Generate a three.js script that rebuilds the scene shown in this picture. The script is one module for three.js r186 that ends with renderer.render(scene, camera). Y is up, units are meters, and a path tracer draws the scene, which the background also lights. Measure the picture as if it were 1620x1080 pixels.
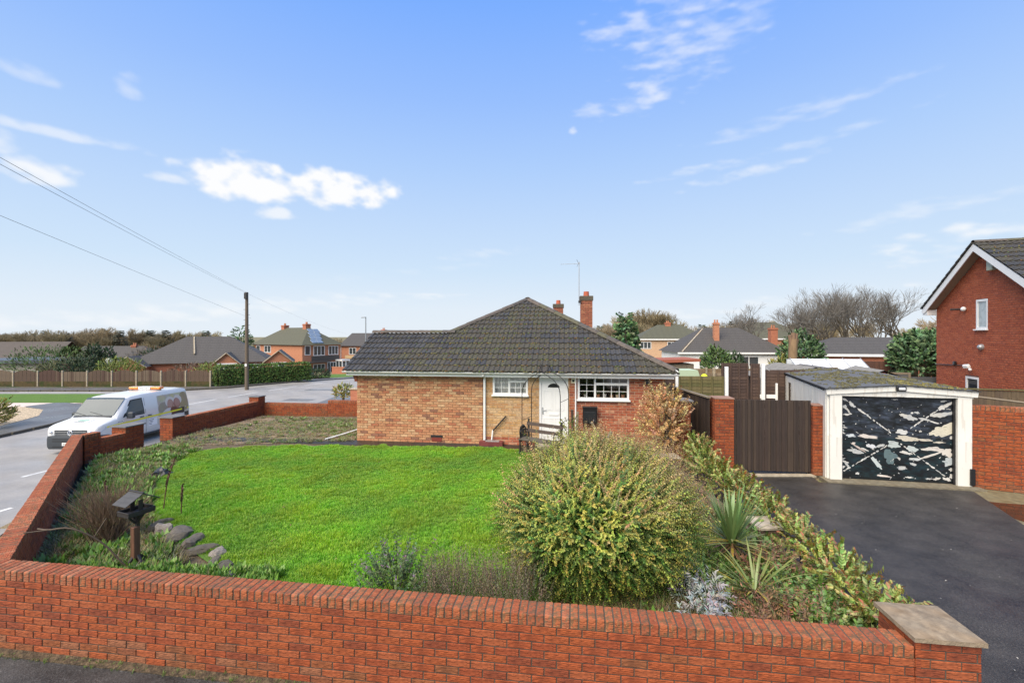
import * as THREE from 'three';
import { mergeGeometries, mergeVertices, toCreasedNormals } from 'three/addons/utils/BufferGeometryUtils.js';
import { RoundedBoxGeometry } from 'three/addons/geometries/RoundedBoxGeometry.js';
import { ConvexGeometry } from 'three/addons/geometries/ConvexGeometry.js';

// ---------------------------------------------------------------- camera, sky, sun, exposure
const scene = new THREE.Scene();
const camera = new THREE.PerspectiveCamera(73.74, 1.5, 0.1, 4000);
camera.position.set(0, 3.35, 0);
camera.setViewOffset(1620, 1080, 0, 10, 1620, 1080);   // level lens, shifted a little downwards
camera.updateProjectionMatrix(); camera.updateMatrixWorld();

const renderer = new THREE.WebGLRenderer({ antialias: true });
renderer.toneMapping = THREE.LinearToneMapping;
renderer.toneMappingExposure = 1.4;
renderer.shadowMap.enabled = true;

// deterministic noise
function mulberry(a) { return () => { a = (a + 0x6d2b79f5) | 0; let t = Math.imul(a ^ (a >>> 15), 1 | a); t = (t + Math.imul(t ^ (t >>> 7), 61 | t)) ^ t; return ((t ^ (t >>> 14)) >>> 0) / 4294967296; }; }
let rnd = mulberry(7);
const rr = (a, b) => a + (b - a) * rnd();
const lerp = (a, b, t) => a + (b - a) * t, clamp = (x, a = 0, b = 1) => Math.min(b, Math.max(a, x));
const smooth = (a, b, x) => { const t = clamp((x - a) / (b - a)); return t * t * (3 - 2 * t); };
function hash2(x, y, s) { let h = Math.imul(x, 374761393) + Math.imul(y, 668265263) + Math.imul(s, 974634777); h = Math.imul(h ^ (h >>> 13), 1274126177); return ((h ^ (h >>> 16)) >>> 0) / 4294967296; }
function vnoise(x, y, p, s) {           // value noise, repeats every p cells (p = 0: never)
  const xi = Math.floor(x), yi = Math.floor(y), fx = x - xi, fy = y - yi, u = fx * fx * (3 - 2 * fx), v = fy * fy * (3 - 2 * fy);
  const m = (n) => (p ? ((n % p) + p) % p : n);
  const a = hash2(m(xi), m(yi), s), b = hash2(m(xi + 1), m(yi), s), c = hash2(m(xi), m(yi + 1), s), d = hash2(m(xi + 1), m(yi + 1), s);
  return a + (b - a) * u + (c - a) * v + (a - b - c + d) * u * v;
}
function fbm(x, y, p = 0, s = 1, oct = 5) { let a = 0.5, t = 0, n = 0; for (let i = 0; i < oct; i++) { t += a * vnoise(x, y, p, s + i * 17); n += a; a *= 0.5; x *= 2; y *= 2; p *= 2; } return t / n; }

{ // the sky: blue, pale towards the horizon, a few small clouds (air and clouds only)
  const W = 3072, H = 1536, d = new Float32Array(W * H * 4);
  // elevation (degrees) -> linear radiance
  const stops = [[0, .80, .87, .94], [3, .77, .86, .95], [8, .63, .785, .96], [14, .53, .705, .97], [20, .425, .625, .98], [27, .315, .525, .99], [36, .205, .43, 1.0], [50, .16, .40, .93], [90, .13, .34, .84]];
  const at = (e) => { for (let i = 1; i < stops.length; i++) if (e <= stops[i][0]) { const a = stops[i - 1], b = stops[i], t = (e - a[0]) / (b[0] - a[0]); return [lerp(a[1], b[1], t), lerp(a[2], b[2], t), lerp(a[3], b[3], t)]; } return stops.at(-1).slice(1); };
  // clouds: azimuth (0 ahead, + right), elevation, half widths, strength, raggedness
  const blobs = [[-30.5, 15.9, 6.6, 2.8, 1.3, 0], [-21, 16.2, 7.6, 2.9, 1.3, 0], [-27.5, 13.2, 3, 1.0, .7, 0], [-46, 13.6, 3.6, 1.5, .85, 0], [-50, 15.6, 3, 1.6, .6, 0], [-37, 15.3, 2.6, .7, .6, 0], [-45, 17.4, 7, .7, .5, 0],
    [20, 31.5, 6, 4.5, .5, 1], [17, 27.5, 2.4, 2.2, .6, 1], [25, 31, 5, 2, .38, 1], [12.5, 26, 4, 1.0, .5, 1], [14, 33.5, 4, 2, .5, 1], [32, 22.3, 9, .9, .32, 1], [27, 17.5, 7, .6, .45, 1], [21, 18.5, 5, .5, .4, 1], [33, 19.6, 8, .6, .35, 1], [44, 8.4, 5, 1.7, .8, 1], [41, 11.5, 7, .8, .35, 1],
    [7.7, 24, .8, .6, .8, 0], [-47, 21.5, 3, .9, .35, 0], [-40, 22.5, 1.5, 1.5, .35, 0], [3, 4.2, 1.0, .9, .3, 1], [-3, 10.2, 6, .6, .25, 1], [-10, 8, 12, .5, .15, 1], [-40, 1.7, 40, 1.1, .5, 1], [20, 2.3, 20, .9, .4, 1], [46, 4.5, 8, 1.2, .6, 1]];
  for (let k = 0; k < 70; k++) { const z = hash2(k, 3, 5) * 250 + 56, e = 6 + 50 * hash2(k, 9, 5) ** 1.5; blobs.push([z > 180 ? z - 360 : z, e, 3 + 6 * hash2(k, 4, 5), .7 + 1.8 * hash2(k, 5, 5), .35 + .8 * hash2(k, 6, 5), k % 2]); }
  for (let k = 0; k < 10; k++) blobs.push([-50 + 100 * hash2(k, 13, 5), 38 + 35 * hash2(k, 19, 5), 6, 3, .6, 1]);
  for (let j = 0; j < H; j++) {
    const el = ((j + .5) / H - .5) * 180, base = at(Math.max(0, el));
    const near = el > -1 ? blobs.filter((b) => Math.abs(b[1] - el) < b[3] * 2.2 + 1) : [];
    for (let i = 0; i < W; i++) {
      const phi = ((i + .5) / W - .5) * 2 * Math.PI;            // atan2(z, x)
      let az = phi * 180 / Math.PI + 90; if (az > 180) az -= 360;  // 0 at -z, + to the right
      let c = 0;
      for (const b of near) {
        let dx = az - b[0]; if (dx > 180) dx -= 360; if (dx < -180) dx += 360;
        const k = Math.cos(el * Math.PI / 180); dx *= k;
        if (Math.abs(dx) > b[2] * 2.2) continue;
        const wx = b[5] ? 0.55 : 0.5, wy = b[5] ? 1.9 : 0.85;
        const n = fbm((az * k + 400) * wx + (b[5] ? el * .5 : 0), (el + 10) * wy, 0, 11, 6);
        const q = 1 - (dx / b[2]) ** 2 - ((el - b[1] + (b[5] ? dx * -.12 : 0)) / b[3]) ** 2 * (b[5] ? 1 : (el < b[1] ? 1.8 : .8));
        if (q < -1.4) continue;
        c = Math.max(c, clamp(b[4] * (b[5] ? smooth(.2, 1.5, q * .5 + (n - .5) * 2.0 + .3) : smooth(.12, .95, q * .85 + (n - .5) * 1.5))));
      }
      const o = (j * W + i) * 4, white = [1.0, 1.0, 1.0];
      for (let q = 0; q < 3; q++) d[o + q] = lerp(base[q], white[q], clamp(c) * .97) / 1.4;
      d[o + 3] = 1;
    }
  }
  const t = new THREE.DataTexture(d, W, H, THREE.RGBAFormat, THREE.FloatType);
  t.mapping = THREE.EquirectangularReflectionMapping; t.magFilter = t.minFilter = THREE.LinearFilter; t.wrapS = THREE.RepeatWrapping; t.needsUpdate = true;
  scene.background = t; scene.environment = t; scene.environmentIntensity = 1; scene.backgroundIntensity = 1;
}
const sun = new THREE.DirectionalLight(new THREE.Color().setRGB(1, .88, .70), 5);   // high and veiled: hardly any shadow edges in the photograph
sun.position.set(-25, 46, 20); sun.target.position.set(0, 0, -12); sun.castShadow = true; sun.shadow.radius = 110;
sun.shadow.mapSize.set(4096, 4096); Object.assign(sun.shadow.camera, { left: -60, right: 60, top: 60, bottom: -60, near: 1, far: 160 });
scene.add(sun, sun.target);

// ---------------------------------------------------------------- helpers
const lin = (r, g, b) => new THREE.Color().setRGB(r, g, b);
const taken = new Map();
function numbered(n) { const k = taken.get(n) ?? 0; taken.set(n, k + 1); return k ? `${n}_${String(k).padStart(3, '0')}` : n; }
function tag(o, label, category, group, kind) { if (label) o.userData.label = label; if (category) o.userData.category = category; if (group) o.userData.group = group; if (kind) o.userData.kind = kind; return o; }
// X to the right, Y up, Z away from the street (the camera stands at 0, 3.35, 0)
function thing(name, label, category, [X, Y, Z] = [0, 0, 0], turn = 0, group) {
  const o = new THREE.Group(); o.name = numbered(name); o.position.set(X, Y, -Z); o.rotation.y = turn; scene.add(o); o.updateMatrixWorld(true);
  return tag(o, label, category, group);
}
function part(name, geo, mat, parent, p, r, s) {
  const m = new THREE.Mesh(geo, mat); m.name = parent === scene ? numbered(name) : name; m.castShadow = m.receiveShadow = true;
  if (p) m.position.set(...p); if (r) m.rotation.set(...r); if (s) Array.isArray(s) ? m.scale.set(...s) : m.scale.setScalar(s);
  parent.add(m); return m;
}
const structure = (name, geo, mat, label) => tag(part(name, geo, mat, scene), label, undefined, undefined, 'structure');
function copies(name, geo, mat, parent, mats, colors) {   // very many small pieces nobody could count
  const m = new THREE.InstancedMesh(geo, mat, mats.length); m.name = parent === scene ? numbered(name) : name; m.castShadow = m.receiveShadow = true;
  mats.forEach((x, i) => m.setMatrixAt(i, x)); if (colors) colors.forEach((c, i) => m.setColorAt(i, c));
  m.userData.kind = 'stuff'; parent.add(m); return m;
}
const _e = new THREE.Euler(), _q = new THREE.Quaternion(), _s = new THREE.Vector3(), _p = new THREE.Vector3();
const mtx = (x, y, z, rx = 0, ry = 0, rz = 0, sx = 1, sy = sx, sz = sx) => new THREE.Matrix4().compose(_p.set(x, y, z), _q.setFromEuler(_e.set(rx, ry, rz, 'YXZ')), _s.set(sx, sy, sz));
const V = (x, y, z) => new THREE.Vector3(x, y, z);
function along(p, dir, roll = 0, s = 1) { const q = new THREE.Quaternion().setFromUnitVectors(V(0, 1, 0), dir.clone().normalize()); q.multiply(new THREE.Quaternion().setFromAxisAngle(V(0, 1, 0), roll)); return new THREE.Matrix4().compose(p, q, Array.isArray(s) ? V(...s) : V(s, s, s)); }

// geometry: everything non-indexed with position, normal, uv in metres (cube projection)
function uvm(g) {
  if (g.index) g = g.toNonIndexed();
  if (!g.attributes.normal) g.computeVertexNormals();
  const P = g.attributes.position, N = g.attributes.normal, uv = new Float32Array(P.count * 2), a = V(0, 0, 0), b = V(0, 0, 0), c = V(0, 0, 0);
  for (let i = 0; i < P.count; i += 3) {
    a.fromBufferAttribute(P, i); b.fromBufferAttribute(P, i + 1); c.fromBufferAttribute(P, i + 2);
    const n = b.clone().sub(a).cross(c.clone().sub(a)), x = Math.abs(n.x), y = Math.abs(n.y), z = Math.abs(n.z);
    [a, b, c].forEach((p, k) => { const o = (i + k) * 2; if (y >= x && y >= z) { uv[o] = p.x; uv[o + 1] = -p.z; } else if (x >= z) { uv[o] = -p.z; uv[o + 1] = p.y; } else { uv[o] = p.x; uv[o + 1] = p.y; } });
  }
  g.setAttribute('uv', new THREE.BufferAttribute(uv, 2)); return g;
}
function join(list, color = false) {
  const gs = list.map((g) => { g = g.index ? g.toNonIndexed() : g; const o = new THREE.BufferGeometry(); if (!g.attributes.uv) g = uvm(g); for (const k of color ? ['position', 'normal', 'uv', 'color'] : ['position', 'normal', 'uv']) o.setAttribute(k, g.attributes[k]); return o; });
  return gs.length === 1 ? gs[0] : mergeGeometries(gs);
}
function tint(g, c) { const n = g.attributes.position.count, a = new Float32Array(n * 3); for (let i = 0; i < n; i++) { a[i * 3] = c.r; a[i * 3 + 1] = c.g; a[i * 3 + 2] = c.b; } g.setAttribute('color', new THREE.BufferAttribute(a, 3)); return g; }
const bx = (w, h, d, x = 0, y = 0, z = 0) => uvm(new THREE.BoxGeometry(w, h, d).translate(x, y, z));
const bb = (x0, x1, y0, y1, z0, z1) => bx(x1 - x0, y1 - y0, z1 - z0, (x0 + x1) / 2, (y0 + y1) / 2, (z0 + z1) / 2);
const rb = (w, h, d, r, x = 0, y = 0, z = 0, seg = 1) => uvm(new RoundedBoxGeometry(w, h, d, seg, r).translate(x, y, z));
function rod(a, b, r0, r1 = r0, seg = 8) {
  const A = V(...a), B = V(...b), d = B.clone().sub(A), g = new THREE.CylinderGeometry(r1, r0, d.length(), seg, 1);
  g.applyMatrix4(along(A.clone().addScaledVector(d, .5), d)); return g.toNonIndexed();
}
const tube = (pts, r, seg = 24, rad = 6) => new THREE.TubeGeometry(new THREE.CatmullRomCurve3(pts.map((p) => V(...p))), seg, r, rad, false).toNonIndexed();
function extr(pts, depth, bevel = 0, holes) { const s = new THREE.Shape(pts.map((p) => new THREE.Vector2(...p))); (holes ?? []).forEach((h) => s.holes.push(new THREE.Path(h.map((p) => new THREE.Vector2(...p))))); return uvm(new THREE.ExtrudeGeometry(s, { depth, bevelEnabled: bevel > 0, bevelSize: bevel, bevelThickness: bevel, bevelSegments: 1 })); }
function sheet(poly, y = 0, h) {   // a flat polygon given in X, Z; h(X, Z) optional height
  const g = new THREE.ShapeGeometry(new THREE.Shape(poly.map(([x, z]) => new THREE.Vector2(x, z)))); g.rotateX(-Math.PI / 2); g.translate(0, y, 0); return uvm(g);
}
function slab(poly, y0, y1) { return extr(poly, y1 - y0).rotateX(-Math.PI / 2).translate(0, y0, 0); }
function grid(x0, x1, z0, z1, nx, nz, h) {   // height field over X, Z
  const g = new THREE.PlaneGeometry(1, 1, nx, nz); g.rotateX(-Math.PI / 2); const P = g.attributes.position, U = g.attributes.uv;
  for (let i = 0; i < P.count; i++) { const X = lerp(x0, x1, P.getX(i) + .5), Z = lerp(z0, z1, .5 - P.getZ(i)); P.setXYZ(i, X, h(X, Z), -Z); U.setXY(i, X, Z); }
  g.computeVertexNormals(); return g;
}
const inside = (poly, x, z) => { let r = false; for (let i = 0, j = poly.length - 1; i < poly.length; j = i++) { const [a, b] = poly[i], [c, e] = poly[j]; if ((b > z) !== (e > z) && x < (c - a) * (z - b) / (e - b) + a) r = !r; } return r; };
function smoothPoly(pts, n = 8) { return new THREE.CatmullRomCurve3(pts.map(([x, z]) => V(x, 0, z)), true).getPoints(pts.length * n).slice(0, -1).map((p) => [p.x, p.z]); }

// textures: one tile of a computed pattern, `size` metres across (uv are metres)
function tex(n, size, f, { srgb = false, sizeY = size } = {}) {
  const d = new Uint8Array(n * n * 4);
  for (let j = 0; j < n; j++) for (let i = 0; i < n; i++) { const c = f(i / n, j / n, i, j), o = (j * n + i) * 4, q = Array.isArray(c) ? c : [c, c, c]; for (let k = 0; k < 3; k++) d[o + k] = clamp(srgb ? q[k] ** (1 / 2.2) : q[k]) * 255; d[o + 3] = 255; }
  const t = new THREE.DataTexture(d, n, n); t.wrapS = t.wrapT = THREE.RepeatWrapping; t.magFilter = t.minFilter = THREE.LinearFilter; if (srgb) t.colorSpace = THREE.SRGBColorSpace; t.repeat.set(1 / size, 1 / sizeY); t.needsUpdate = true; return t;
}
const retile = (t, sx, sy = sx) => { const c = t.clone(); c.repeat.set(1 / sx, 1 / sy); c.needsUpdate = true; return c; };
function mat(color, rough = .85, o = {}) { const K = o.transmission || o.clearcoat || o.sheen ? THREE.MeshPhysicalMaterial : THREE.MeshStandardMaterial; return new K({ color: Array.isArray(color) ? lin(...color) : color, roughness: rough, ...o }); }
function canvasTex(w, h, draw) { const c = document.createElement('canvas'); c.width = w; c.height = h; draw(c.getContext('2d'), w, h); const t = new THREE.CanvasTexture(c); t.colorSpace = THREE.SRGBColorSpace; t.magFilter = t.minFilter = THREE.LinearFilter; return t; }

const T = {};
T.mottle = tex(256, .7, (u, v) => .55 + .45 * fbm(u * 6, v * 6, 6, 3, 5) * 1.6, { srgb: true });            // neutral mottling to multiply a colour with
T.grit = tex(256, .25, (u, v) => { const n = fbm(u * 32, v * 32, 32, 8, 3), m = fbm(u * 5, v * 5, 5, 21, 3); return .35 + .75 * n + .5 * (m - .5); }, { srgb: true });
T.fine = tex(256, .3, (u, v) => fbm(u * 24, v * 24, 24, 5, 4));
T.drag = tex(256, .43, (u, v) => { const n = fbm(u * 14, v * 46, 0, 31, 3) * .6 + .4 * vnoise(u * 10, v * 64, 0, 5); return n > .55 ? .75 + n * .25 : n; });  // dragged face of the bricks
T.brickC = tex(256, .43, (u, v) => { const n = fbm(u * 9, v * 22, 0, 41, 4), s = vnoise(u * 60, v * 60, 0, 9); const q = .42 + .85 * n; return [q + (s > .94 ? .4 : 0), q + (s > .94 ? .6 : 0), q + (s > .94 ? .6 : 0)]; }, { srgb: true });
T.wood = tex(256, .8, (u, v) => { const n = fbm(u * 40, v * 3, 0, 51, 4), k = fbm(u * 8, v * 2, 0, 61, 3); return .45 + .5 * n + .35 * k; }, { srgb: true });
T.woodB = tex(256, .8, (u, v) => fbm(u * 48, v * 3, 0, 52, 4));
T.asphalt = tex(512, 1.2, (u, v) => { const n = vnoise(u * 150, v * 150, 150, 4), m = fbm(u * 4, v * 4, 4, 6, 4), s = vnoise(u * 128, v * 128, 128, 77); const b = .020 + .055 * n * n + .05 * (m - .45); const k = s > .93 ? .12 : 0; return [b * 1.04 + k, b + k, b * .98 + k]; }, { srgb: true });
T.road = tex(512, 3, (u, v) => { const n = vnoise(u * 200, v * 200, 200, 4), m = fbm(u * 5, v * 5, 5, 16, 5); const b = .27 + .08 * (n - .5) + .10 * (m - .5); return [b * 1.06, b, b * .92]; }, { srgb: true });
T.wet = tex(256, 5, (u, v) => clamp(.55 + 1.1 * (fbm(u * 6, v * 6, 6, 91, 5) - .35)));
T.soil = tex(256, 1.1, (u, v) => { const n = fbm(u * 18, v * 18, 18, 71, 5), m = fbm(u * 4, v * 4, 4, 72, 3); return [.05 + .10 * n + .03 * m, .035 + .07 * n + .03 * m, .022 + .045 * n]; }, { srgb: true });
T.turf = tex(256, 1.7, (u, v) => { const n = fbm(u * 40, v * 40, 40, 81, 3), m = fbm(u * 5, v * 5, 5, 82, 4); return [.03 + .06 * n + .05 * m, .07 + .13 * n + .07 * m, .008 + .015 * n]; }, { srgb: true });
T.rough = tex(512, 4.1, (u, v) => { const n = fbm(u * 40, v * 40, 40, 85, 4), m = smooth(.42, .6, fbm(u * 6, v * 6, 6, 86, 4)); return [lerp(.20, .09, m) * (.5 + n), lerp(.155, .13, m) * (.5 + n), lerp(.09, .025, m) * (.5 + n)]; }, { srgb: true });
T.gravel = tex(512, 1.5, (u, v) => { const n = vnoise(u * 50, v * 50, 50, 87), k = vnoise(u * 90, v * 90, 90, 88); const b = .14 + .55 * n * k + .12 * n; return [b * 1.15, b * .95, b * .7]; }, { srgb: true });
T.stone = tex(256, .6, (u, v) => { const n = fbm(u * 7, v * 7, 7, 95, 5), s = fbm(u * 3, v * 3, 3, 96, 4); return [.22 + .30 * n + .06 * s, .20 + .27 * n, .165 + .21 * n - .05 * s]; }, { srgb: true });
T.tile = tex(256, .6, (u, v) => { const n = fbm(u * 8, v * 8, 8, 101, 5), g = fbm(u * 40, v * 40, 40, 102, 2); return .35 + .7 * n + .3 * g; }, { srgb: true });
T.paint = tex(256, 2.3, (u, v) => { const n = fbm(u * 5, v * 3, 0, 111, 5), k = fbm(u * 40, v * 6, 0, 112, 3); return [.86 + .16 * n - .10 * (k > .66 ? 1 : 0), .86 + .16 * n - .12 * (k > .66 ? 1 : 0), .84 + .16 * n - .14 * (k > .66 ? 1 : 0)]; }, { srgb: true });

const M = {
  mortar: mat([.085, .070, .052], .95, { map: retile(T.mottle, .3), bumpMap: T.fine, bumpScale: .004 }),
  mortarPale: mat([.46, .36, .25], .95, { map: retile(T.mottle, .3) }),
  asphalt: mat([1, 1, 1], .8, { map: T.asphalt, bumpMap: retile(T.fine, .12), bumpScale: .004, roughnessMap: T.wet }),
  road: mat([1, 1, 1], .75, { map: T.road, roughnessMap: retile(T.wet, 7), bumpMap: retile(T.fine, .3), bumpScale: .003 }),
  kerb: mat([.2, .2, .2], .8, { map: T.stone }),
  paintLine: mat([.62, .62, .60], .6, { map: retile(T.mottle, .5) }),
  soil: mat([1, 1, 1], 1, { map: T.soil, bumpMap: retile(T.fine, .5), bumpScale: .03 }),
  turf: mat([1, 1, 1], 1, { map: T.turf, bumpMap: retile(T.fine, .3), bumpScale: .02 }),
  roughG: mat([1, 1, 1], 1, { map: T.rough, bumpMap: retile(T.fine, .4), bumpScale: .03 }),
  gravel: mat([1, 1, 1], .95, { map: T.gravel, bumpMap: retile(T.fine, .4), bumpScale: .02 }),
  stone: mat([1, 1, 1], .85, { map: T.stone, bumpMap: retile(T.fine, .2), bumpScale: .004 }),
  concrete: mat([.85, .85, .82], .85, { map: T.stone, bumpMap: T.fine, bumpScale: .003 }),
  upvc: mat([.76, .76, .75], .32),
  white: mat([.70, .69, .66], .6, { map: T.paint }),
  pane: mat([1, 1, 1], .02, { transmission: 1, thickness: 0, ior: 1.5 }),
  dark: mat([.012, .012, .013], .6),
  black: mat([.012, .012, .014], .35),
  iron: mat([.018, .017, .017], .55),
  steel: mat([.42, .43, .44], .45, { metalness: .6 }),
  woodBrown: mat([.085, .05, .033], .8, { map: T.wood, bumpMap: T.woodB, bumpScale: .003 }),
  woodDark: mat([.05, .03, .022], .75, { map: T.wood, bumpMap: T.woodB, bumpScale: .003 }),
  woodGrey: mat([.22, .18, .13], .9, { map: T.wood, bumpMap: T.woodB, bumpScale: .003 }),
  bark: mat([.075, .06, .045], .95, { map: retile(T.mottle, .4), bumpMap: retile(T.fine, .2), bumpScale: .01 }),
  twig: mat([.11, .085, .06], .95),
};
const leafMat = (c, o = {}) => mat(c, .62, { side: THREE.DoubleSide, transmission: .25, thickness: 0, ...o });

// bricks ------------------------------------------------------------------------------------------
// every brick is a chamfered block; the ones that show largest are meshes of their own, the rest one joined part
const brickGeo = new Map();
function brick(L, H, D, v = 0) {   // v: one of a few variants with worn, uneven arrises
  const key = `${L.toFixed(3)},${H.toFixed(3)},${D.toFixed(3)},${v}`, c = .004, R = mulberry(v * 31 + 5), j = () => (R() - .3) * .0055;
  if (!brickGeo.has(key)) {
    const x = L / 2, y = H / 2, q = [];
    const f = [[-x + c + j(), -y + c + j() * .6, 0], [x - c - j(), -y + c + j() * .6, -j() * .4], [x - c - j(), y - c - j() * .6, 0], [-x + c + j(), y - c - j() * .6, -j() * .4]], m = [[-x, -y, -c], [x, -y, -c], [x, y, -c], [-x, y, -c]], b = m.map((p) => [p[0], p[1], -D]);
    const quad = (a, b2, c2, d) => q.push(...a, ...b2, ...c2, ...a, ...c2, ...d);
    quad(...f); for (let i = 0; i < 4; i++) { const k = (i + 1) % 4; quad(m[i], m[k], f[k], f[i]); quad(b[i], b[k], m[k], m[i]); }
    const g = new THREE.BufferGeometry(); g.setAttribute('position', new THREE.Float32BufferAttribute(q, 3)); g.computeVertexNormals(); brickGeo.set(key, uvm(g));
  }
  return brickGeo.get(key);
}
const variants = [0, 1, 2, 3].map((k) => { const a = T.brickC.clone(), b = T.drag.clone(); a.offset.set(k * .27, k * .41); b.offset.set(k * .27, k * .41); return [a, b]; });
function brickSet(palette, { bump = .004, rough = .9 } = {}) {   // palette: linear colours, with weights by repetition
  return { palette, mats: palette.map((c, i) => { const [a, b] = variants[i % 4]; return mat(c, rough, { map: a, bumpMap: b, bumpScale: bump }); }), joined: mat([1, 1, 1], rough, { vertexColors: true, map: variants[0][0], bumpMap: variants[0][1], bumpScale: bump }) };
}
const sizeInView = (w) => { const p = w.clone().project(camera), d = w.distanceTo(camera.position), out = Math.max(0, Math.abs(p.x) - 1, Math.abs(p.y) - 1); return (p.z < 1 ? 1 : .01) / d / (1 + 40 * out); };
// faces: [{ ox, oz, ry, x0, x1, y0, y1, holes, top, L, H, J, bond }] in the axes of `parent`
function bricks(parent, set, faces, { most = 300, name = 'brick', D = .035, seed = 1, jit = .0025 } = {}) {
  const R = mulberry(seed * 977 + 13), list = [];
  for (const f of faces) {
    const { ox = 0, oz = 0, ry = 0, x0, x1, y0, y1, holes = [], top, bot, L = .215, H = .065, J = .01, bond = .5, z = 0, s = set } = f, n = Math.max(1, Math.round((y1 - y0) / (H + J)));
    for (let r = 0; r < n; r++) {
      const ya = y0 + r * (y1 - y0) / n + J / 2, yb = ya + (y1 - y0) / n - J;
      for (let x = x0 - (r % 2 ? bond : 0) * (L + J); x < x1 - .01; x += L + J) {
        let parts = [[Math.max(x, x0) , Math.min(x + L, x1)]];
        for (const [hx0, hx1, hy0, hy1] of holes) if (yb > hy0 + .02 && ya < hy1 - .02) parts = parts.flatMap(([a, b]) => (b <= hx0 || a >= hx1 ? [[a, b]] : [[a, Math.min(b, hx0)], [Math.max(a, hx1), b]]).filter(([c, d]) => d - c > .012));
        for (const [a, b] of parts) {
          if (b - a < .012) continue;
          const xc = (a + b) / 2, yc = (ya + yb) / 2;
          if (top && yb > top(xc) + .02) continue; if (bot && yc < bot(xc)) continue;
          const out = z + (R() - .5) * 2 * jit, worn = s.worn && R() < (r === 0 ? .75 : r === 1 ? .42 : r === 2 ? .16 : .02) ? s.worn : s, k = Math.floor(R() * worn.palette.length);
          list.push({ v: Math.floor(R() * 4), L: Math.round((b - a) * 200) / 200, H: yb - ya, k, s: worn, x: ox + Math.cos(ry) * xc + Math.sin(ry) * out, y: yc, z: oz - Math.sin(ry) * xc + Math.cos(ry) * out, ry, rz: (R() - .5) * .008 });
        }
      }
    }
  }
  return placePieces(parent, list, name, most, (b) => brick(b.L, b.H, D, b.v));
}
function placePieces(parent, list, name, most, geoOf, stuffName = name + '_rows') {
  parent.updateWorldMatrix(true, false); const w = V(0, 0, 0);
  for (const b of list) b.size = sizeInView(parent.localToWorld(w.set(b.x, b.y, b.z)));
  list.sort((a, b) => b.size - a.size);
  const rest = new Map();
  list.forEach((b, i) => {
    const g = geoOf(b);
    if (i < most) { const m = part(name, g, b.s.mats[b.k], parent, [b.x, b.y, b.z]); if (b.q) m.quaternion.copy(b.q); else m.rotation.set(b.rx ?? 0, b.ry ?? 0, b.rz ?? 0, 'YXZ'); }
    else {
      const c = g.clone(), m4 = new THREE.Matrix4().compose(V(b.x, b.y, b.z), b.q ?? new THREE.Quaternion().setFromEuler(new THREE.Euler(b.rx ?? 0, b.ry ?? 0, b.rz ?? 0, 'YXZ')), V(1, 1, 1));
      c.applyMatrix4(m4); const p = b.s.palette[b.k]; tint(c, lin(...p)); const uv = c.attributes.uv; const du = (i % 13) * .071, dv = (i % 7) * .13; for (let j = 0; j < uv.count; j++) uv.setXY(j, uv.getX(j) + du, uv.getY(j) + dv);
      if (!rest.has(b.s)) rest.set(b.s, []); rest.get(b.s).push(c);
    }
  });
  for (const [s, gs] of rest) part(stuffName, join(gs, true), s.joined, parent).userData.kind = 'stuff';
}
const BR = {
  rust: brickSet([[.31, .068, .017], [.295, .062, .016], [.325, .074, .019], [.27, .056, .016], [.31, .070, .017], [.30, .064, .018], [.23, .050, .017], [.32, .080, .025]], { bump: .006 }),
  mixed: brickSet([[.52, .26, .13], [.50, .23, .115], [.55, .31, .16], [.46, .19, .095], [.53, .28, .14], [.57, .36, .20], [.42, .155, .08], [.50, .24, .12], [.28, .13, .08], [.55, .30, .155], [.49, .22, .11], [.53, .28, .145], [.56, .33, .18], [.51, .25, .125]], { bump: .003 }),
  buff: brickSet([[.58, .36, .17], [.54, .31, .13], [.60, .40, .22], [.50, .27, .12], [.57, .35, .18], [.52, .33, .18]], { bump: .003 }),
  orange: brickSet([[.44, .14, .07], [.40, .115, .055], [.47, .17, .09], [.36, .10, .05], [.42, .13, .06], [.50, .24, .14], [.38, .11, .06], [.27, .085, .05]], { bump: .003 }),
  house: brickSet([[.42, .100, .040], [.385, .088, .036], [.45, .115, .048], [.36, .082, .036], [.41, .096, .038], [.43, .110, .050]], { bump: .003 }),
  far: brickSet([[.36, .13, .07], [.32, .11, .06], [.40, .16, .085], [.30, .095, .055]], { bump: .002 }),
};
const cbCache = new Map();
function cb(w, h, d, c = .006) {        // a block with all edges chamfered (44 triangles), shared between alike pieces
  const key = [w, h, d, c].map((x) => x.toFixed(4)).join();
  if (!cbCache.has(key)) { const p = []; for (const i of [-1, 1]) for (const j of [-1, 1]) for (const k of [-1, 1]) { p.push(V(i * w / 2, j * (h / 2 - c), k * (d / 2 - c)), V(i * (w / 2 - c), j * h / 2, k * (d / 2 - c)), V(i * (w / 2 - c), j * (h / 2 - c), k * d / 2)); } cbCache.set(key, uvm(new ConvexGeometry(p))); }
  return cbCache.get(key);
}
BR.rust.worn = brickSet([[.26, .080, .026], [.23, .076, .027], [.27, .078, .024], [.22, .070, .028], [.27, .10, .045]], { bump: .007 });   // mossy, salt stained bricks of the lowest courses

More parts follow.
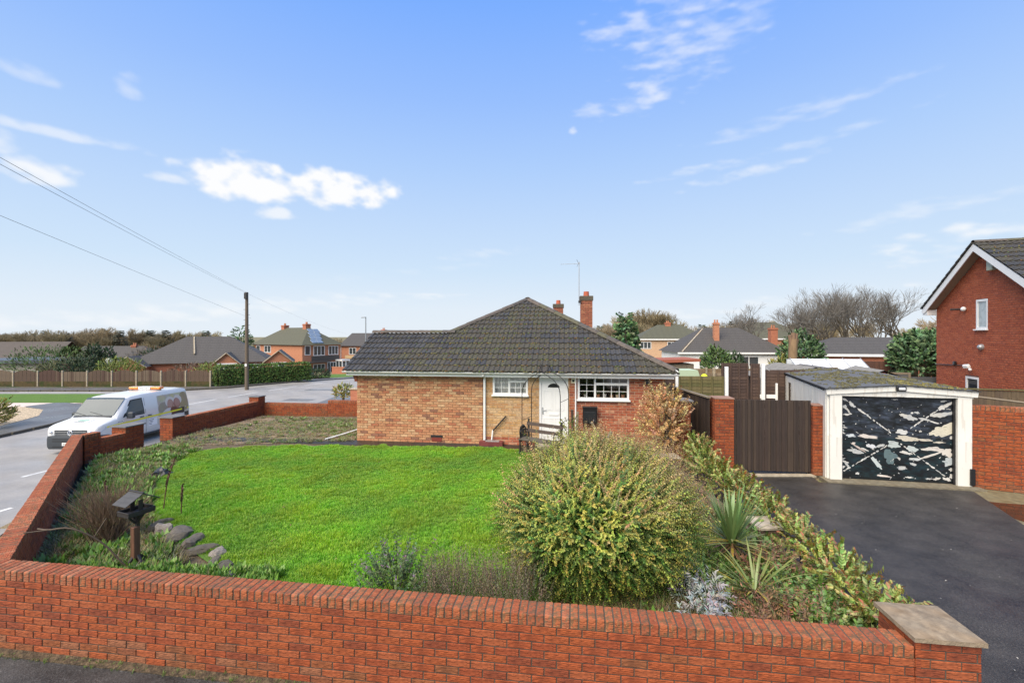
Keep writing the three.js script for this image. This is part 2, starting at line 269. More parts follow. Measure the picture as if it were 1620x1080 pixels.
// ---------------------------------------------------------------- ground, roads, paths
const TH = .1354, U = [Math.cos(TH), -Math.sin(TH)], W = [Math.sin(TH), Math.cos(TH)];   // the plot is turned a little against the view: U along the street, W away from it (X, Z)
const slope = (Z) => -1.05 - Math.max(0, Math.min(Z, 190) - 42) * .05;
function terrain(X, Z) {
  const edge = Math.max(-10.9, Math.min(-6.3, -5.98 - (Z - 5.1) * .815)), left = smooth(edge, edge - .5, X), back = smooth(18.5, 27, Z), right = smooth(2, 10, X);
  const plot = -.06, low = slope(Z) - .035, gardens = -.12 - .016 * Math.max(0, Z - 15) - Math.max(0, Math.min(Z, 190) - 45) * .028;
  return lerp(lerp(plot, lerp(low, gardens, right), back), low, left);
}
{ // one sheet to the horizon
  const g = new THREE.PlaneGeometry(2, 1, 190, 190), P = g.attributes.position, uv = g.attributes.uv;
  for (let i = 0; i < P.count; i++) { const s = P.getX(i), t = P.getY(i) + .5, X = 62 * s + 1900 * s ** 7, Z = -30 + 125 * t + 2600 * t ** 7; P.setXYZ(i, X, terrain(X, Z), -Z); uv.setXY(i, X, Z); }
  g.computeVertexNormals(); structure('ground', g, M.roughG, 'rough grassy ground under the whole estate');
}
const tilt = (g, h) => { const P = g.attributes.position; for (let i = 0; i < P.count; i++) P.setY(i, P.getY(i) + h(P.getX(i), -P.getZ(i))); g.computeVertexNormals(); return g; };
{ // side road, flat to Z 42, then falling away
  const a = [[-70, -12], [-8.42, -12], [-8.42, 6.4], [-11.2, 9.9], [-11.9, 11.2], [-12.1, 20], [-12.4, 32], [-11.6, 42], [-20.5, 42], [-23.5, 37.6], [-26, 35.9], [-30, 35.4], [-70, 35.4]];
  const b = [[-11.6, 42], [-10.4, 52], [-8, 66], [-5, 80], [-11, 84], [-13.5, 72], [-17.4, 52], [-20.5, 42]];
  structure('road', join([sheet(a, -1.05), tilt(sheet(b), (X, Z) => slope(Z))]), M.road, 'pale grey wet side road bending away past the bungalow');
  const pv = mat([.42, .43, .45], .55, { map: T.road, roughnessMap: T.wet, bumpMap: T.fine, bumpScale: .003 });
  // pavements with kerbs (0.1 m steps)
  const kerbed = (poly, label, y0 = -1.2, y1 = -.94) => structure('pavement', slab(poly, y0, y1), pv, label);
  kerbed([[-70, 35.5], [-30, 35.5], [-26, 36], [-23.6, 37.7], [-20.6, 42], [-22.4, 42], [-25, 38.6], [-27, 37.7], [-30, 37.4], [-70, 37.4]], 'dark pavement along the arched panel fence');
  structure('pavement', tilt(slab([[-20.6, 42], [-17.5, 52], [-13.6, 72], [-15.6, 73], [-19.3, 52], [-22.4, 42]], -.2, .1), (X, Z) => slope(Z)), pv, 'pavement running away beside the clipped hedge');
  kerbed([[-21.9, -2], [-21.9, 18], [-22.4, 22], [-23.6, 25.5], [-26, 28], [-29, 29.2], [-29.4, 27.4], [-27, 26.2], [-25.2, 24.2], [-24.3, 22], [-23.8, 18], [-23.8, -2]], 'pavement corner across the side road');
  kerbed([[-11.9, 11.3], [-12.1, 20], [-12.4, 32], [-11.6, 41.9], [-9.6, 41.9], [-10.2, 30], [-10.9, 24], [-11.2, 11.6]], 'pavement outside the side garden wall');
  // near kerb line of the far pavements is darker stone
  const kerbPts = [[-70, 35.42], [-30, 35.42], [-26, 35.92], [-23.5, 37.62], [-20.5, 42]];
  const kb = thing('kerb', 'dark kerb stones in front of the far fence', 'kerb'); kb.userData.kind = 'structure'; delete kb.userData.category;
  for (let i = 0; i + 1 < kerbPts.length; i++) { const [a0, b0] = kerbPts[i], [a1, b1] = kerbPts[i + 1], n = Math.max(1, Math.round(Math.hypot(a1 - a0, b1 - b0) / .95)); for (let k = 0; k < n; k++) { const x = lerp(a0, a1, (k + .5) / n), z = lerp(b0, b1, (k + .5) / n); if (x < -47) continue; part('kerb_stone', cb(.92, .16, .13, .012), M.kerb, kb, [x, -1.0, -z], [0, Math.atan2(b1 - b0, a1 - a0), 0]); } }
  const kc = thing('kerb', 'kerb stones at the pavement corner across the road', 'kerb'); kc.userData.kind = 'structure'; delete kc.userData.category;
  const kp2 = [[-21.8, 8], [-21.8, 18], [-22.3, 22], [-23.5, 25.4], [-25.9, 27.9]];
  for (let i = 0; i + 1 < kp2.length; i++) { const [a0, b0] = kp2[i], [a1, b1] = kp2[i + 1], n = Math.max(1, Math.round(Math.hypot(a1 - a0, b1 - b0) / .95)); for (let k = 0; k < n; k++) part('kerb_stone', cb(.92, .2, .13, .012), M.kerb, kc, [lerp(a0, a1, (k + .5) / n), -1.02, -lerp(b0, b1, (k + .5) / n)], [0, Math.atan2(b1 - b0, a1 - a0), 0]); }
  // markings: 4 mm above the road
  const line = (x0, z0, x1, z1, w = .12) => { const dx = x1 - x0, dz = z1 - z0, l = Math.hypot(dx, dz), nx = -dz / l * w / 2, nz = dx / l * w / 2; return [[x0 + nx, z0 + nz], [x1 + nx, z1 + nz], [x1 - nx, z1 - nz], [x0 - nx, z0 - nz]]; };
  const mk = tag(new THREE.Group(), 'white painted lines on the side road', undefined, undefined, 'structure'); mk.name = 'road_marking'; scene.add(mk);
  const mpts = [[-20.9, 24.3, -20.7, 27.2], [-20.6, 28.2, -20.3, 31.2], [-20.1, 32.2, -19.6, 35], [-19.3, 36, -18.5, 39], [-18.2, 39.7, -17.4, 41.8], [-13.35, 8.4, -12.75, 11.6], [-15.2, 14.1, -14.7, 17.0], [-16.0, 10.6, -15.4, 13.6], [-14.3, 4, -13.9, 7.2], [-38, 35.05, -26.5, 35.15]];
  for (const m of mpts) part('painted_line', sheet(line(...m, .14), -1.046), M.paintLine, mk);
  // tarmac repairs and manhole covers
  const patchM = mat([.55, .56, .58], .6, { map: T.road, roughnessMap: T.wet });
  structure('road_patch', join([sheet([[-15.5, 30.5], [-13.6, 30.3], [-13.4, 31.2], [-15.4, 31.5]], -1.046), sheet([[-16.6, 36.3], [-14.4, 36.1], [-14.2, 36.9], [-16.5, 37.2]], -1.046)]), patchM, 'darker repair patches in the side road');
  const verge = [[-46, 29.2], [-25.8, 28.9], [-25.2, 30.2], [-26.6, 32.6], [-30, 33.2], [-46, 33.2]];
  structure('grass_verge', slab(verge, -1.2, -.93), M.turf, 'bright green grass strip across the side road');
  structure('driveway', slab([[-46, 27.3], [-29.2, 27.3], [-27.3, 28.9], [-46, 29.1]], -1.2, -.95), mat([.62, .52, .45], .8, { map: T.mottle }), 'pale pink paved drive in front of the far grass strip');
  structure('gravel_bed', slab([[-46, 18], [-24, 18], [-24.4, 22], [-25.3, 24.3], [-27.1, 26.3], [-29.4, 27.25], [-46, 27.25]], -1.2, -.945), mat([1.25, 1.2, 1.1], .95, { map: T.gravel, bumpMap: T.fine, bumpScale: .02 }), 'tan gravel front garden across the side road');
  const red = mat([.22, .07, .055], .9, { map: T.mottle });
  structure('gravel_inlay', join([sheet([[-33, 26.2], [-29.6, 26.3], [-29.2, 26.9], [-33, 26.95]], -.94), sheet(smoothPoly([[-30.5, 23.6], [-28, 23.7], [-27.2, 24.2], [-28.3, 24.7], [-30.5, 24.8]]), -.94)]), red, 'dark red chippings set in the tan gravel');
}
// street pavement in front of the wall and the driveway
structure('street_pavement', slab([[4.0, 1.2], [4.0, 3.4], [3.4, 3.7], [-5.95, 4.93], [-6.4, 5.4], [-8.4, 5.4], [-8.4, 1.2]], -.4, 0), M.asphalt, 'black tarmac pavement in front of the brick wall');
structure('street', sheet([[-8.4, -14], [40, -14], [40, 1.1], [-8.4, 1.1]], -.055), M.road, 'street under the viewpoint');
structure('kerb_front', bb(-8.4, 16, -.2, -.002, -1.2, -1.1), M.kerb, 'kerb of the street under the viewpoint');
const driveM = mat([.86, .80, .72], .7, { map: T.asphalt, bumpMap: retile(T.fine, .12), bumpScale: .004, roughnessMap: T.wet });
structure('driveway', slab([[4.0, 1.2], [16, 1.2], [16, 3.5], [8.6, 6.6], [9.04, 8.04], [9.9, 9.75], [7.0, 10.35], [7.2, 11.2], [5.2, 11.4], [4.75, 11.6], [3.9, 11.6]], -.4, .004), driveM, 'dark wet tarmac driveway leading to the garage');
structure('concrete_apron', slab([[9.9, 9.76], [9.04, 8.05], [8.6, 6.61], [16, 3.51], [16, 10], [9.9, 10.2]], -.4, -.004), mat([.42, .43, .33], .7, { map: T.stone, roughnessMap: T.wet }), 'stained concrete strip beside the garage');
structure('puddle', sheet(smoothPoly([[9.42, 9.2], [9.75, 9.1], [10.4, 8.9], [11.2, 8.2], [10.6, 7.6], [9.6, 7.9], [9.2, 8.2], [9.3, 8.7]]), .0), mat([.045, .025, .016], .06), 'brown puddle at the edge of the driveway');
// the raised garden
structure('garden_soil', slab([[-5.65, 5.15], [3.15, 3.98], [3.72, 4.05], [3.72, 11.3], [4.7, 11.75], [4.7, 17], [-9.75, 17.75], [-10.6, 11.55]], -.6, .2), M.soil, 'dark soil of the raised garden');
const gravelGarden = [[-9.9, 12.9], [-4.7, 13.45], [-4.75, 17.0], [-9.7, 17.6], [-10.3, 14]];
structure('weedy_gravel', sheet(gravelGarden, .206), mat([.62, .53, .44], .95, { map: T.gravel, bumpMap: retile(T.fine, .4), bumpScale: .02 }), 'weedy gravel patch beside the bungalow');
const hp = (u, v) => [-4.63 + u * .9925 + v * .1219, 13.6 - u * .1219 + v * .9925];   // along and behind the bungalow's front wall -> X, Z
structure('path', join([sheet([hp(-5.6, -.62), hp(-.1, -.55), hp(5.2, -.5), hp(5.2, 0), hp(-.2, 0), hp(-5.4, -.15)], .212)]), mat([.075, .075, .08], .75, { map: T.stone, roughnessMap: T.wet }), 'narrow dark path along the foot of the bungalow');
structure('patio', sheet([hp(5.0, 0), hp(5.0, -.75), hp(5.5, -1.35), hp(6.2, -1.8), hp(6.8, -3), hp(8.8, -3), hp(9.2, 0)], .214), mat([.20, .18, .16], .8, { map: T.stone, roughnessMap: T.wet }), 'damp concrete paving under the garden bench');
const lawn = smoothPoly([[-8.4, 12.25], [-8.3, 11.3], [-7.55, 9.7], [-6.54, 8.27], [-5.45, 7.2], [-4.44, 6.45], [-3.36, 5.75], [-2.28, 5.4], [-1.3, 5.15], [-.4, 5.05], [.5, 5.3], [1.2, 6.5], [1.6, 8.6], [1.3, 10.3], [.75, 11.6], [.1, 12.35], [-1.97, 12.62], [-5.55, 12.85]], 4);
structure('lawn', sheet(lawn, .218), M.turf, 'bright green mown lawn in front of the bungalow');

// ---------------------------------------------------------------- boundary walls and piers
const capG = (w, d, h, peak) => { const a = w / 2, b = d / 2; const base = bx(w, h, d, 0, h / 2, 0); if (!(peak > 0)) return base; return join([base, uvm((() => { const g = new THREE.BufferGeometry(), t = [0, h + peak, 0], c = [[-a, h, b], [a, h, b], [a, h, -b], [-a, h, -b]], q = []; for (let i = 0; i < 4; i++) q.push(...c[i], ...c[(i + 1) % 4], ...t); g.setAttribute('position', new THREE.Float32BufferAttribute(q, 3)); g.computeVertexNormals(); return g; })())]); };
// a wall along local x, its seen face at z = 0 looking to +z, thickness to -z; brick-on-edge coping
function gardenWall(name, label, p, turn, Ln, h, { face = 0, ground = 0, most = 300, seed = 1, coping = true, set = BR.rust, group, thick = .215, ends = [], copeMost = 300 } = {}) {
  const o = thing(name, label, 'wall', p, turn, group), ch = coping ? .103 : 0;
  part('mortar_core', bb(.008, Ln - .008, ground - .4, h - ch, -thick + .008, -.008), M.mortar, o);
  const faces = [{ x0: 0, x1: Ln, y0: ground, y1: h - ch }];
  if (ends.includes('left')) faces.push({ ox: 0, oz: -thick, ry: -Math.PI / 2, x0: 0, x1: thick, y0: ground, y1: h - ch });
  bricks(o, set, faces, { most, seed });
  if (coping) {
    part('mortar_bed', bb(.006, Ln - .006, h - ch + .001, h - .006, -thick + .006, -.006), M.mortar, o);
    const list = [], R = mulberry(seed + 5), n = Math.round(Ln / .0765);
    for (let i = 0; i < n; i++) list.push({ x: (i + .5) * Ln / n, y: h - .051 + (R() - .5) * .003, z: -thick / 2 + (R() - .5) * .006, k: Math.floor(R() * 8), s: BR.coping, ry: (R() - .5) * .012, rz: (R() - .5) * .012 });
    placePieces(o, list, 'coping_brick', copeMost, () => cb(.0655, .102, thick + .002, .005));
  }
  return o;
}
T.cope = tex(256, .43, (u, v) => { const n = fbm(u * 9, v * 14, 0, 141, 4), l = fbm(u * 16, v * 16, 16, 142, 3), s = vnoise(u * 44, v * 44, 44, 9); let c = [.5 + .7 * n, .5 + .7 * n, .5 + .7 * n]; if (l > .6) c = [.62, 1.0, 1.2].map((x) => x * (.6 + .5 * n)); if (s > .9) c = [1.2, 2.2, 3.0]; return c.map((x) => x * .42); }, { srgb: true });   // weather stains and lichen spots
BR.coping = brickSet([[.86, .22, .075], [.78, .19, .066], [.90, .26, .095], [.74, .175, .062], [.82, .23, .082], [.90, .29, .13], [.78, .20, .07], [.70, .20, .082]], { bump: .006 });
BR.coping.mats.forEach((m, i) => { m.map = T.cope.clone(); m.map.offset.set(i * .37, i * .23); }); BR.coping.joined.map = T.cope;
function pier(label, p, turn, w, h, { d = w, ground = 0, cap = [.06, .03], capM = M.stone, group, seed = 3, set = BR.rust, sides = ['front', 'left'], most = 200 } = {}) {
  const o = thing('brick_pier', label, 'pier', p, turn, group);
  part('mortar_core', bb(-w / 2 + .008, w / 2 - .008, ground - .4, h, -d + .008, -.008), M.mortar, o);
  const faces = [{ x0: -w / 2, x1: w / 2, y0: ground, y1: h }];
  if (sides.includes('left')) faces.push({ ox: -w / 2, oz: -d, ry: -Math.PI / 2, x0: 0, x1: d, y0: ground, y1: h });
  if (sides.includes('right')) faces.push({ ox: w / 2, oz: 0, ry: Math.PI / 2, x0: 0, x1: d, y0: ground, y1: h });
  bricks(o, set, faces, { most, seed });
  if (cap) part('cap_stone', capG(w + cap[0], d + cap[0], cap[1], cap[2] ?? .02), capM, o, [0, h, -d / 2]);
  return o;
}
gardenWall('garden_wall', 'long low rusty red brick wall along the street in the foreground', [-5.95, 0, 4.927], -TH, 9.29, .84, { seed: 11 });
pier('square brick gate pier with flat stone cap at the driveway corner', [3.263 + .236 * U[0], 0, 3.673 + .236 * U[1]], -TH, .472, .885, { d: .46, seed: 12, cap: [.05, .035, .025], capM: mat([.62, .56, .50], .85, { map: retile(T.stone, .35), bumpMap: retile(T.fine, .2), bumpScale: .004 }) });
gardenWall('garden_wall', 'angled brick wall with weathered coping between pavement corner and van', [-5.63, 0, 5.1], Math.atan2(.775, -.632), 8.34, .84, { seed: 13, ground: .1 });   // seen from the garden side
// side wall along the side road: inner face looks to the right (+X)
const sideAt = (t) => [-10.75 + .13 * t, 0, 11.44 + .99 * t], sideTurn = Math.PI / 2 - .1306;
gardenWall('garden_wall', 'lower stepped length of brick wall beside the narrow gate opening', sideAt(.4), sideTurn, .66, .665, { seed: 14, ground: .1, most: 200 });
gardenWall('garden_wall', 'short raised end of brick wall behind the weedy bed', sideAt(0), sideTurn, .4, .84, { seed: 15, ground: .1, coping: true });
const slate = mat([.16, .155, .15], .7, { map: T.mottle });
pier('brick gate pier on the van side of the narrow opening', [...sideAt(1.33)], sideTurn, .54, .81, { d: .44, ground: .1, seed: 16, cap: [.08, .03, .0], capM: slate, sides: ['front', 'left', 'right'] });
pier('brick gate pier on the house side of the narrow opening', [...sideAt(2.76)], sideTurn, .44, .80, { d: .44, ground: .1, seed: 17, cap: [.08, .03, .0], capM: slate, sides: ['front', 'left', 'right'] });
gardenWall('garden_wall', 'brick side wall running back beside the grey road', sideAt(2.98), sideTurn, 3.42, .765, { seed: 18, ground: .08 });
pier('small brick corner pier where the side wall meets the back wall', sideAt(6.6), sideTurn, .4, .92, { d: .4, ground: .1, seed: 19, cap: [.05, .03, .0], capM: slate, sides: ['front', 'left', 'right'] });
{ const c = sideAt(6.75), e = (s) => [c[0] + .99 * s, 0, c[2] - .13 * s];
  gardenWall('garden_wall', 'low length of back brick wall beyond the weedy gravel', e(-.03), -.1306, 2.72, .655, { seed: 20, ground: .15 });
  gardenWall('garden_wall', 'higher length of back brick wall meeting the bungalow corner', e(2.7), -.1306, 3.2, .80, { seed: 21, ground: .15 }); }
// tall brick wall right of the garage
gardenWall('garden_wall', 'tall orange red brick wall right of the garage', [10.1, 0, 10.0], -.50, 4.2, 1.81, { seed: 22, most: 300, ground: 0, set: BR.rust, coping: true, ends: ['left'] });
// low kerb wall of the bed along the driveway
const edgeM = [[.42, .40, .36], [.34, .31, .26], [.38, .38, .30]].map((c) => mat(c, .95, { map: T.stone, bumpMap: T.fine, bumpScale: .01 }));
{ const o = thing('edging_wall', 'low weathered stone edging between flower bed and driveway', 'wall', [3.8, 0, 4.15], 0), R = mulberry(31);
  part('mortar_core', bb(-.055, .055, -.3, .265, -6.9, 0), M.mortar, o);
  for (let k = 0; k < 15; k++) part('edging_stone', cb(.15 + .02 * R(), .3, .44, .02), edgeM[k % 3], o, [(R() - .5) * .02, .14 + (R() - .5) * .02, -.23 - k * .457], [0, (R() - .5) * .03, (R() - .5) * .05]); }
{ const o = thing('stone_block', 'squat brick stub with a flat mossy stone slab beside the spiky plant', 'block', [3.83, 0, 6.9], -.05);
  part('block_body', cb(.34, .5, .34, .02), mat([.16, .10, .075], .95, { map: T.mottle, bumpMap: T.fine, bumpScale: .01 }), o, [0, .22, 0]); part('cap_stone', cb(.42, .05, .42, .01), M.stone, o, [0, .5, 0], [.03, .1, -.02]); }
// driveway gate, its piers and the side screen
const gateM = [[.036, .023, .017], [.044, .027, .020], [.030, .019, .014], [.052, .034, .023]].map((c, i) => { const a = T.wood.clone(), b = T.woodB.clone(); a.offset.set(i * .31, i * .17); b.offset.copy(a.offset); return mat(c, .72, { map: a, bumpMap: b, bumpScale: .003 }); });
function boards(o, n, w, h, { gap = .0012, th = .02, y0 = .06, zj = .006, seed = 1, mats = gateM, top = () => 0 } = {}) { const R = mulberry(seed); for (let k = 0; k < n; k++) { const bw = w / n - gap, hh = h + top((k + .5) / n) + (R() - .5) * .006; part('board', cb(Math.round(bw * 1000) / 1000, Math.round(hh * 100) / 100, th, .003), mats[Math.floor(R() * mats.length)], o, [(k + .5) * w / n, y0 + hh / 2, (k % 2 ? zj : 0) + (R() - .5) * .003]); } }
{ const a = [5.42, 0, 11.12], b = [7.17, 0, 10.92], Lg = Math.hypot(b[0] - a[0], b[2] - a[2]), turn = Math.atan2(b[2] - a[2], b[0] - a[0]);
  const g = thing('driveway_gate', 'dark brown vertical board gate between two brick piers', 'gate', a, turn);
  boards(g, 27, Lg, 1.72, { seed: 5, zj: .012 });
  for (const y of [.35, 1.0, 1.6]) part('rail', bb(.02, Lg - .02, y - .05, y + .05, -.055, -.012), gateM[0], g);
  structure('threshold', bb(5.4, 7.2, -.02, .02, -10.95, -10.75).applyMatrix4(mtx(0, 0, 0)), M.concrete, 'pale concrete sill under the driveway gate');
  pier('tall brick pier on the left of the driveway gate', [5.15, 0, 11.02], -TH, .44, 1.80, { seed: 23, cap: [.02, .025, 0], capM: mat([.30, .17, .12], .9, { map: T.mottle }) });
  pier('slim brick pier between gate and white garage', [7.37, 0, 10.83], -TH, .36, 1.66, { seed: 24, cap: [.02, .02, 0], capM: mat([.30, .16, .11], .9, { map: T.mottle }) });
  pier('brick pier with slate cap behind the golden leaved shrub', [4.36, .1, 11.6], -TH, .38, 1.56, { seed: 25, cap: [.12, .03, .05], capM: slate });
  const s = thing('screen_fence', 'dark brown side screen running back behind the gate pier', 'fence', [4.86, 0, 11.2], 1.6);
  boards(s, 22, 2.4, 1.74, { seed: 7 }); part('rail', bb(0, 2.4, 1.80, 1.835, -.05, .04), M.woodGrey, s); }

// ---------------------------------------------------------------- plants: shapes
function rawGeo(pos, col) { const g = new THREE.BufferGeometry(); g.setAttribute('position', new THREE.Float32BufferAttribute(pos, 3)); if (col) g.setAttribute('color', new THREE.Float32BufferAttribute(col, 3)); g.computeVertexNormals(); g.setAttribute('uv', new THREE.Float32BufferAttribute(new Float32Array(pos.length / 3 * 2), 2)); return g; }
class Fol {   // collects leaf faces with colours
  constructor() { this.p = []; this.c = []; }
  tri(a, b, c, col) { this.p.push(a.x, a.y, a.z, b.x, b.y, b.z, c.x, c.y, c.z); for (let i = 0; i < 3; i++) this.c.push(...col); }
  leaf(base, dir, side, len, w, col, fold = .25, curl = .0) { const up = dir.clone().cross(side).normalize(), m = base.clone().addScaledVector(dir, len * .5).addScaledVector(up, -fold * w), tip = base.clone().addScaledVector(dir, len).addScaledVector(up, -curl * len), l = base.clone().addScaledVector(dir, len * .45).addScaledVector(side, w), r = base.clone().addScaledVector(dir, len * .45).addScaledVector(side, -w); this.tri(base, m, l, col); this.tri(m, tip, l, col); this.tri(base, r, m, col); this.tri(r, tip, m, col); }
  flat(base, dir, side, len, w, col) { const tip = base.clone().addScaledVector(dir, len), l = base.clone().addScaledVector(dir, len * .5).addScaledVector(side, w), r = base.clone().addScaledVector(dir, len * .5).addScaledVector(side, -w); this.tri(base, r, l, col); this.tri(r, tip, l, col); }
  strap(base, dir, out, len, w, bend, cA, cB, n = 5) { const side = dir.clone().cross(out).normalize(); let p = base.clone(), d = dir.clone(), L0 = null, R0 = null; for (let i = 0; i <= n; i++) { const t = i / n, ww = w * Math.sin(Math.PI * (.18 + .82 * t) ) ** .7 * (t > .97 ? .03 : 1) + .0008, l = p.clone().addScaledVector(side, ww), r = p.clone().addScaledVector(side, -ww), col = cA.map((x, k) => lerp(x, cB[k], t * t)); if (L0) { this.tri(R0, r, L0, col); this.tri(L0, r, l, col); } L0 = l; R0 = r; p = p.clone().addScaledVector(d, len / n); d = d.clone().addScaledVector(out, bend / n).addScaledVector(V(0, -1, 0), bend * .55 * t / n).normalize(); } }
  stem(a, b, r, col) { const d = b.clone().sub(a).normalize(), s = Math.abs(d.y) < .9 ? d.clone().cross(V(0, 1, 0)).normalize() : V(1, 0, 0), t = d.clone().cross(s); const P = (q, k) => q.clone().addScaledVector(s, Math.cos(k * 2.094) * r).addScaledVector(t, Math.sin(k * 2.094) * r); for (let k = 0; k < 3; k++) { this.tri(P(a, k), P(a, k + 1), b, col); } }
  geo() { return rawGeo(this.p, this.c); }
}
const jitC = (R, c, j = .25) => { const k = 1 + (R() - .5) * 2 * j; return [c[0] * k * (1 + (R() - .5) * .2), c[1] * k, c[2] * k]; };
function sprayG(seed, { n = 10, len = .22, leafL = .016, leafW = .0055, colAt, bend = .35, spread = .9, flat = true, whorl = false, stemC = [.10, .07, .03] }) {
  const R = mulberry(seed), f = new Fol(); let p = V(0, 0, 0), d = V(0, 1, 0), prev = p.clone();
  for (let i = 0; i < n; i++) { const t = (i + 1) / n; d.add(V(bend / n, 0, 0)).normalize(); p = p.clone().addScaledVector(d, len / n); if (i % 3 === 2 || i === n - 1) { f.stem(prev, p, .0022 * (1.2 - t) + .0006, stemC); prev = p.clone(); }
    const k = whorl ? 3 : 2, ph = R() * 6; for (let j = 0; j < k; j++) { const a = whorl ? ph + j * 2.1 : (j ? Math.PI : 0) + (R() - .5) * .8, o = V(Math.cos(a) * .3, 0, Math.sin(a)).applyAxisAngle(V(0, 1, 0), whorl ? a : 0).normalize(), ld = d.clone().multiplyScalar(1 - spread * .6).addScaledVector(o, spread).normalize(), side = ld.clone().cross(V(R() - .5, 1, R() - .5).normalize()).normalize(), L = leafL * (.7 + .6 * R()) * (whorl ? 1 : 1.15 - .5 * t); const c = jitC(R, colAt(t, R), .22); flat ? f.flat(p, ld, side, L, leafW * L / leafL, c) : f.leaf(p, ld, side, L, leafW * L / leafL, c, .3, .25 * R()); } }
  return f.geo();
}
const LM = (o) => leafMat([1, 1, 1], { vertexColors: true, ...o });
const leafShine = LM({ roughness: .42 }), leafDull = LM({ roughness: .8 }), grassM = LM({ roughness: .7, transmission: .45 });

// brickwork too far away to pick bricks apart: joined geometry, one part
function bricksFlat(parent, set, faces, o = {}) { bricks(parent, set, faces, { most: 0, seed: 3, ...o }); }

// ---------------------------------------------------------------- roofs of shaped tiles
const RT = brickSet([[.050, .047, .043], [.058, .055, .050], [.068, .064, .059], [.060, .053, .042], [.052, .047, .038]], { bump: .003, rough: .55 });
RT.moss = brickSet([[.060, .055, .042], [.068, .062, .045], [.060, .053, .043], [.066, .063, .040]], { bump: .006, rough: .8 });
for (const s of [RT, RT.moss]) { s.mats.forEach((m) => { m.map = T.tile; m.bumpMap = T.fine; }); s.joined.map = T.tile; s.joined.bumpMap = T.fine; }
const prof = [[0, 0], [.07, 0], [.082, .018], [.11, .027], [.138, .018], [.15, 0], [.22, 0], [.232, .018], [.26, .027], [.288, .018], [.305, .002]];
function tileGeo(w = .3, len = .39, lift = .038) {   // x across, y up from the roof, z down the slope; origin at the lower left corner
  const q = [], k = w / .3, P = (i, z) => [prof[i][0] * k, prof[i][1] + .006 + lift * (1 + z / len) , z];
  for (let i = 0; i + 1 < prof.length; i++) {
    const a = P(i, 0), b = P(i + 1, 0), c = P(i + 1, -len), d = P(i, -len), e = [a[0], a[1] - lift - .004, 0], f = [b[0], b[1] - lift - .004, 0];
    q.push(...a, ...b, ...c, ...a, ...c, ...d, ...e, ...f, ...b, ...e, ...b, ...a);
  }
  const g = new THREE.BufferGeometry(); g.setAttribute('position', new THREE.Float32BufferAttribute(q, 3)); g.computeVertexNormals(); return uvm(g);
}
function clipGeo(g, planes) {   // keeps n . p <= d for every [nx, ny, nz, d]
  let tris = []; const P = g.attributes.position; for (let i = 0; i < P.count; i += 3) tris.push([0, 1, 2].map((k) => V(0, 0, 0).fromBufferAttribute(P, i + k)));
  for (const [nx, ny, nz, d] of planes) { const out = []; for (const t of tris) { const s = t.map((p) => nx * p.x + ny * p.y + nz * p.z - d), poly = []; for (let i = 0; i < 3; i++) { const j = (i + 1) % 3; if (s[i] <= 0) poly.push(t[i]); if ((s[i] < 0) !== (s[j] < 0)) poly.push(t[i].clone().lerp(t[j], s[i] / (s[i] - s[j]))); } for (let i = 2; i < poly.length; i++) out.push([poly[0], poly[i - 1], poly[i]]); } tris = out; }
  if (!tris.length) return null; const o = new THREE.BufferGeometry().setFromPoints(tris.flat()); o.computeVertexNormals(); return uvm(o);
}
// tiles on a plane: O lower left corner, eu along the eaves, es up the slope (unit vectors in the parent's axes); rows(r) -> [u0, u1]; cuts in (u, s): [a, b, c] keeps a u + b s <= c
function tiles(parent, O, eu, es, { nRows, rowSpan, cuts: cuts0 = [], gauge = .3285, w = .3, most = 300, seed = 1, moss = () => 0 }) {
  const n = eu.clone().cross(es).normalize(), basis = new THREE.Matrix4().makeBasis(eu, n, es.clone().negate()), q = new THREE.Quaternion().setFromRotationMatrix(basis), R = mulberry(seed), base = tileGeo(w, gauge + .06), list = [], mossAt = [];
  for (let r = 0; r < nRows; r++) { const [u0, u1] = rowSpan(r), cuts = typeof cuts0 === 'function' ? cuts0(r) : cuts0; for (let u = Math.floor(u0 / w) * w; u < u1; u += w) {
    const s = r * gauge, corners = [[u, s], [u + w, s], [u, s + gauge], [u + w, s + gauge]];
    const cut = cuts.filter(([a, b, c]) => corners.some(([x, y]) => a * x + b * y > c)); if (cuts.some(([a, b, c]) => corners.every(([x, y]) => a * x + b * y > c))) continue;
    let g = base; if (cut.length) { g = clipGeo(base, cut.map(([a, b, c]) => [a, 0, -b, c - a * u - b * s])); if (!g) continue; }
    const p = O.clone().addScaledVector(eu, u + (R() - .5) * .010).addScaledVector(es, s + (R() - .5) * .022).addScaledVector(n, R() * .006), m = moss(u, s), set = R() < m ? RT.moss : RT;
    list.push({ x: p.x, y: p.y, z: p.z, q, g, s: set, k: Math.floor(R() * set.palette.length) });
    if (!cut.length) for (let k = 0; k < 12; k++) if (R() < m * .62 + .03) { const a = R(); mossAt.push([O.clone().addScaledVector(eu, u + w * a).addScaledVector(es, s + (R() < .6 ? -.004 : R() * .3)).addScaledVector(n, .036 - .0 * a), R()]); }
  } }
  placePieces(parent, list, 'roof_tile', most, (b) => b.g);
  if (mossAt.length) { const g = new THREE.IcosahedronGeometry(1, 0); copies('moss', g, mat([.125, .115, .048], 1, { map: T.mottle }), parent, mossAt.map(([p, r]) => mtx(p.x, p.y, p.z, r * 7, r * 40, r * 3, .012 + .03 * r * r, .008 + .014 * r, .012 + .022 * r)), mossAt.map(([, r]) => lin(.6 + .9 * ((r * 7) % 1), .7 + .6 * ((r * 5) % 1), .5 + .6 * ((r * 3) % 1)))); }
}
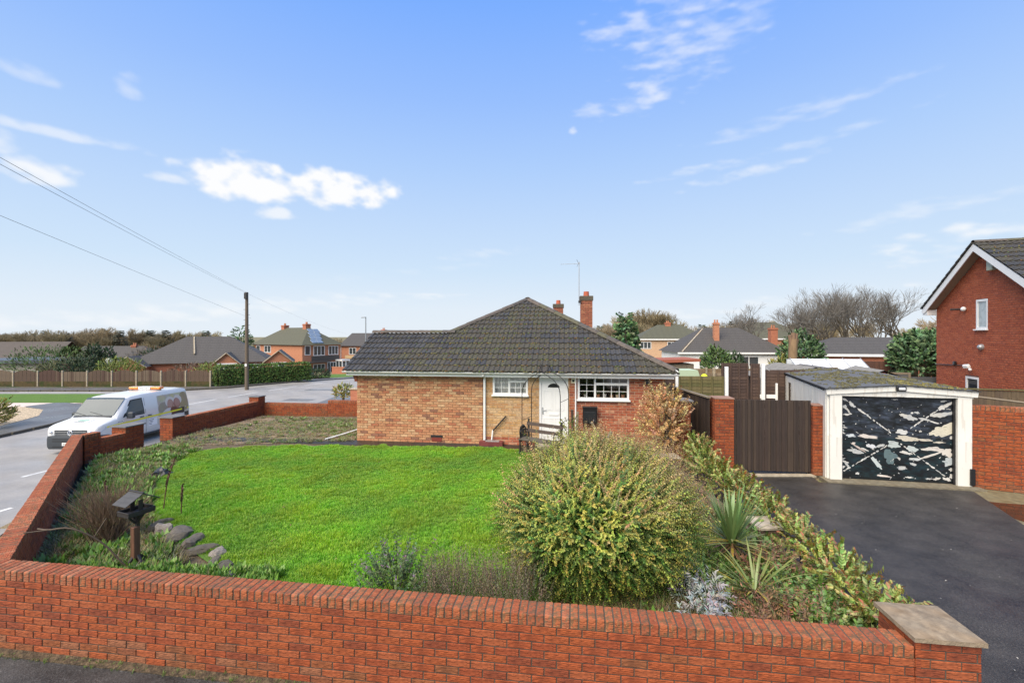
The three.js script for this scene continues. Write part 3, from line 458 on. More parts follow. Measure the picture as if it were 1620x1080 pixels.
const ridgeGeo = (() => { const q = [], n = 6, Lr = .44, r0 = .125; const P = (i, z, r) => { const a = Math.PI * (i / n); return [Math.cos(a) * r, Math.sin(a) * r * .72 - .03, z]; }; for (let i = 0; i < n; i++) { const a = P(i, 0, r0), b = P(i + 1, 0, r0), c = P(i + 1, -Lr, r0 * .94), d = P(i, -Lr, r0 * .94), e = P(i, 0, r0 * .82), f = P(i + 1, 0, r0 * .82); q.push(...a, ...d, ...c, ...a, ...c, ...b, ...e, ...a, ...b, ...e, ...b, ...f); } const g = new THREE.BufferGeometry(); g.setAttribute('position', new THREE.Float32BufferAttribute(q, 3)); g.computeVertexNormals(); return uvm(g); })();
function ridge(parent, a, b, mats, seed = 1) { const d = b.clone().sub(a), n = Math.max(1, Math.round(d.length() / .42)), R = mulberry(seed), m = new THREE.Matrix4().lookAt(V(0, 0, 0), d, V(0, 1, 0)), q = new THREE.Quaternion().setFromRotationMatrix(m); for (let i = 0; i < n; i++) { const o = part('ridge_tile', ridgeGeo, mats[Math.floor(R() * mats.length)], parent); o.position.copy(a).addScaledVector(d, i / n); o.position.y += .045 + R() * .008; o.quaternion.copy(q); o.rotateZ((R() - .5) * .06); } }
const ridgeMats = [[.10, .085, .072], [.085, .075, .068], [.12, .10, .085], [.10, .095, .06]].map((c) => mat(c, .85, { map: T.tile, bumpMap: T.fine, bumpScale: .004 }));

// windows: a frame, its panes and bars, all under one part of the house. z is the wall face
function win(parent, x0, x1, y0, y1, z, { lights = [[0, 1]], f = .055, bars = [], top = [], depth = .07, sill = true, name = 'window', glass = M.pane, frameM = M.upvc } = {}) {
  const g = new THREE.Group(); g.name = name; parent.add(g); const W0 = x1 - x0, zc = z - depth / 2 + .0;
  const fr = [bb(x0, x1, y1 - f, y1, zc - .03, zc + .035), bb(x0, x1, y0, y0 + f, zc - .03, zc + .035), bb(x0, x0 + f, y0 + f, y1 - f, zc - .03, zc + .035), bb(x1 - f, x1, y0 + f, y1 - f, zc - .03, zc + .035)];
  lights.forEach(([a], i) => { if (i) fr.push(bb(x0 + a * W0 - f / 2, x0 + a * W0 + f / 2, y0 + f, y1 - f, zc - .03, zc + .033)); });
  part('frame', join(fr), frameM, g);
  lights.forEach(([a, b, t], i) => { const xa = x0 + (i ? a * W0 + f / 2 : f), xb = b >= 1 ? x1 - f : x0 + b * W0 - f / 2, cells = t ? [[y0 + f, y0 + t * (y1 - y0) - f * .6], [y0 + t * (y1 - y0) + f * .6, y1 - f]] : [[y0 + f, y1 - f]];
    if (t) part('transom', bb(xa, xb, cells[0][1], cells[1][0], zc - .028, zc + .031), frameM, g);
    cells.forEach(([ya, yb], ci) => { part('pane', bx(xb - xa, yb - ya, .004, (xa + xb) / 2, (ya + yb) / 2, zc), glass, g); const [nx, ny] = (bars[i] ?? [])[ci] ?? [0, 0]; const bs = []; for (let k = 1; k < nx; k++) { const x = lerp(xa, xb, k / nx); bs.push(bb(x - .007, x + .007, ya, yb, zc - .006, zc + .008)); } for (let k = 1; k < ny; k++) { const y = lerp(ya, yb, k / ny); bs.push(bb(xa, xb, y - .007, y + .007, zc - .0055, zc + .0075)); } bs.forEach((b2) => part('glazing_bar', b2, frameM, g)); }); });
  if (sill) part('sill', rb(W0 + .06, .045, .12, .008, (x0 + x1) / 2, y0 - .02, z + .01), frameM, g);
  return g;
}
// ---------------------------------------------------------------- the bungalow
const bungalow = thing('bungalow', 'brick bungalow with dark mossy hipped tile roof behind the lawn', 'house', [-4.63, 0, 13.6], -.1223);
{
  const H = bungalow, holes = [[4.106, 5.119, 1.63, 2.19], [5.443, 6.264, .28, 2.19], [6.528, 7.944, 1.535, 2.19]];
  const Lh = 8.9, yb = .2, yt = 2.2;
  const rect = (h) => [[h[0], h[2]], [h[1], h[2]], [h[1], h[3]], [h[0], h[3]]];
  const wall = part('front_wall', extr([[0.01, -.1], [Lh - .01, -.1], [Lh - .01, yt], [0.01, yt]], .26, 0, holes.map(rect)).translate(0, 0, -.268), M.mortarPale, H);
  bricks(wall, BR.mixed, [{ x0: 0, x1: 3.82, y0: yb, y1: 2.15, z: .012 }, { s: BR.buff, x0: 3.9, x1: 6.3, y0: .425, y1: 2.15, holes }, { s: BR.orange, x0: 3.9, x1: 6.3, y0: yb, y1: .425, holes }, { s: BR.orange, x0: 6.3, x1: Lh, y0: yb, y1: 2.15, holes: [...holes, [8.36, 8.5, 1.99, 2.13]] }], { most: 300, seed: 41, jit: .002 });
  part('side_wall', join([bb(.01, .27, -.1, yt, -4.3, -.27), bb(Lh - .27, Lh - .01, -.1, yt, -12, -.27)]), M.mortarPale, H);
  part('back_wall', join([bb(.01, .27, -.1, yt, -4.5, -4.3), bb(.27, 1.0, -.1, yt, -4.5, -4.24), bb(1.0, 1.26, -.1, yt, -12, -4.5), bb(1.26, Lh - .27, -.1, yt, -12, -11.74)]), M.mortarPale, H);
  part('floor', bb(.3, Lh - .3, .1, .24, -11.7, -.3), M.woodBrown, H);
  part('ceiling', bb(.28, Lh - .28, 2.16, 2.199, -11.7, -.275), M.white, H);
  // left gable of the extension
  part('gable_wall', extr([[0, 2.2], [3.6, 2.2], [1.8, 3.2]], .2).rotateY(Math.PI / 2).translate(.02, 0, 0), M.mortarPale, H);
  for (let k = 0; k < 3; k++) part('corbel_brick', cb(.1, .065, .1 + .05 * k, .005), BR.orange.mats[3 - k], H, [-.03 - .012 * k, 2.0 + k * .07, -.03]);
  // roof
  const e0 = 2.335, v0 = .32, tp = .531, cp = 1 / Math.hypot(1, tp), at = (u, v) => V(u, e0 + v * tp, v0 - v);     // v = distance in from the eaves
  const tri = (...p) => { const g = new THREE.BufferGeometry().setFromPoints(p); g.computeVertexNormals(); return uvm(g); };
  const quad = (a, b, c, d) => join([tri(a, b, c), tri(a, c, d)]);
  const ap = at(4.76, 4.39), back = V(4.76, ap.y, -12), rE = V(9.15, e0, v0), rB = V(9.15, e0, -12.3), lE = V(.37, e0, v0), lB = V(.37, e0, -12.3), x0 = V(-.25, e0, v0), r0 = at(-.25, 2.03), r1 = at(2.4, 2.03), xb0 = V(-.25, e0, v0 - 4.06), r2 = V(2.4, r1.y, r1.z), dn = V(0, -.03, 0);
  const deck = part('roof', join([quad(x0, rE, at(9.15 - 2.03, 2.03), r0), tri(r1, at(9.15 - 2.03, 2.03), ap), quad(rE, rB, V(4.76, ap.y, -12.3), ap), quad(lB, V(.37, e0, v0 - 2), r1, V(4.76, ap.y, -12.3)), tri(r1, ap, V(4.76, ap.y, -12.3)), quad(xb0, V(.5, e0, v0 - 4.06), r1, r0).translate(0, 0, 0), tri(rB, lB, V(4.76, ap.y, -12.3))]).translate(0, -.012, 0), mat([.05, .05, .05], .9, { map: T.tile, side: THREE.DoubleSide }), H);
  const es = V(0, tp * cp, -cp), eu = V(1, 0, 0), S = 1 / cp, gz = 2.03 * S / 7;
  const moss = (u, s) => clamp(smooth(.35, .62, fbm((u + 3) * .33, s * .5, 0, 12, 3)) * .75 + .12) * smooth(-.5, 2.6, u + s * .3);
  tiles(deck, at(0, -.06), eu, es, { nRows: 16, gauge: gz, most: 300, seed: 42, moss, rowSpan: (r) => (r < 7 ? [-.25, 9.15] : [2.0, 9]), cuts: (r) => (r < 7 ? [[1, cp, 9.21], [-1, 0, .27]] : [[1, cp, 9.21], [-1, cp, -.31]]) });
  const rm = ridgeMats; ridge(deck, r0.clone(), at(2.55, 2.03), rm, 3); ridge(deck, at(2.35, 1.98), ap, rm, 4); ridge(deck, rE.clone().add(V(0, .02, 0)), ap, rm, 5); ridge(deck, V(4.76, ap.y, ap.z + .1), V(4.76, ap.y, -11), rm, 6);
  // verge, fascia, gutter and pipes
  part('fascia', bb(-.22, 9.1, 2.17, 2.30, v0 - .10, v0 - .07), M.upvc, H);
  part('soffit', bb(-.22, 9.1, 2.165, 2.185, .0, v0 - .1), M.upvc, H);
  const gut = []; for (let i = 0; i <= 8; i++) { const a = Math.PI * i / 8; gut.push([Math.cos(a) * .058, -Math.sin(a) * .058]); } for (let i = 8; i >= 0; i--) { const a = Math.PI * i / 8; gut.push([Math.cos(a) * .052, -Math.sin(a) * .052]); }
  part('gutter', extr(gut, 9.5).rotateY(Math.PI / 2).translate(-.3, 2.305, v0 - .005), M.upvc, H);
  part('verge_board', extr([[v0 - .05, 2.22], [v0 - .05, 2.30], [v0 - 2.05, 3.38], [v0 - 4.05, 2.30], [v0 - 4.05, 2.22], [v0 - 2.05, 3.30]].map(([z, y]) => [-z, y]), .03).rotateY(Math.PI / 2).translate(-.2, 0, 0), M.woodGrey, H);
  const pipe = (x, y0, y1, r) => part('downpipe', join([rod([x, y1, .05], [x, y0, .05], r, r, 10), rod([x, y1, .05], [x, y1 + .09, v0 - .03], r, r, 10)]), M.upvc, H);
  pipe(3.875, .34, 2.14, .036); pipe(6.47, .36, 2.14, .022);
  part('mortar_joint', bb(3.822, 3.845, .2, 2.15, -.01, .016), M.dark, H);
  const waste = part('waste_pipe', rod([4.5, 1.04, .06], [4.13, .62, .07], .022, .022, 10), M.black, H); part('pipe_elbow', rod([4.12, .63, .07], [4.09, .36, .09], .022, .02, 8), M.upvc, H);
  part('gully_surround', join([bb(3.75, 4.42, .2, .33, .03, .24)]), mat([.16, .035, .03], .7, { map: T.mottle }), H); part('gully_cover', bb(3.93, 4.32, .33, .345, .06, .22), M.steel, H);
  part('air_brick', cb(.36, .07, .04, .005), M.dark, H, [2.45, .40, .01]);
  part('wall_plate', cb(.30, .16, .03, .006), mat([.20, .035, .022], .9, { map: T.mottle }), H, [2.45, .33, .012]);
  // windows
  const w1 = win(H, 4.106, 5.119, 1.64, 2.185, .0, { lights: [[0, .47], [.47, 1, .70]], bars: [[[2, 3]], [[3, 2], [3, 1]]] });
  win(H, 6.528, 7.944, 1.545, 2.185, .0, { lights: [[0, .34], [.34, 1, .68]], bars: [[[2, 3]], [[4, 2], [4, 1]]] });
  // net curtains: pleated sheet
  { const n = 40, g = new THREE.PlaneGeometry(1.0, .56, n, 1), P = g.attributes.position; for (let i = 0; i < P.count; i++) P.setZ(i, Math.sin(P.getX(i) * 62) * .018); g.computeVertexNormals(); part('net_curtain', g, mat([.75, .78, .74], .9, { side: THREE.DoubleSide, transmission: .35, thickness: 0 }), H, [4.61, 1.9, -.2]); }
  part('window_ledge', bb(6.45, 8.0, 1.50, 1.545, -.5, -.27), M.upvc, H); { const pots = [[7.12, .05, .10, [.45, .20, .10]], [7.30, .06, .12, [.6, .6, .55]], [7.5, .05, .09, [.55, .35, .22]], [7.66, .05, .10, [.62, .5, .35]], [7.82, .055, .1, [.4, .2, .12]], [6.75, .05, .1, [.5, .5, .45]]]; for (const [x, r, h, c] of pots) { part('sill_pot', new THREE.CylinderGeometry(r, r * .75, h, 12), mat(c, .7), H, [x, 1.545 + h / 2, -.36]); const f = new Fol(), Q = mulberry(Math.round(x * 100)); for (let k = 0; k < 16; k++) { const a = k * 2.4, d = V(Math.cos(a) * .6, .8, Math.sin(a) * .6).normalize(); f.leaf(V(0, 0, 0), d, V(-Math.sin(a), 0, Math.cos(a)), .08 + .08 * Q(), .018, jitC(Q, [.12, .2, .08], .3)); } part('sill_plant', f.geo(), leafDull, H, [x, 1.55 + h, -.36]); } }
  // door
  { const d = new THREE.Group(); d.name = 'front_door'; H.add(d); const x0d = 5.443, x1d = 6.264, z = -.06;
    part('frame', join([bb(x0d, x0d + .06, .3, 2.19, z - .04, z + .05), bb(x1d - .06, x1d, .3, 2.19, z - .04, z + .05), bb(x0d + .06, x1d - .06, 2.12, 2.19, z - .04, z + .05), bb(x0d, x1d, .28, .3, z - .04, z + .09)]), M.upvc, d);
    const arc = []; for (let i = 0; i <= 10; i++) { const a = Math.PI * i / 10; arc.push([5.855 + Math.cos(a) * .17, 1.86 + Math.sin(a) * .12]); }
    part('leaf', extr([[x0d + .062, .3], [x1d - .062, .3], [x1d - .062, 2.118], [x0d + .062, 2.118]], .045, 0, [arc]).translate(0, 0, z - .02), M.upvc, d);
    part('fanlight', extr(arc, .006).translate(0, 0, z), mat([.02, .022, .025], .15), d);
    const mould = (xa, xb, ya, yb2) => join([bb(xa, xb, ya, ya + .018, z + .025, z + .036), bb(xa, xb, yb2 - .018, yb2, z + .025, z + .036), bb(xa, xa + .018, ya + .018, yb2 - .018, z + .025, z + .036), bb(xb - .018, xb, ya + .018, yb2 - .018, z + .025, z + .036), bb(xa + .04, xb - .04, ya + .04, yb2 - .04, z + .025, z + .032)]);
    for (const [a, b2, c, e] of [[5.56, 5.83, 1.22, 1.78], [5.88, 6.15, 1.22, 1.78], [5.56, 5.83, .45, 1.0], [5.88, 6.15, .45, 1.0]]) part('moulded_panel', mould(a, b2, c, e), M.upvc, d);
    part('letter_plate', cb(.28, .06, .02, .005), M.upvc, d, [5.855, 1.1, z + .03]); part('handle', join([bb(5.53, 5.56, 1.1, 1.3, z + .025, z + .04), rod([5.545, 1.22, z + .05], [5.64, 1.22, z + .05], .009)]), M.steel, d); }
  part('door_step', cb(1.0, .1, .4, .015), M.concrete, H, [5.85, .25, .2]);
  part('flue_pipe', join([rod([8.43, 2.06, -.05], [8.43, 2.06, .09], .062, .062, 16)]), M.black, H);
  part('alarm_box', rb(.12, .14, .06, .015, 6.405, 2.07, .03), mat([.70, .64, .46], .5), H); part('alarm_face', cb(.06, .06, .012, .004), M.dark, H, [6.405, 2.07, .064]);
  // chimneys
  for (const [x, z, w, y0, y1, pot] of [[7.03, -6.4, .50, 3.2, 5.0, .15], [5.75, -11.2, .52, 3.8, 5.0, .16]]) {
    const c = new THREE.Group(); c.name = 'chimney'; c.position.set(x, 0, z); H.add(c);
    const st = part('stack', bb(-w / 2 + .008, w / 2 - .008, y0, y1 - .2, -w + .008, -.008), M.mortar, c);
    bricksFlat(st, BR.far, [{ x0: -w / 2, x1: w / 2, y0, y1: y1 - .2 }, { ox: -w / 2, oz: -w, ry: -Math.PI / 2, x0: 0, x1: w, y0, y1: y1 - .2 }]);
    part('corbel', cb(w + .06, .2, w + .06, .012), mat([.10, .085, .06], .95, { map: T.mottle, bumpMap: T.fine, bumpScale: .01 }), c, [0, y1 - .1, -w / 2]);
    part('chimney_pot', new THREE.CylinderGeometry(.11, .13, pot + .1, 14).translate(0, y1 + pot / 2, -w / 2), mat([.40, .10, .05], .85), c);
  }
  { const a = new THREE.Group(); a.name = 'aerial'; H.add(a); const x = 6.72, z = -6.35;
    part('mast', rod([x, 4.6, z], [x, 6.42, z], .018, .016, 8), M.steel, a); part('boom', rod([x + .05, 6.36, z], [x - .78, 6.33, z], .010, .006, 6), M.steel, a); part('bracket', cb(.12, .10, .06, .01), M.iron, a, [x + .03, 4.75, z]);
    for (let k = 0; k < 9; k++) part('element', rod([x - .12 - k * .075, 6.34, z - .10], [x - .12 - k * .075, 6.34, z + .10], .004, .004, 5), M.steel, a);
    part('reflector', join([rod([x - .02, 6.36, z], [x - .1, 6.52, z + .02], .006), rod([x - .02, 6.36, z], [x - .09, 6.22, z + .02], .006)]), M.iron, a); }
}

// ---------------------------------------------------------------- garage
{
  const ga = .19, G = thing('garage', 'white painted concrete garage with black and white camouflage door', 'garage', [7.35, 0, 10.50], -ga);
  const sd = .365 - ga, S = (t) => [Math.sin(sd) * t, -Math.cos(sd) * t], LG = 5.7, w = 2.80;      // the sides lean against the front
  const eave = 2.06, apex = 2.17;
  part('front_post', cb(.25, 2.0, .2, .008), M.white, G, [.125, 1.0, -.1]); part('front_post', cb(.27, 2.0, .2, .008), M.white, G, [w - .135, 1.0, -.1]);
  part('lintel', extr([[-.03, 1.955], [w + .03, 1.955], [w + .05, eave + .02], [w / 2, apex + .02], [-.05, eave + .02]], .16).translate(0, 0, -.17), M.white, G);
  part('fascia', extr([[-.08, eave - .075], [w / 2, apex - .075], [w + .08, eave - .075], [w + .1, eave + .05], [w / 2, apex + .05], [-.1, eave + .05]], .03).translate(0, 0, .0), M.white, G);
  // painted steel door
  const camo = canvasTex(1024, 896, (c, Wc, Hc) => {
    const R = mulberry(77); c.fillStyle = '#14171b'; c.fillRect(0, 0, Wc, Hc);
    for (let k = 0; k < 1500; k++) { const y = R() * Hc, b = y < Hc * .5 ? [96, 110, 132] : [34, 76, 84], a = y < Hc * .5 ? .04 + .22 * R() : .03 + .14 * R(); c.fillStyle = `rgba(${b[0]},${b[1]},${b[2]},${a})`; c.beginPath(); c.ellipse(R() * Wc, y, 14 + 60 * R(), 4 + 16 * R(), (R() - .5) * .6, 0, 7); c.fill(); }
    for (let k = 0; k < 380; k++) { c.fillStyle = `rgba(6,7,9,${.08 + .2 * R()})`; c.beginPath(); c.ellipse(R() * Wc, R() * Hc, 15 + 60 * R(), 5 + 20 * R(), (R() - .5), 0, 7); c.fill(); }
    const blob = (x, y, rx, ry, rot, col, n = 14, j = .45) => { c.fillStyle = col; c.beginPath(); for (let k = 0; k <= n * 4; k++) { const a = k / (n * 4) * Math.PI * 2, q = 1 + j * (vnoise(Math.cos(a) * 2.2 + x * .03 + 9, Math.sin(a) * 2.2 + y * .03 + 9, 0, 7) - .5) * 2, px = Math.cos(a) * rx * q, py = Math.sin(a) * ry * q; const X = x + px * Math.cos(rot) - py * Math.sin(rot), Y = y + px * Math.sin(rot) + py * Math.cos(rot); k ? c.lineTo(X, Y) : c.moveTo(X, Y); } c.fill(); };
    const wht = ['#d6d4cf', '#c9c7c1', '#dddcd8', '#bfc1c0'], sc = (x, y) => [x / 1.045, y / .92];
    // pieces of the pattern, in thousandths of the door
    for (const [x, y, rx, ry, rot, col] of [[25, 40, 30, 14, .5], [110, 110, 45, 24, .9], [180, 175, 26, 16, .8], [250, 240, 16, 12, .7], [40, 140, 30, 26, .6], [75, 190, 50, 12, 1.0], [70, 235, 45, 14, -.1], [20, 330, 26, 6, 0], [30, 375, 22, 8, .3], [40, 400, 26, 8, 0], [20, 430, 18, 16, .2], [25, 470, 20, 12, .4],
      [95, 500, 48, 22, 0, '#cfd6da'], [250, 505, 95, 24, .1, '#d9d0c8'], [120, 595, 16, 24, .9, '#d9cfc8'], [160, 640, 80, 10, .6, '#cdbdb4'], [130, 690, 85, 28, .1], [225, 665, 40, 10, .5], [280, 620, 45, 26, .25, '#d8dade'], [370, 610, 48, 18, -.4], [15, 800, 34, 12, -.5], [45, 830, 40, 14, .2], [65, 870, 40, 16, .9], [20, 905, 30, 16, -.6],
      [500, 30, 30, 14, 0], [620, 250, 75, 34, .25], [570, 225, 40, 20, .2], [645, 195, 14, 13, 0], [690, 190, 24, 14, .2], [750, 270, 55, 16, .2], [830, 300, 50, 10, .3], [870, 215, 70, 26, -.1], [960, 190, 60, 24, -.25], [905, 120, 40, 30, -.6], [960, 80, 45, 18, -.7], [925, 40, 40, 10, -.2], [720, 415, 16, 14, 0],
      [930, 390, 100, 75, -.5, '#d8d2bf'], [850, 430, 70, 35, -.1, '#d5cfbd'], [560, 430, 62, 36, 0, '#d3d4d2'], [600, 510, 110, 36, .1, '#cfc8b9'], [760, 520, 90, 18, .05, '#cdc5b6'], [880, 545, 60, 14, 0, '#cbc4b6'], [480, 590, 62, 52, .1, '#b9c4c3'], [650, 640, 55, 42, .2, '#bfc9c8'], [600, 690, 60, 22, .2], [850, 630, 120, 32, .05, '#d6d0c8'], [820, 700, 130, 16, -.4, '#d6d0c8'], [950, 660, 50, 60, .1, '#d6d0c8'],
      [450, 740, 62, 95, .2, '#62767a'], [340, 835, 90, 26, .95, '#c6cfd0'], [530, 760, 24, 14, .8], [560, 875, 52, 24, .1], [655, 820, 30, 20, .3], [670, 760, 65, 18, -.1, '#ccd0d0'], [960, 775, 58, 48, -.3, '#b9c1c4'], [990, 870, 24, 24, 0], [390, 985, 80, 18, 0, '#e5d9d2'], [160, 970, 20, 14, 0], [620, 985, 35, 10, 0], [790, 990, 30, 12, 0], [860, 985, 36, 20, -.3], [950, 985, 36, 22, .3], [985, 950, 16, 30, 0], [990, 480, 18, 26, .3]].map((b) => [...b])) blob(x * Wc / 1010, y * Hc / 1030, rx * .86 * Wc / 1010, ry * .86 * Hc / 1030, rot, col ?? wht[Math.floor(R() * 4)]);
    for (const [x, y, n, rx, ry] of [[940, 400, 90, 70, 55], [620, 510, 60, 90, 26]]) for (let k = 0; k < n; k++) { c.fillStyle = 'rgba(120,110,60,.4)'; c.fillRect((x + (R() - .5) * 2 * rx) * Wc / 1010, (y + (R() - .5) * 2 * ry) * Hc / 1030, 4, 3); }
    const dash = (x0, y0, x1, y1, n) => { for (let k = 0; k < n; k++) { const t = (k + R() * .6) / n; c.save(); c.translate(lerp(x0, x1, t) * Wc / 1000, lerp(y0, y1, t) * Hc / 1000); c.rotate(Math.atan2((y1 - y0) * Hc, (x1 - x0) * Wc)); c.fillStyle = wht[k % 4]; c.beginPath(); c.ellipse(0, 0, 10 + 16 * R(), 3 + 6 * R(), (R() - .5) * .5, 0, 7); c.fill(); c.restore(); } };
    for (let k = 0; k < 90; k++) blob(R() * Wc, R() * Hc, 3 + 12 * R() * R(), 1.5 + 4 * R(), (R() - .5) * 2, wht[k % 4]); for (let k = 0; k < 260; k++) { c.strokeStyle = `rgba(${10 + 60 * R() | 0},${14 + 66 * R() | 0},${18 + 80 * R() | 0},.5)`; c.lineWidth = 1 + 3 * R(); c.beginPath(); const x = R() * Wc, y = R() * Hc; c.moveTo(x, y); c.lineTo(x + (R() - .5) * 90, y + (R() - .5) * 24); c.stroke(); }
    dash(50, 50, 460, 440, 15); dash(950, 60, 620, 380, 12); dash(20, 930, 420, 590, 14); dash(540, 560, 930, 930, 14);
  });
  const dw = w - .53, dg = new THREE.PlaneGeometry(dw, 1.9, 60, 20), DP = dg.attributes.position; for (let i = 0; i < DP.count; i++) DP.setZ(i, .008 * (fbm(DP.getX(i) * 2 + 5, DP.getY(i) * 3 + 5, 0, 4, 3) - .5) + ((Math.abs(((DP.getX(i) + 5) * 5) % 1 - .5) < .1) ? -.006 : 0)); dg.computeVertexNormals();
  const door = part('garage_door', bb(.26, w - .28, .03, 1.95, -.16, -.125), M.dark, G);
  part('painted_panel', dg, mat([.78, .78, .78], .42, { map: camo }), door, [.26 + dw / 2, 1.0, -.115]);
  part('door_frame', join([bb(.25, .285, .02, 1.95, -.115, -.07), bb(w - .31, w - .268, .02, 1.95, -.115, -.07), bb(.285, w - .31, 1.9, 1.953, -.115, -.09)]), M.black, G);
  { const l = new THREE.Group(); l.name = 'bulkhead_light'; G.add(l); part('housing', cb(.20, .11, .07, .02), M.black, l, [w / 2, apex - .02, .055]); part('lens', cb(.13, .06, .03, .012), mat([.55, .56, .58], .2), l, [w / 2, apex - .02, .095]); }
  part('name_board', cb(.16, .12, .015, .004), M.white, G, [w / 2 + .02, apex - .15, .0]);
  // left side of concrete panels
  const N = 5, pl = LG / N, turn = Math.PI / 2 - sd;      // local x of the panel runs back along the side
  for (let k = 0; k < N; k++) {
    const a = S(k * pl + .02), g = new THREE.Group(); g.name = 'wall_panel'; g.position.set(a[0], 0, a[1] - .1); g.rotation.y = turn; G.add(g);
    if (k === 3) { part('panel_face', extr([[.0, 0], [pl - .03, 0], [pl - .03, 2.04], [0, 2.04]], .06, 0, [[[.28, .9], [.78, .9], [.78, 1.86], [.28, 1.86]]]).translate(0, 0, -.05), M.white, g);
      part('window_frame', join([bb(.28, .78, 1.81, 1.86, -.03, .02), bb(.28, .78, .9, .95, -.03, .02), bb(.28, .33, .95, 1.81, -.03, .02), bb(.73, .78, .95, 1.81, -.03, .02)]), M.woodDark, g); part('window_pane', bb(.33, .73, .95, 1.81, -.01, -.006), M.pane, g); }
    else part('panel_face', bb(0, pl - .03, 0, 2.04, -.05, .01), M.white, g);
    for (let r = 1; r < 6; r++) part('panel_groove', bb(.02, pl - .05, r * .34 - .006, r * .34 + .006, .009, .016), M.white, g).name = 'panel_rib';
    part('post', cb(.07, 2.04, .09, .008), M.white, g, [-.015, 1.02, .012]);
  }
  const B = S(LG), T2 = (x, t, y) => { const s = S(t); return V(x + s[0], y, s[1] + .06); };
  part('wall_right', join([bb(0, LG, 0, 2.03, -.02, .04)]).applyMatrix4(new THREE.Matrix4().makeRotationY(turn)).translate(w - .04, 0, -.1), M.white, G);
  part('wall_back', bb(0, w, 0, 2.1, -.03, .03).translate(B[0], 0, B[1]), M.white, G);
  { // roof sheets with felt edge and moss
    const q = (a, b, c, d) => { const g = new THREE.BufferGeometry().setFromPoints([a, b, c, a, c, d]); g.computeVertexNormals(); return uvm(g); };
    const top = [], NX = 30; const y = (x) => lerp(eave, apex, 1 - Math.abs(x - w / 2) / (w / 2 + .12)) + .055;
    for (let i = 0; i < NX; i++) { const xa = lerp(-.12, w + .12, i / NX), xb = lerp(-.12, w + .12, (i + 1) / NX), r = (k) => (k % 2) * .012; top.push(q(T2(xa, 0, y(xa) + r(i)), T2(xb, 0, y(xb) + r(i + 1)), T2(xb, LG + .1, y(xb) + r(i + 1)), T2(xa, LG + .1, y(xa) + r(i)))); }
    const roof = part('roof', join(top), mat([.11, .112, .115], .8, { map: T.mottle, bumpMap: T.fine, bumpScale: .006, side: THREE.DoubleSide }), G);
    part('felt_edge', join([q(T2(-.125, -.01, y(-.12) + .02), T2(-.125, -.01, y(-.12) - .02), T2(-.125, LG + .1, y(-.12) - .02), T2(-.125, LG + .1, y(-.12) + .02)), q(T2(-.12, -.012, y(-.12) + .015), T2(w / 2, -.012, y(w / 2) + .015), T2(w / 2, -.012, y(w / 2) - .005), T2(-.12, -.012, y(-.12) - .005)), q(T2(w / 2, -.012, y(w / 2) + .015), T2(w + .12, -.012, y(w + .12) + .015), T2(w + .12, -.012, y(w + .12) - .005), T2(w / 2, -.012, y(w / 2) - .005))]), mat([.03, .03, .032], .8, { side: THREE.DoubleSide }), G);
    const ms = [], cs = [], R = mulberry(91); for (let k = 0; k < 5200; k++) { const x = lerp(-.05, w + .05, R()), t = R() * LG, n = fbm(x * 2.2 + 3, t * 1.6, 0, 33, 4); if (n < .46 + .16 * R() - (x > w * .6 && t < 1.6 ? .10 : 0)) continue; const p = T2(x, t, y(x) + .006), s = .010 + .03 * R() * R(); ms.push(mtx(p.x, p.y, p.z, R() * 6, R() * 6, R() * 6, s * 1.5, s * .7, s * 1.3)); const yel = x > w * .55 && t < 1.5 ? R() : .12 * R(); { const b = .6 + .8 * R(); cs.push(lin(lerp(.085, .19, yel) * b, lerp(.080, .165, yel) * b, .042 * b)); } }
    copies('moss', new THREE.IcosahedronGeometry(1, 0), mat([1, 1, 1], 1), G, ms, cs);
  }
  part('base_slab', bb(-.15, w + .12, -.1, .03, -.2, .22), mat([.42, .42, .38], .85, { map: T.stone }), G);
  part('vent_ring', new THREE.TorusGeometry(.05, .012, 6, 14), M.iron, G, [S(5.2)[0] - .04, 1.86, S(5.2)[1]], [0, turn, 0]);
  part('rubber_stop', cb(.09, .36, .05, .01), M.black, G, [w - .01, .24, .02]);
}
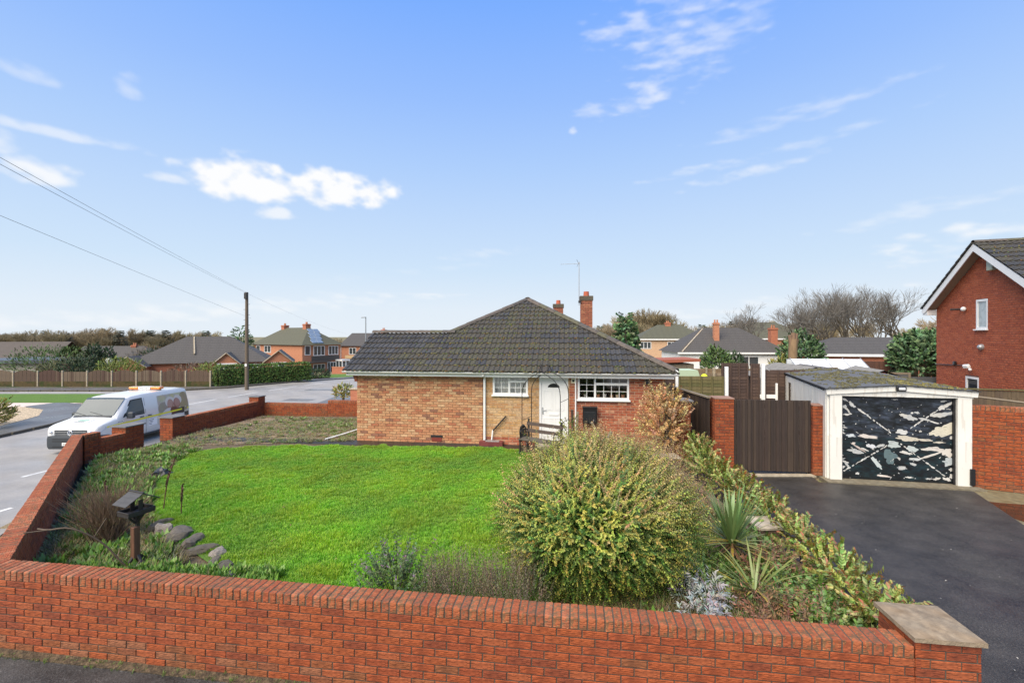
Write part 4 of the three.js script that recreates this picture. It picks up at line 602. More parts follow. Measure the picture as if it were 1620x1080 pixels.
// ---------------------------------------------------------------- the neighbour's gable on the right
{
  const a = -1.912, H = thing('neighbour_house', 'tall red brick gable end with white bargeboards at the right edge', 'house', [16.8, 0, 18], a);
  const Wd = 6.04, e = 4.42, ap = 6.27, y0 = -.3, holes = [[2.5, 3.12, 3.55, 4.56], [1.9, 2.65, .9, 1.9]], rise = (ap - e) / (Wd / 2), topAt = (x) => ap - Math.abs(x - Wd / 2) * rise;
  const rect = (h) => [[h[0], h[2]], [h[1], h[2]], [h[1], h[3]], [h[0], h[3]]];
  const wall = part('gable_wall', extr([[.01, y0 - .5], [Wd - .01, y0 - .5], [Wd - .01, e], [Wd / 2, ap], [.01, e]], .25, 0, holes.map(rect)).translate(0, 0, -.258), mat([.20, .10, .075], .95, { map: T.mottle }), H);
  bricks(wall, BR.house, [{ x0: 0, x1: Wd, y0, y1: 6.3, holes, top: topAt }], { most: 300, seed: 61, jit: .002 });
  part('side_wall', join([bb(.0, .25, y0 - .5, e, -9, -.27), bb(Wd - .25, Wd, y0 - .5, e, -9, -.27), bb(.25, Wd - .25, y0 - .5, e, -9, -8.75)]), BR.house.mats[0], H);
  part('floor_slab', bb(.26, Wd - .26, 2.2, 2.4, -8.7, -.3), M.white, H);
  const ov = .34, ohx = .32, tri = (p) => p, Yr = ap + .16, lowY = e - ohx * rise + .16;
  const sl = Math.hypot(1, rise), quad = (a2, b, c, d) => { const g = new THREE.BufferGeometry().setFromPoints([a2, b, c, a2, c, d]); g.computeVertexNormals(); return uvm(g); };
  const lE = V(-ohx, lowY, ov), rE = V(Wd + ohx, lowY, ov), A = V(Wd / 2, Yr, ov), back = (p) => V(p.x, p.y, -9.3);
  const roof = part('roof', join([quad(lE, A, back(A), back(lE)), quad(rE, A, back(A), back(rE))]), mat([.05, .05, .05], .9, { side: THREE.DoubleSide }), H);
  // tiles of the slope that faces the street; its eaves run along -z
  tiles(roof, rE.clone().add(V(.04, 0, .02)), V(0, 0, -1), V(-1 / sl, rise / sl, 0), { nRows: 12, rowSpan: () => [0, 5.4], most: 220, seed: 62, moss: (u, s) => (s > 2.9 ? .8 : .12) , cuts: [[0, 1, (Wd / 2 + ohx) * sl]] });
  ridge(roof, A.clone(), V(Wd / 2, Yr, -6), ridgeMats, 8);
  // edge of the left slope seen end on
  for (let k = 0; k < 11; k++) { const t = (k + .5) / 11; part('verge_tile', cb(.36, .045, .22, .008), RT.mats[k % 5], roof, [lerp(lE.x, A.x, t), lerp(lE.y, A.y, t) + .03, ov - .06], [0, 0, Math.atan(rise) - .06]); }
  const bar = (s) => extr([[0, -.02], [Wd / 2 + ohx, (Wd / 2 + ohx) * rise - .02], [Wd / 2 + ohx, (Wd / 2 + ohx) * rise - .26], [.2, -.16], [0, -.16]].map(([x, y]) => [s * x, y]), .03);
  part('bargeboard', bar(1).translate(-ohx, lowY, ov - .035), M.upvc, H); part('bargeboard', bar(-1).translate(Wd + ohx, lowY, ov - .035), M.upvc, H);
  const soff = mat([.16, .13, .10], .8); part('soffit', join([quad(V(-ohx, lowY - .2, ov - .04), V(Wd / 2, Yr - .2, ov - .04), V(Wd / 2, Yr - .2, -.01), V(-ohx, lowY - .2, -.01))]), mat([.30, .22, .16], .8, { side: THREE.DoubleSide }), H);
  part('eaves_box', bb(-ohx, .02, lowY - .24, lowY - .04, -9, ov - .04), M.upvc, H);
  const obsc = mat([.42, .48, .50], .12, { map: T.mottle });
  win(H, 2.5, 3.12, 3.55, 4.56, 0, { f: .075, glass: obsc }); win(H, 1.9, 2.65, .9, 1.9, 0, { f: .075, sill: false, glass: mat([.03, .035, .04], .06) });
  part('alarm_box', rb(.3, .34, .14, .03, 3.45, 5.62, .07), mat([.42, .44, .34], .5), H);
  part('overflow_pipe', rod([1.7, 4.28, 0], [1.62, 4.28, .3], .035, .035, 10), M.black, H); part('camera_dome', new THREE.SphereGeometry(.08, 14, 10), M.upvc, H, [1.95, 4.28, .08]);
  part('vent_cowl', join([new THREE.SphereGeometry(.09, 14, 10).translate(2.85, 2.95, .05).toNonIndexed(), rod([2.85, 2.95, 0], [2.85, 2.95, .05], .1, .1, 14)]), M.steel, H);
  part('conduit', rod([0, 2.2, .03], [2.1, 2.28, .03], .018, .018, 6), M.black, H);
  { const f = new THREE.Group(); f.name = 'flood_light'; H.add(f); part('lamp_head', cb(.22, .14, .12, .03), M.upvc, f, [2.3, 2.26, .16], [.4, .3, 0]); part('sensor', new THREE.SphereGeometry(.05, 12, 8), M.upvc, f, [2.42, 2.16, .12]); part('junction_box', cb(.14, .14, .08, .02), M.black, f, [1.35, 2.32, .05]); }
}

// ---------------------------------------------------------------- lawn blades and rough growth
function tuftG(seed, n, h, rad, cols, w = .0032, lean = .5) { const R = mulberry(seed), f = new Fol(); for (let i = 0; i < n; i++) { const a = R() * 6.28, r = rad * Math.sqrt(R()), b = V(Math.cos(a) * r, 0, Math.sin(a) * r), o = V(Math.cos(a + R()), 0, Math.sin(a + R())), c = jitC(R, cols[Math.floor(R() * cols.length)], .25); f.strap(b, V(o.x * lean * R(), 1, o.z * lean * R()).normalize(), o, h * (.55 + .6 * R()), w * (.7 + .6 * R()), .7 * R() + lean * .4, c, c, 2); } return f.geo(); }
{
  const cols = [[.25, .49, .006], [.21, .43, .005], [.30, .53, .008], [.36, .53, .02]];
  const geos = [1, 2, 3].map((k) => tuftG(k, 17, .046, .047, cols)); const sets = [[], [], []], cs = [[], [], []], R = mulberry(101);
  for (let k = 0; k < 62000; k++) { const X = lerp(-8.7, 1.8, R()), Z = lerp(5, 13.1, R() ** 1.15); if (!inside(lawn, X + .14 * (fbm(X * 4, Z * 4, 0, 3, 2) - .5), Z + .5 * (fbm(X * 3 + 7, Z * 3, 0, 4, 3) - .5))) continue; const i = k % 3, n = fbm(X * 1.1 + 20, Z * 1.1, 0, 55, 4), y = fbm(X * 3 + 9, Z * 3, 0, 58, 3); sets[i].push(mtx(X, .218, -Z, 0, R() * 6.3, 0, .9 + .5 * R(), .75 + .9 * n * R() + (y > .68 ? .4 : 0), .9 + .5 * R())); { const w = fbm(X * .7 + 3, Z * .9 + 3, 0, 59, 3), d = lerp(.86, 1.08, smooth(.3, .68, w)); cs[i].push(lin(d * lerp(.6, 1.22, y) * lerp(.85, 1.15, n), d * lerp(.78, 1.15, n), .9)); } }
  geos.forEach((g, i) => tag(copies('lawn_grass', g, grassM, scene, sets[i], cs[i]), ['short bright green grass covering the lawn', 'bright blades of mown grass among the lawn', 'fresh green blades filling the lawn'][i]));
  const dull = [[.17, .22, .035], [.22, .24, .06], [.27, .23, .09], [.13, .18, .03], [.30, .25, .12]], dry = [[.26, .20, .10], [.30, .24, .13], [.20, .15, .08], [.16, .15, .05]];
  const beds = { left: [[-5.7, 5.2], [-4.2, 5.1], [-4.5, 6.3], [-5.5, 7.1], [-6.6, 8.2], [-7.6, 9.6], [-8.3, 11.2], [-8.5, 12.4], [-9.9, 12.8], [-10.5, 11.5]], gravel: gravelGarden, right: [[.6, 4.55], [3.6, 4.2], [3.65, 10.9], [2.2, 10.9], [1.7, 9]], front: [[-4, 5.05], [-.5, 4.5], [-.4, 4.95], [-1.4, 5.1], [-3.3, 5.6], [-4.2, 6.0]] };
  const tg = [tuftG(11, 12, .14, .06, dull, .0035, .8), tuftG(12, 10, .16, .07, dry, .003, 1.1), tuftG(13, 12, .11, .05, [[.15, .27, .025], [.19, .30, .035], [.12, .22, .02]], .0045, .8)], ms = [[], [], []], kc = [[], [], []];
  const put = (poly, n, x0, x1, z0, z1, p0, p1, hs = 1) => { for (let k = 0; k < n; k++) { const X = lerp(x0, x1, R()), Z = lerp(z0, z1, R()); if (!inside(poly, X, Z)) continue; const q = fbm(X * 1.2 + 50, Z * 1.2, 0, 66, 4); if (q < (poly === beds.left ? .16 : .3)) continue; const i = R() < p0 ? 1 : (R() < p1 + (q - .5) * 2 ? 2 : 0); ms[i].push(mtx(X, .2, -Z, 0, R() * 6.3, 0, 1 + R() * .6, hs * (.4 + 1.1 * R() * q * 1.4), 1 + R() * .6)); kc[i].push(lin(.8 + .5 * R(), .8 + .4 * R(), .8 + .4 * R())); } };
  put(beds.left, 15000, -10.6, -4.2, 5.1, 12.9, .2, .42); put(beds.gravel, 3400, -10.3, -4.6, 12.9, 17.6, .3, .35, .55); put(beds.right, 8000, .6, 3.7, 4.2, 10.9, .34, .45); put(beds.front, 1500, -4.3, -.3, 4.5, 6, .3, .4);
  const names = ['patchy tufts of dull grass in the garden beds', 'dry straw coloured grass in the garden beds', 'green weedy grass in the garden beds'];
  tg.forEach((g, i) => tag(copies('rough_grass', g, grassM, scene, ms[i], kc[i]), names[i]));
  // small broad leaved weeds
  const wg = [21, 22].map((s) => { const Q = mulberry(s), f = new Fol(); for (let k = 0; k < 12; k++) { const a = k * 2.4, o = V(Math.cos(a), .35 + .5 * Q(), Math.sin(a)).normalize(); f.leaf(V(o.x * .01, .01, o.z * .01), o, o.clone().cross(V(0, 1, 0)).normalize(), .05 + .05 * Q(), .014 + .012 * Q(), jitC(Q, s === 21 ? [.14, .28, .04] : [.20, .27, .07], .3), .2, .4); } return f.geo(); });
  const wm = [[], []]; for (let k = 0; k < 2600; k++) { const X = lerp(-10.5, -4.2, R()), Z = lerp(5.1, 12.9, R()); if (inside(beds.left, X, Z) && fbm(X * 1.5, Z * 1.5 + 3, 0, 74, 3) > .36) wm[k % 3 ? 0 : 1].push(mtx(X, .2, -Z, (R() - .5) * .4, R() * 6.3, 0, .7 + R() * 1.3)); }
  for (let k = 0; k < 2600; k++) { const b = [beds.left, beds.right, beds.front, beds.gravel][k % 4 === 3 ? 3 : k % 3], X = lerp(-10.4, 3.7, R()), Z = lerp(4.2, 17.5, R()); if (inside(b, X, Z) && fbm(X * 1.5, Z * 1.5 + 7, 0, 71, 3) > .45) wm[k % 2].push(mtx(X, .2, -Z, (R() - .5) * .4, R() * 6.3, 0, .6 + R() * 1.2)); }
  for (let k = 0; k < 2200; k++) { const X = rr(2.2, 3.7), Z = rr(4.2, 7.5); wm[0].push(mtx(X, .2, -Z, (R() - .5) * .4, R() * 6.3, 0, .5 + R() * .8)); }
  for (let k = 0; k < 1500; k++) { const t = R(), X = lerp(-5.9, -3.0, t), Z = lerp(5.25, 5.1, t) + R() * .9; wm[k % 2].push(mtx(X, .2, -Z, (R() - .5) * .4, R() * 6.3, 0, .6 + R() * 1.1)); }
  wg.forEach((g, i) => tag(copies('weeds', g, leafShine, scene, wm[i]), ['low green weeds carpeting the flower beds', 'pale leaved weeds among the flower beds'][i]));
  // litter: fallen leaves on beds and drive
  const lg = (() => { const f = new Fol(); f.leaf(V(0, 0, 0), V(0, 0, 1), V(1, 0, 0), .05, .016, [1, 1, 1], .4, .2); return f.geo(); })(), lm = [], lc = [];
  for (let k = 0; k < 1500; k++) { const X = lerp(-9.8, 3.7, R()), Z = lerp(4.2, 12.5, R()); if (inside(lawn, X, Z) && R() < .9) continue; if (!Object.values(beds).some((b) => inside(b, X, Z))) continue; lm.push(mtx(X, .215 + .02 * R(), -Z, (R() - .5) * .8, R() * 6.3, (R() - .5) * .8, .5 + R())); lc.push(lin(...[[.16, .08, .035], [.24, .15, .06], [.10, .05, .03]][k % 3])); }
  for (let k = 0; k < 60; k++) { lm.push(mtx(rr(4.3, 9), .012, -rr(4, 10), 0, R() * 6.3, 0, .2 + .35 * R())); lc.push(lin(.5, .47, .42)); }
  for (let k = 0; k < 130; k++) { const X = rr(-8, 1), Z = rr(5.3, 12.6); if (inside(lawn, X, Z)) { lm.push(mtx(X, .262, -Z, .2 * R(), R() * 6.3, .2 * R(), .5 + .7 * R())); lc.push(lin(...[[.20, .11, .05], [.28, .19, .08], [.13, .07, .04]][k % 3])); } }
  tag(copies('fallen_leaves', lg, leafDull, scene, lm, lc), 'scattered brown leaves on beds and driveway');
  // weeds and moss along the foot of the street wall
  const fm = [], fc = []; for (let k = 0; k < 260; k++) { const t = R() ** .8, s = t * 9, o = .02 + .1 * R(); fm.push(mtx(-5.9 + s * U[0] - o * W[0] * -1 * 0, .0, -(4.92 + s * U[1] - o), 0, R() * 6.3, 0, .2 + .3 * R(), .15 + .4 * R() * R(), .3)); fc.push(lin(.9, .9, .8)); }
  tag(copies('wall_foot_weeds', tg[2], grassM, scene, fm, fc), 'sparse moss and weeds along the foot of the street wall');
  structure('wall_footing', bb(0, 9.3, -.05, .012, 0, .10).applyMatrix4(new THREE.Matrix4().makeRotationY(-TH)).translate(-5.95, 0, -4.927), mat([.20, .17, .13], .95, { map: T.gravel, bumpMap: T.fine, bumpScale: .01 }), 'gritty mortar strip along the foot of the street wall');
}
// ---------------------------------------------------------------- shrubs and flowers
function rodsG(list, seg = 5) { return join(list.map(([a, b, r0, r1]) => rod(a, b, r0, r1, seg))); }
function mound(o, name, geo, material, n, [cx, cy, cz], [rx, ry, rz], { seed = 1, inner = .55, out = .8, up = .35, scale = [.8, 1.3], pick, low = -.6, color, rough = .18, droop = 0 } = {}) {
  const R = mulberry(seed), geos = Array.isArray(geo) ? geo : [geo], ms = geos.map(() => []), cs = geos.map(() => []);
  for (let k = 0; k < n; k++) { const z = 1 - (1 - low) * R(), a = R() * 6.283, s = Math.sqrt(Math.max(0, 1 - z * z)), d = V(s * Math.cos(a), z, s * Math.sin(a)), bump = 1 + rough * 2 * (fbm(d.x * 2.6 + d.z * 1.3 + 9 + seed, d.y * 2.6 + d.z * 1.7 + 9, 0, seed + 3, 3) - .5), q = lerp(inner, 1, Math.sqrt(R())) * bump, p = V(cx + d.x * rx * q, cy + d.y * ry * q, cz + d.z * rz * q), dir = d.clone().multiplyScalar(out).add(V((R() - .5) * .7, up - droop * (1 - d.y) + (R() - .5) * .5, (R() - .5) * .7)).normalize(); const i = pick ? pick(d, q, R) : Math.floor(R() * geos.length); ms[i].push(along(p, dir, R() * 6.28, lerp(scale[0], scale[1], R()))); cs[i].push(color ? color(d, R) : lin(.8 + .45 * R(), .8 + .4 * R(), .8 + .4 * R())); }
  geos.forEach((g, i) => ms[i].length && copies(name, g, material, o, ms[i], cs[i]));
}
{ // the big golden bush
  const o = thing('golden_bush', 'large rounded bush with golden tipped sprays behind the street wall', 'bush', [1.08, .2, 6.02]);
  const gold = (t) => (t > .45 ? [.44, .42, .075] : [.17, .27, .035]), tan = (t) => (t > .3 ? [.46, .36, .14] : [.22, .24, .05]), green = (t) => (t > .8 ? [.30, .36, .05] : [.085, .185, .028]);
  const gs = [sprayG(1, { n: 11, len: .26, colAt: gold, bend: .5, leafL: .024, leafW: .009 }), sprayG(2, { n: 12, len: .30, colAt: tan, bend: .35, leafL: .021, leafW: .0075 }), sprayG(3, { n: 11, len: .24, colAt: green, bend: .6, leafL: .025, leafW: .010 }), sprayG(4, { n: 10, len: .20, colAt: green, bend: .3, leafL: .025, leafW: .010 })];
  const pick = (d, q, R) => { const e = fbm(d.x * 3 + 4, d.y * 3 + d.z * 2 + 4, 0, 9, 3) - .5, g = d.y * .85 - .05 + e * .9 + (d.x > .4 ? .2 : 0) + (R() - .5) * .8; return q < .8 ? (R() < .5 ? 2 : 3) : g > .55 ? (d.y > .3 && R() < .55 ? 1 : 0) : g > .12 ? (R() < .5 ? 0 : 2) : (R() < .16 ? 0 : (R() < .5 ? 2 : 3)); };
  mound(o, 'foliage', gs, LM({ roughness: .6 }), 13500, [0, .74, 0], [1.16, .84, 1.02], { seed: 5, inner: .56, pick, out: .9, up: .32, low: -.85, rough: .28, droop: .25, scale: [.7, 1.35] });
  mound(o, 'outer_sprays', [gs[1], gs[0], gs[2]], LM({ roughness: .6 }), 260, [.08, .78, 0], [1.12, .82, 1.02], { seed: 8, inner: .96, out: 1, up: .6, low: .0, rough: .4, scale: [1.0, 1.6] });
  const R = mulberry(6), st = []; for (let k = 0; k < 60; k++) { const a = R() * 6.28, e = .3 + R() * .9; st.push([[Math.cos(a) * .1, 0, Math.sin(a) * .1], [Math.cos(a) * Math.cos(e) * 1.0, .3 + Math.sin(e) * 1.1, Math.sin(a) * Math.cos(e) * .9], .012, .003]); }
  part('stems', rodsG(st), M.twig, o).userData.kind = 'stuff';
}
function strapPlant(name, label, p, list, seed, m = leafShine) { const R = mulberry(seed), o = thing(name, label, 'plant', p), f = new Map(); for (const [n, l0, l1, e0, e1, bend, w, cA, cB, nm] of list) { const q = new Fol(); for (let k = 0; k < n; k++) { const a = k * 2.4 + R(), e = lerp(e0, e1, R()), out = V(Math.cos(a), 0, Math.sin(a)), d = out.clone().multiplyScalar(Math.cos(e)).add(V(0, Math.sin(e), 0)), c = jitC(R, cA, .25); q.strap(V(out.x * .02, .06 + .1 * R(), out.z * .02), d, out, lerp(l0, l1, R()), w, bend * (.5 + R()), c, cB ? jitC(R, cB, .2) : c, 6); } part(nm ?? 'leaves', q.geo(), m, o); } return o; }
strapPlant('spiky_yucca', 'upright green spiky plant with yellowing lower leaves beside the big bush', [3.0, .42, 6.2], [[60, .55, .85, .85, 1.45, .12, .019, [.17, .27, .09]], [26, .35, .6, .2, .8, .5, .016, [.20, .27, .08], [.30, .28, .08]], [16, .35, .6, -.2, .3, .9, .014, [.45, .33, .05], [.50, .36, .06], 'yellow_leaves'], [26, .2, .4, -.9, -.3, .8, .012, [.17, .10, .05], [.20, .12, .06], 'dead_leaves']], 8);
strapPlant('strap_leaved_plant', 'low arching green and yellow strap leaved plant behind the street wall', [2.86, .2, 5.35], [[40, .4, .75, .3, 1.1, .7, .012, [.15, .22, .06], [.25, .25, .06]], [10, .4, .7, .1, .7, .8, .012, [.5, .36, .04], [.52, .38, .05], 'yellow_leaves']], 9);
strapPlant('spiky_yucca', 'small spiky green plant against the bungalow wall', [2.75, .2, 11.7], [[44, .45, .75, .4, 1.3, .45, .018, [.22, .27, .10], [.32, .30, .12]]], 10);
function silver() { const o = thing('silver_plant', 'silvery white leaved plant at the foot of the big bush', 'plant', [2.16, .2, 5.15]); const f = new Fol(), R = mulberry(12); for (let k = 0; k < 9; k++) { const a = k * .7 + 1, L = .035, side = V(0, 0, 1); f.leaf(V(0, k * .022, 0), V(Math.cos(a) * .8, .5, Math.sin(a) * .8).normalize(), V(-Math.sin(a), 0, Math.cos(a)), .06, .01, jitC(R, [.36, .38, .36], .2)); } mound(o, 'foliage', f.geo(), leafDull, 95, [0, .14, 0], [.20, .2, .2], { seed: 13, inner: .3 }); }
silver();
{ const o = thing('silver_plant', 'smaller silvery plant nearer the street wall', 'plant', [1.98, .2, 4.75]); const f = new Fol(), R = mulberry(14); for (let k = 0; k < 8; k++) { const a = k * 1.7; f.leaf(V(0, k * .02, 0), V(Math.cos(a) * .8, .5, Math.sin(a) * .8).normalize(), V(-Math.sin(a), 0, Math.cos(a)), .055, .009, jitC(R, [.36, .38, .36], .2)); } mound(o, 'foliage', f.geo(), leafDull, 70, [0, .12, 0], [.18, .16, .16], { seed: 15, inner: .3 }); }
{ // leafy shrubs along the driveway edging
  const pal = [[.18, .27, .05], [.25, .33, .07], [.33, .37, .10], [.40, .36, .11], [.34, .14, .06]], cAt = (t, R) => pal[Math.floor(R() * (t > .7 ? 5 : 3.6))];
  const gs = [31, 32, 33].map((s) => sprayG(s, { n: 7, len: .26, leafL: .075, leafW: .021, colAt: cAt, bend: .4, flat: false, whorl: true, spread: .85, stemC: [.10, .05, .03] }));
  const rows = [[3.9, 4.62, .26, .34], [4.0, 5.05, .34, .36], [4.08, 5.75, .30, .40], [4.12, 6.5, .28, .42], [4.14, 7.25, .27, .48], [4.16, 8.05, .28, .50], [4.14, 8.85, .30, .55], [4.1, 9.6, .30, .62], [4.2, 10.25, .26, .72]];
  const lab = ['nearest the capped corner pier', 'second from the capped corner pier', 'third from the capped corner pier', 'fourth from the capped corner pier', 'just behind the stone topped stub', 'half way along the driveway', 'third from the gate end', 'second from the gate end', 'tallest one at the gate end'];
  rows.forEach(([X, Z, r, h], i) => { const o = thing('hedge_shrub', `leafy green shrub along the driveway, ${lab[i]}`, 'shrub', [X, .02, Z], 0, 'shrubs along the driveway edge'), R = mulberry(300 + i), st = [];
    for (let k = 0; k < 5; k++) { const a = R() * 6.28; st.push([[(R() - .5) * .1, 0, (R() - .5) * .12], [Math.cos(a) * r * .8, h * (.8 + .3 * R()), Math.sin(a) * .3], .010, .005]); } part('stems', rodsG(st), M.twig, o);
    mound(o, 'foliage', gs, LM({ roughness: .45 }), 150, [0, h * .9, 0], [r * .85, h * .45, .46], { seed: 310 + i, inner: .2, out: .7, up: .45, low: -.8, scale: [.55, .95] }); });
}
{ // golden dry leaved shrub by the bungalow corner
  const o = thing('dry_leaved_shrub', 'tall shrub with papery golden brown leaves by the slate capped pier', 'shrub', [3.75, .2, 11.25]), cAt = (t, R) => [[.52, .34, .13], [.45, .27, .09], [.58, .42, .20], [.36, .20, .07]][Math.floor(R() * 4)];
  const gs = [41, 42].map((s) => sprayG(s, { n: 8, len: .3, leafL: .06, leafW: .02, colAt: cAt, bend: .4, flat: false, stemC: [.16, .10, .06] })); mound(o, 'foliage', gs, leafDull, 330, [0, 1.05, 0], [.48, .75, .42], { seed: 44, inner: .3, out: .6, up: .5, low: -.95, rough: .45 });
  const R = mulberry(45), st = []; for (let k = 0; k < 16; k++) { const a = R() * 6.28; st.push([[(R() - .5) * .15, 0, (R() - .5) * .15], [Math.cos(a) * .42 * R(), 1 + .7 * R(), Math.sin(a) * .4 * R()], .012, .004]); } part('stems', rodsG(st), M.twig, o);
}
{ // brown feathery growth above and behind the big bush
  const cAt = (t, R) => [[.38, .24, .12], [.44, .31, .14], [.30, .18, .11], [.40, .34, .10]][Math.floor(R() * 4)], gs = [51, 52].map((s) => sprayG(s, { n: 12, len: .42, leafL: .022, leafW: .006, colAt: cAt, bend: .25, stemC: [.2, .12, .07] }));
  [['feathery brown shrub between bench and big bush', [1.75, .2, 9.6], [.75, .55, .7], 460], ['feathery brown shrub in front of the kitchen window', [2.75, .2, 9.3], [.75, .5, .8], 420], ['wispy tan shrub right of the big bush', [2.6, .2, 7.4], [.5, .45, .7], 330]].forEach(([l, p, r, n], i) => { const o = thing('feathery_shrub', l, 'shrub', p); mound(o, 'foliage', gs, leafDull, n, [0, r[1] * .8, 0], r, { seed: 53 + i, inner: .2, out: .45, up: .9, low: -.5, rough: .4 }); });
}
{ // twiggy plants behind the street wall, centre
  const o = thing('leafy_herb', 'green leafy herb with mauve flower spikes behind the street wall', 'plant', [-1.35, .2, 5.3]), gs = [61, 62].map((s) => sprayG(s, { n: 8, len: .3, leafL: .04, leafW: .014, colAt: (t, R) => (t > .85 && R() < .5 ? [.22, .12, .22] : [[.08, .16, .04], [.12, .19, .06]][Math.floor(R() * 2)]), bend: .3, flat: false, stemC: [.12, .08, .07] })); mound(o, 'foliage', gs, leafDull, 130, [0, .2, 0], [.33, .28, .26], { seed: 63, inner: .2, out: .6, up: .6, low: -.3, rough: .5 });
  const R = mulberry(64), st = []; for (let k = 0; k < 14; k++) { const a = R() * 6.28, q = .2 + .25 * R(); st.push([[0, 0, 0], [Math.cos(a) * q, .4 + .35 * R(), Math.sin(a) * q], .005, .0015]); } part('stems', rodsG(st), M.twig, o);
  const l2 = [['bushy grey brown lavender left of the big bush', [-.62, .2, 5.2], [.5, .33, .34], 430], ['twiggy grey brown lavender against the big bush', [.02, .2, 5.05], [.42, .38, .34], 380]]; const g2 = [65, 66].map((s) => sprayG(s, { n: 9, len: .30, leafL: .03, leafW: .0035, colAt: (t, R) => [[.20, .17, .10], [.16, .13, .08], [.22, .21, .11], [.14, .15, .07]][Math.floor(R() * 4)], bend: .12, spread: .6, stemC: [.16, .11, .08] }));
  l2.forEach(([l, p, r, n], i) => { const q = thing('lavender', l, 'plant', p); mound(q, 'foliage', g2, leafDull, n, [0, r[1] * .4, 0], r, { seed: 67 + i, inner: .1, out: .25, up: 1.1, low: -.2 }); });
}
{ // brown stalks of a cut back shrub in the left bed
  const o = thing('twiggy_shrub', 'leafless tan twiggy shrub behind the bird table', 'shrub', [-6.15, .2, 6.95]), R = mulberry(71), st = [], st2 = [];
  for (let k = 0; k < 170; k++) { const a = R() * 6.28, r = .2 + .42 * R(), h = .4 + .6 * R(), b = [(R() - .5) * .35, 0, (R() - .5) * .35], m = [b[0] + Math.cos(a) * r * .4, h * .55, b[2] + Math.sin(a) * r * .4], e = [b[0] + Math.cos(a) * r, h, b[2] + Math.sin(a) * r]; st.push([b, m, .006, .0045], [m, e, .0045, .002]); for (let w = 0; w < 3; w++) st2.push([m, [m[0] + (R() - .5) * .25, m[1] + .2 + .2 * R(), m[2] + (R() - .5) * .25], .003, .0012]); }
  part('stems', rodsG(st, 4), mat([.18, .115, .07], .9), o).userData.kind = 'stuff'; part('twigs', rodsG(st2, 3), mat([.22, .145, .09], .9), o).userData.kind = 'stuff';
  const spike = (l, p, h, lean) => { const q = thing('seed_stalk', l, 'plant', p), pts = [[0, 0, 0], [lean * .3, h * .5, 0], [lean, h, .02]]; part('stalk', tube(pts, .009, 10, 5), mat([.10, .045, .03], .9), q); const f = new Fol(), Q = mulberry(72); for (let k = 0; k < 70; k++) { const t = .45 + .55 * Q(), a = Q() * 6.28; f.flat(V(lerp(0, lean, t * t), h * t, 0), V(Math.cos(a) * .6, .8, Math.sin(a) * .6).normalize(), V(-Math.sin(a), 0, Math.cos(a)), .05, .012, jitC(Q, [.13, .06, .04], .3)); } part('seed_head', f.geo(), leafDull, q); };
  spike('tall dark brown seed stalk leaning over the bed', [-6.25, .2, 8.15], .95, .22); spike('short dark seed stalk left of the bird table', [-6.75, .2, 7.6], .7, -.05); spike('thin dark seed stalk near the black bag', [-5.75, .2, 7.9], .55, .03);
}
{ // rosettes of broad leaves inside the wall
  const f = new Fol(), R = mulberry(81); for (let k = 0; k < 11; k++) { const a = k * 2.4, e = .25 + .6 * R(), o = V(Math.cos(a) * Math.cos(e), Math.sin(e), Math.sin(a) * Math.cos(e)); f.leaf(V(o.x * .015, .01, o.z * .015), o, V(-Math.sin(a), 0, Math.cos(a)), .14 + .08 * R(), .036, jitC(R, [.11, .24, .04], .25), .35, .45); } const g = f.geo();
  const spots = [[-5.35, 5.3, 'in the corner of the two walls'], [-5.05, 5.25, 'second from the wall corner'], [-4.75, 5.35, 'just left of the bird table foot'], [-4.4, 5.15, 'just right of the bird table foot'], [-5.5, 5.6, 'under the fallen twig'], [-3.75, 5.2, 'below the dark stone'], [-3.3, 5.1, 'nearest the lawn behind the street wall'], [-6.9, 8.6, 'alone beside the seed stalks']];
  spots.forEach(([X, Z, where], i) => { const o = thing('leaf_rosette', `rosette of broad green leaves ${where}`, 'plant', [X, .2, Z], i * 1.3, 'broad leaved rosettes in the left bed'); part('leaves', g, leafShine, o, null, null, .75 + .5 * R()); });
}
{ // low leafy cover and dead fronds in the right hand bed
  const g = [91, 92].map((s) => sprayG(s, { n: 6, len: .16, leafL: .045, leafW: .016, colAt: (t, R) => [[.10, .21, .035], [.14, .27, .05], [.08, .17, .03], [.20, .29, .07]][Math.floor(R() * 4)], bend: .5, flat: false, whorl: true, spread: .9 })), d = [93, 94].map((s) => sprayG(s, { n: 10, len: .34, leafL: .05, leafW: .007, colAt: (t, R) => [[.26, .13, .07], [.32, .18, .09], [.20, .10, .06]][Math.floor(R() * 3)], bend: .7, spread: .8, stemC: [.2, .1, .06] }));
  for (const [l, X, Z, rx, rz, n] of [['ivy like green cover beside the edging stones', 3.38, 5.35, .36, .75, 420], ['low green cover behind the capped corner pier', 3.2, 4.5, .5, .35, 240], ['green leafy cover under the spiky plant', 3.45, 6.6, .3, .6, 260], ['green cover between big bush and strap leaved plant', 2.45, 5.7, .4, .5, 240]]) { const o = thing('ground_cover', l, 'plant', [X, .2, Z]); mound(o, 'foliage', g, leafShine, n, [0, .02, 0], [rx, .14, rz], { seed: Math.round(X * 91 + Z * 7), inner: .1, out: .5, up: .6, low: 0, rough: .5, scale: [.6, 1.2] }); }
  for (const [l, X, Z, rx, n] of [['heap of reddish dead fronds behind the street wall', 2.95, 4.85, .42, 150], ['dead brown fronds right of the stone topped stub', 3.35, 6.0, .3, 90]]) { const o = thing('dead_fronds', l, 'plant', [X, .22, Z]); mound(o, 'foliage', d, leafDull, n, [0, 0, 0], [rx, .13, rx * .8], { seed: Math.round(X * 51), inner: .1, out: .8, up: .15, low: 0, rough: .4 }); }
}

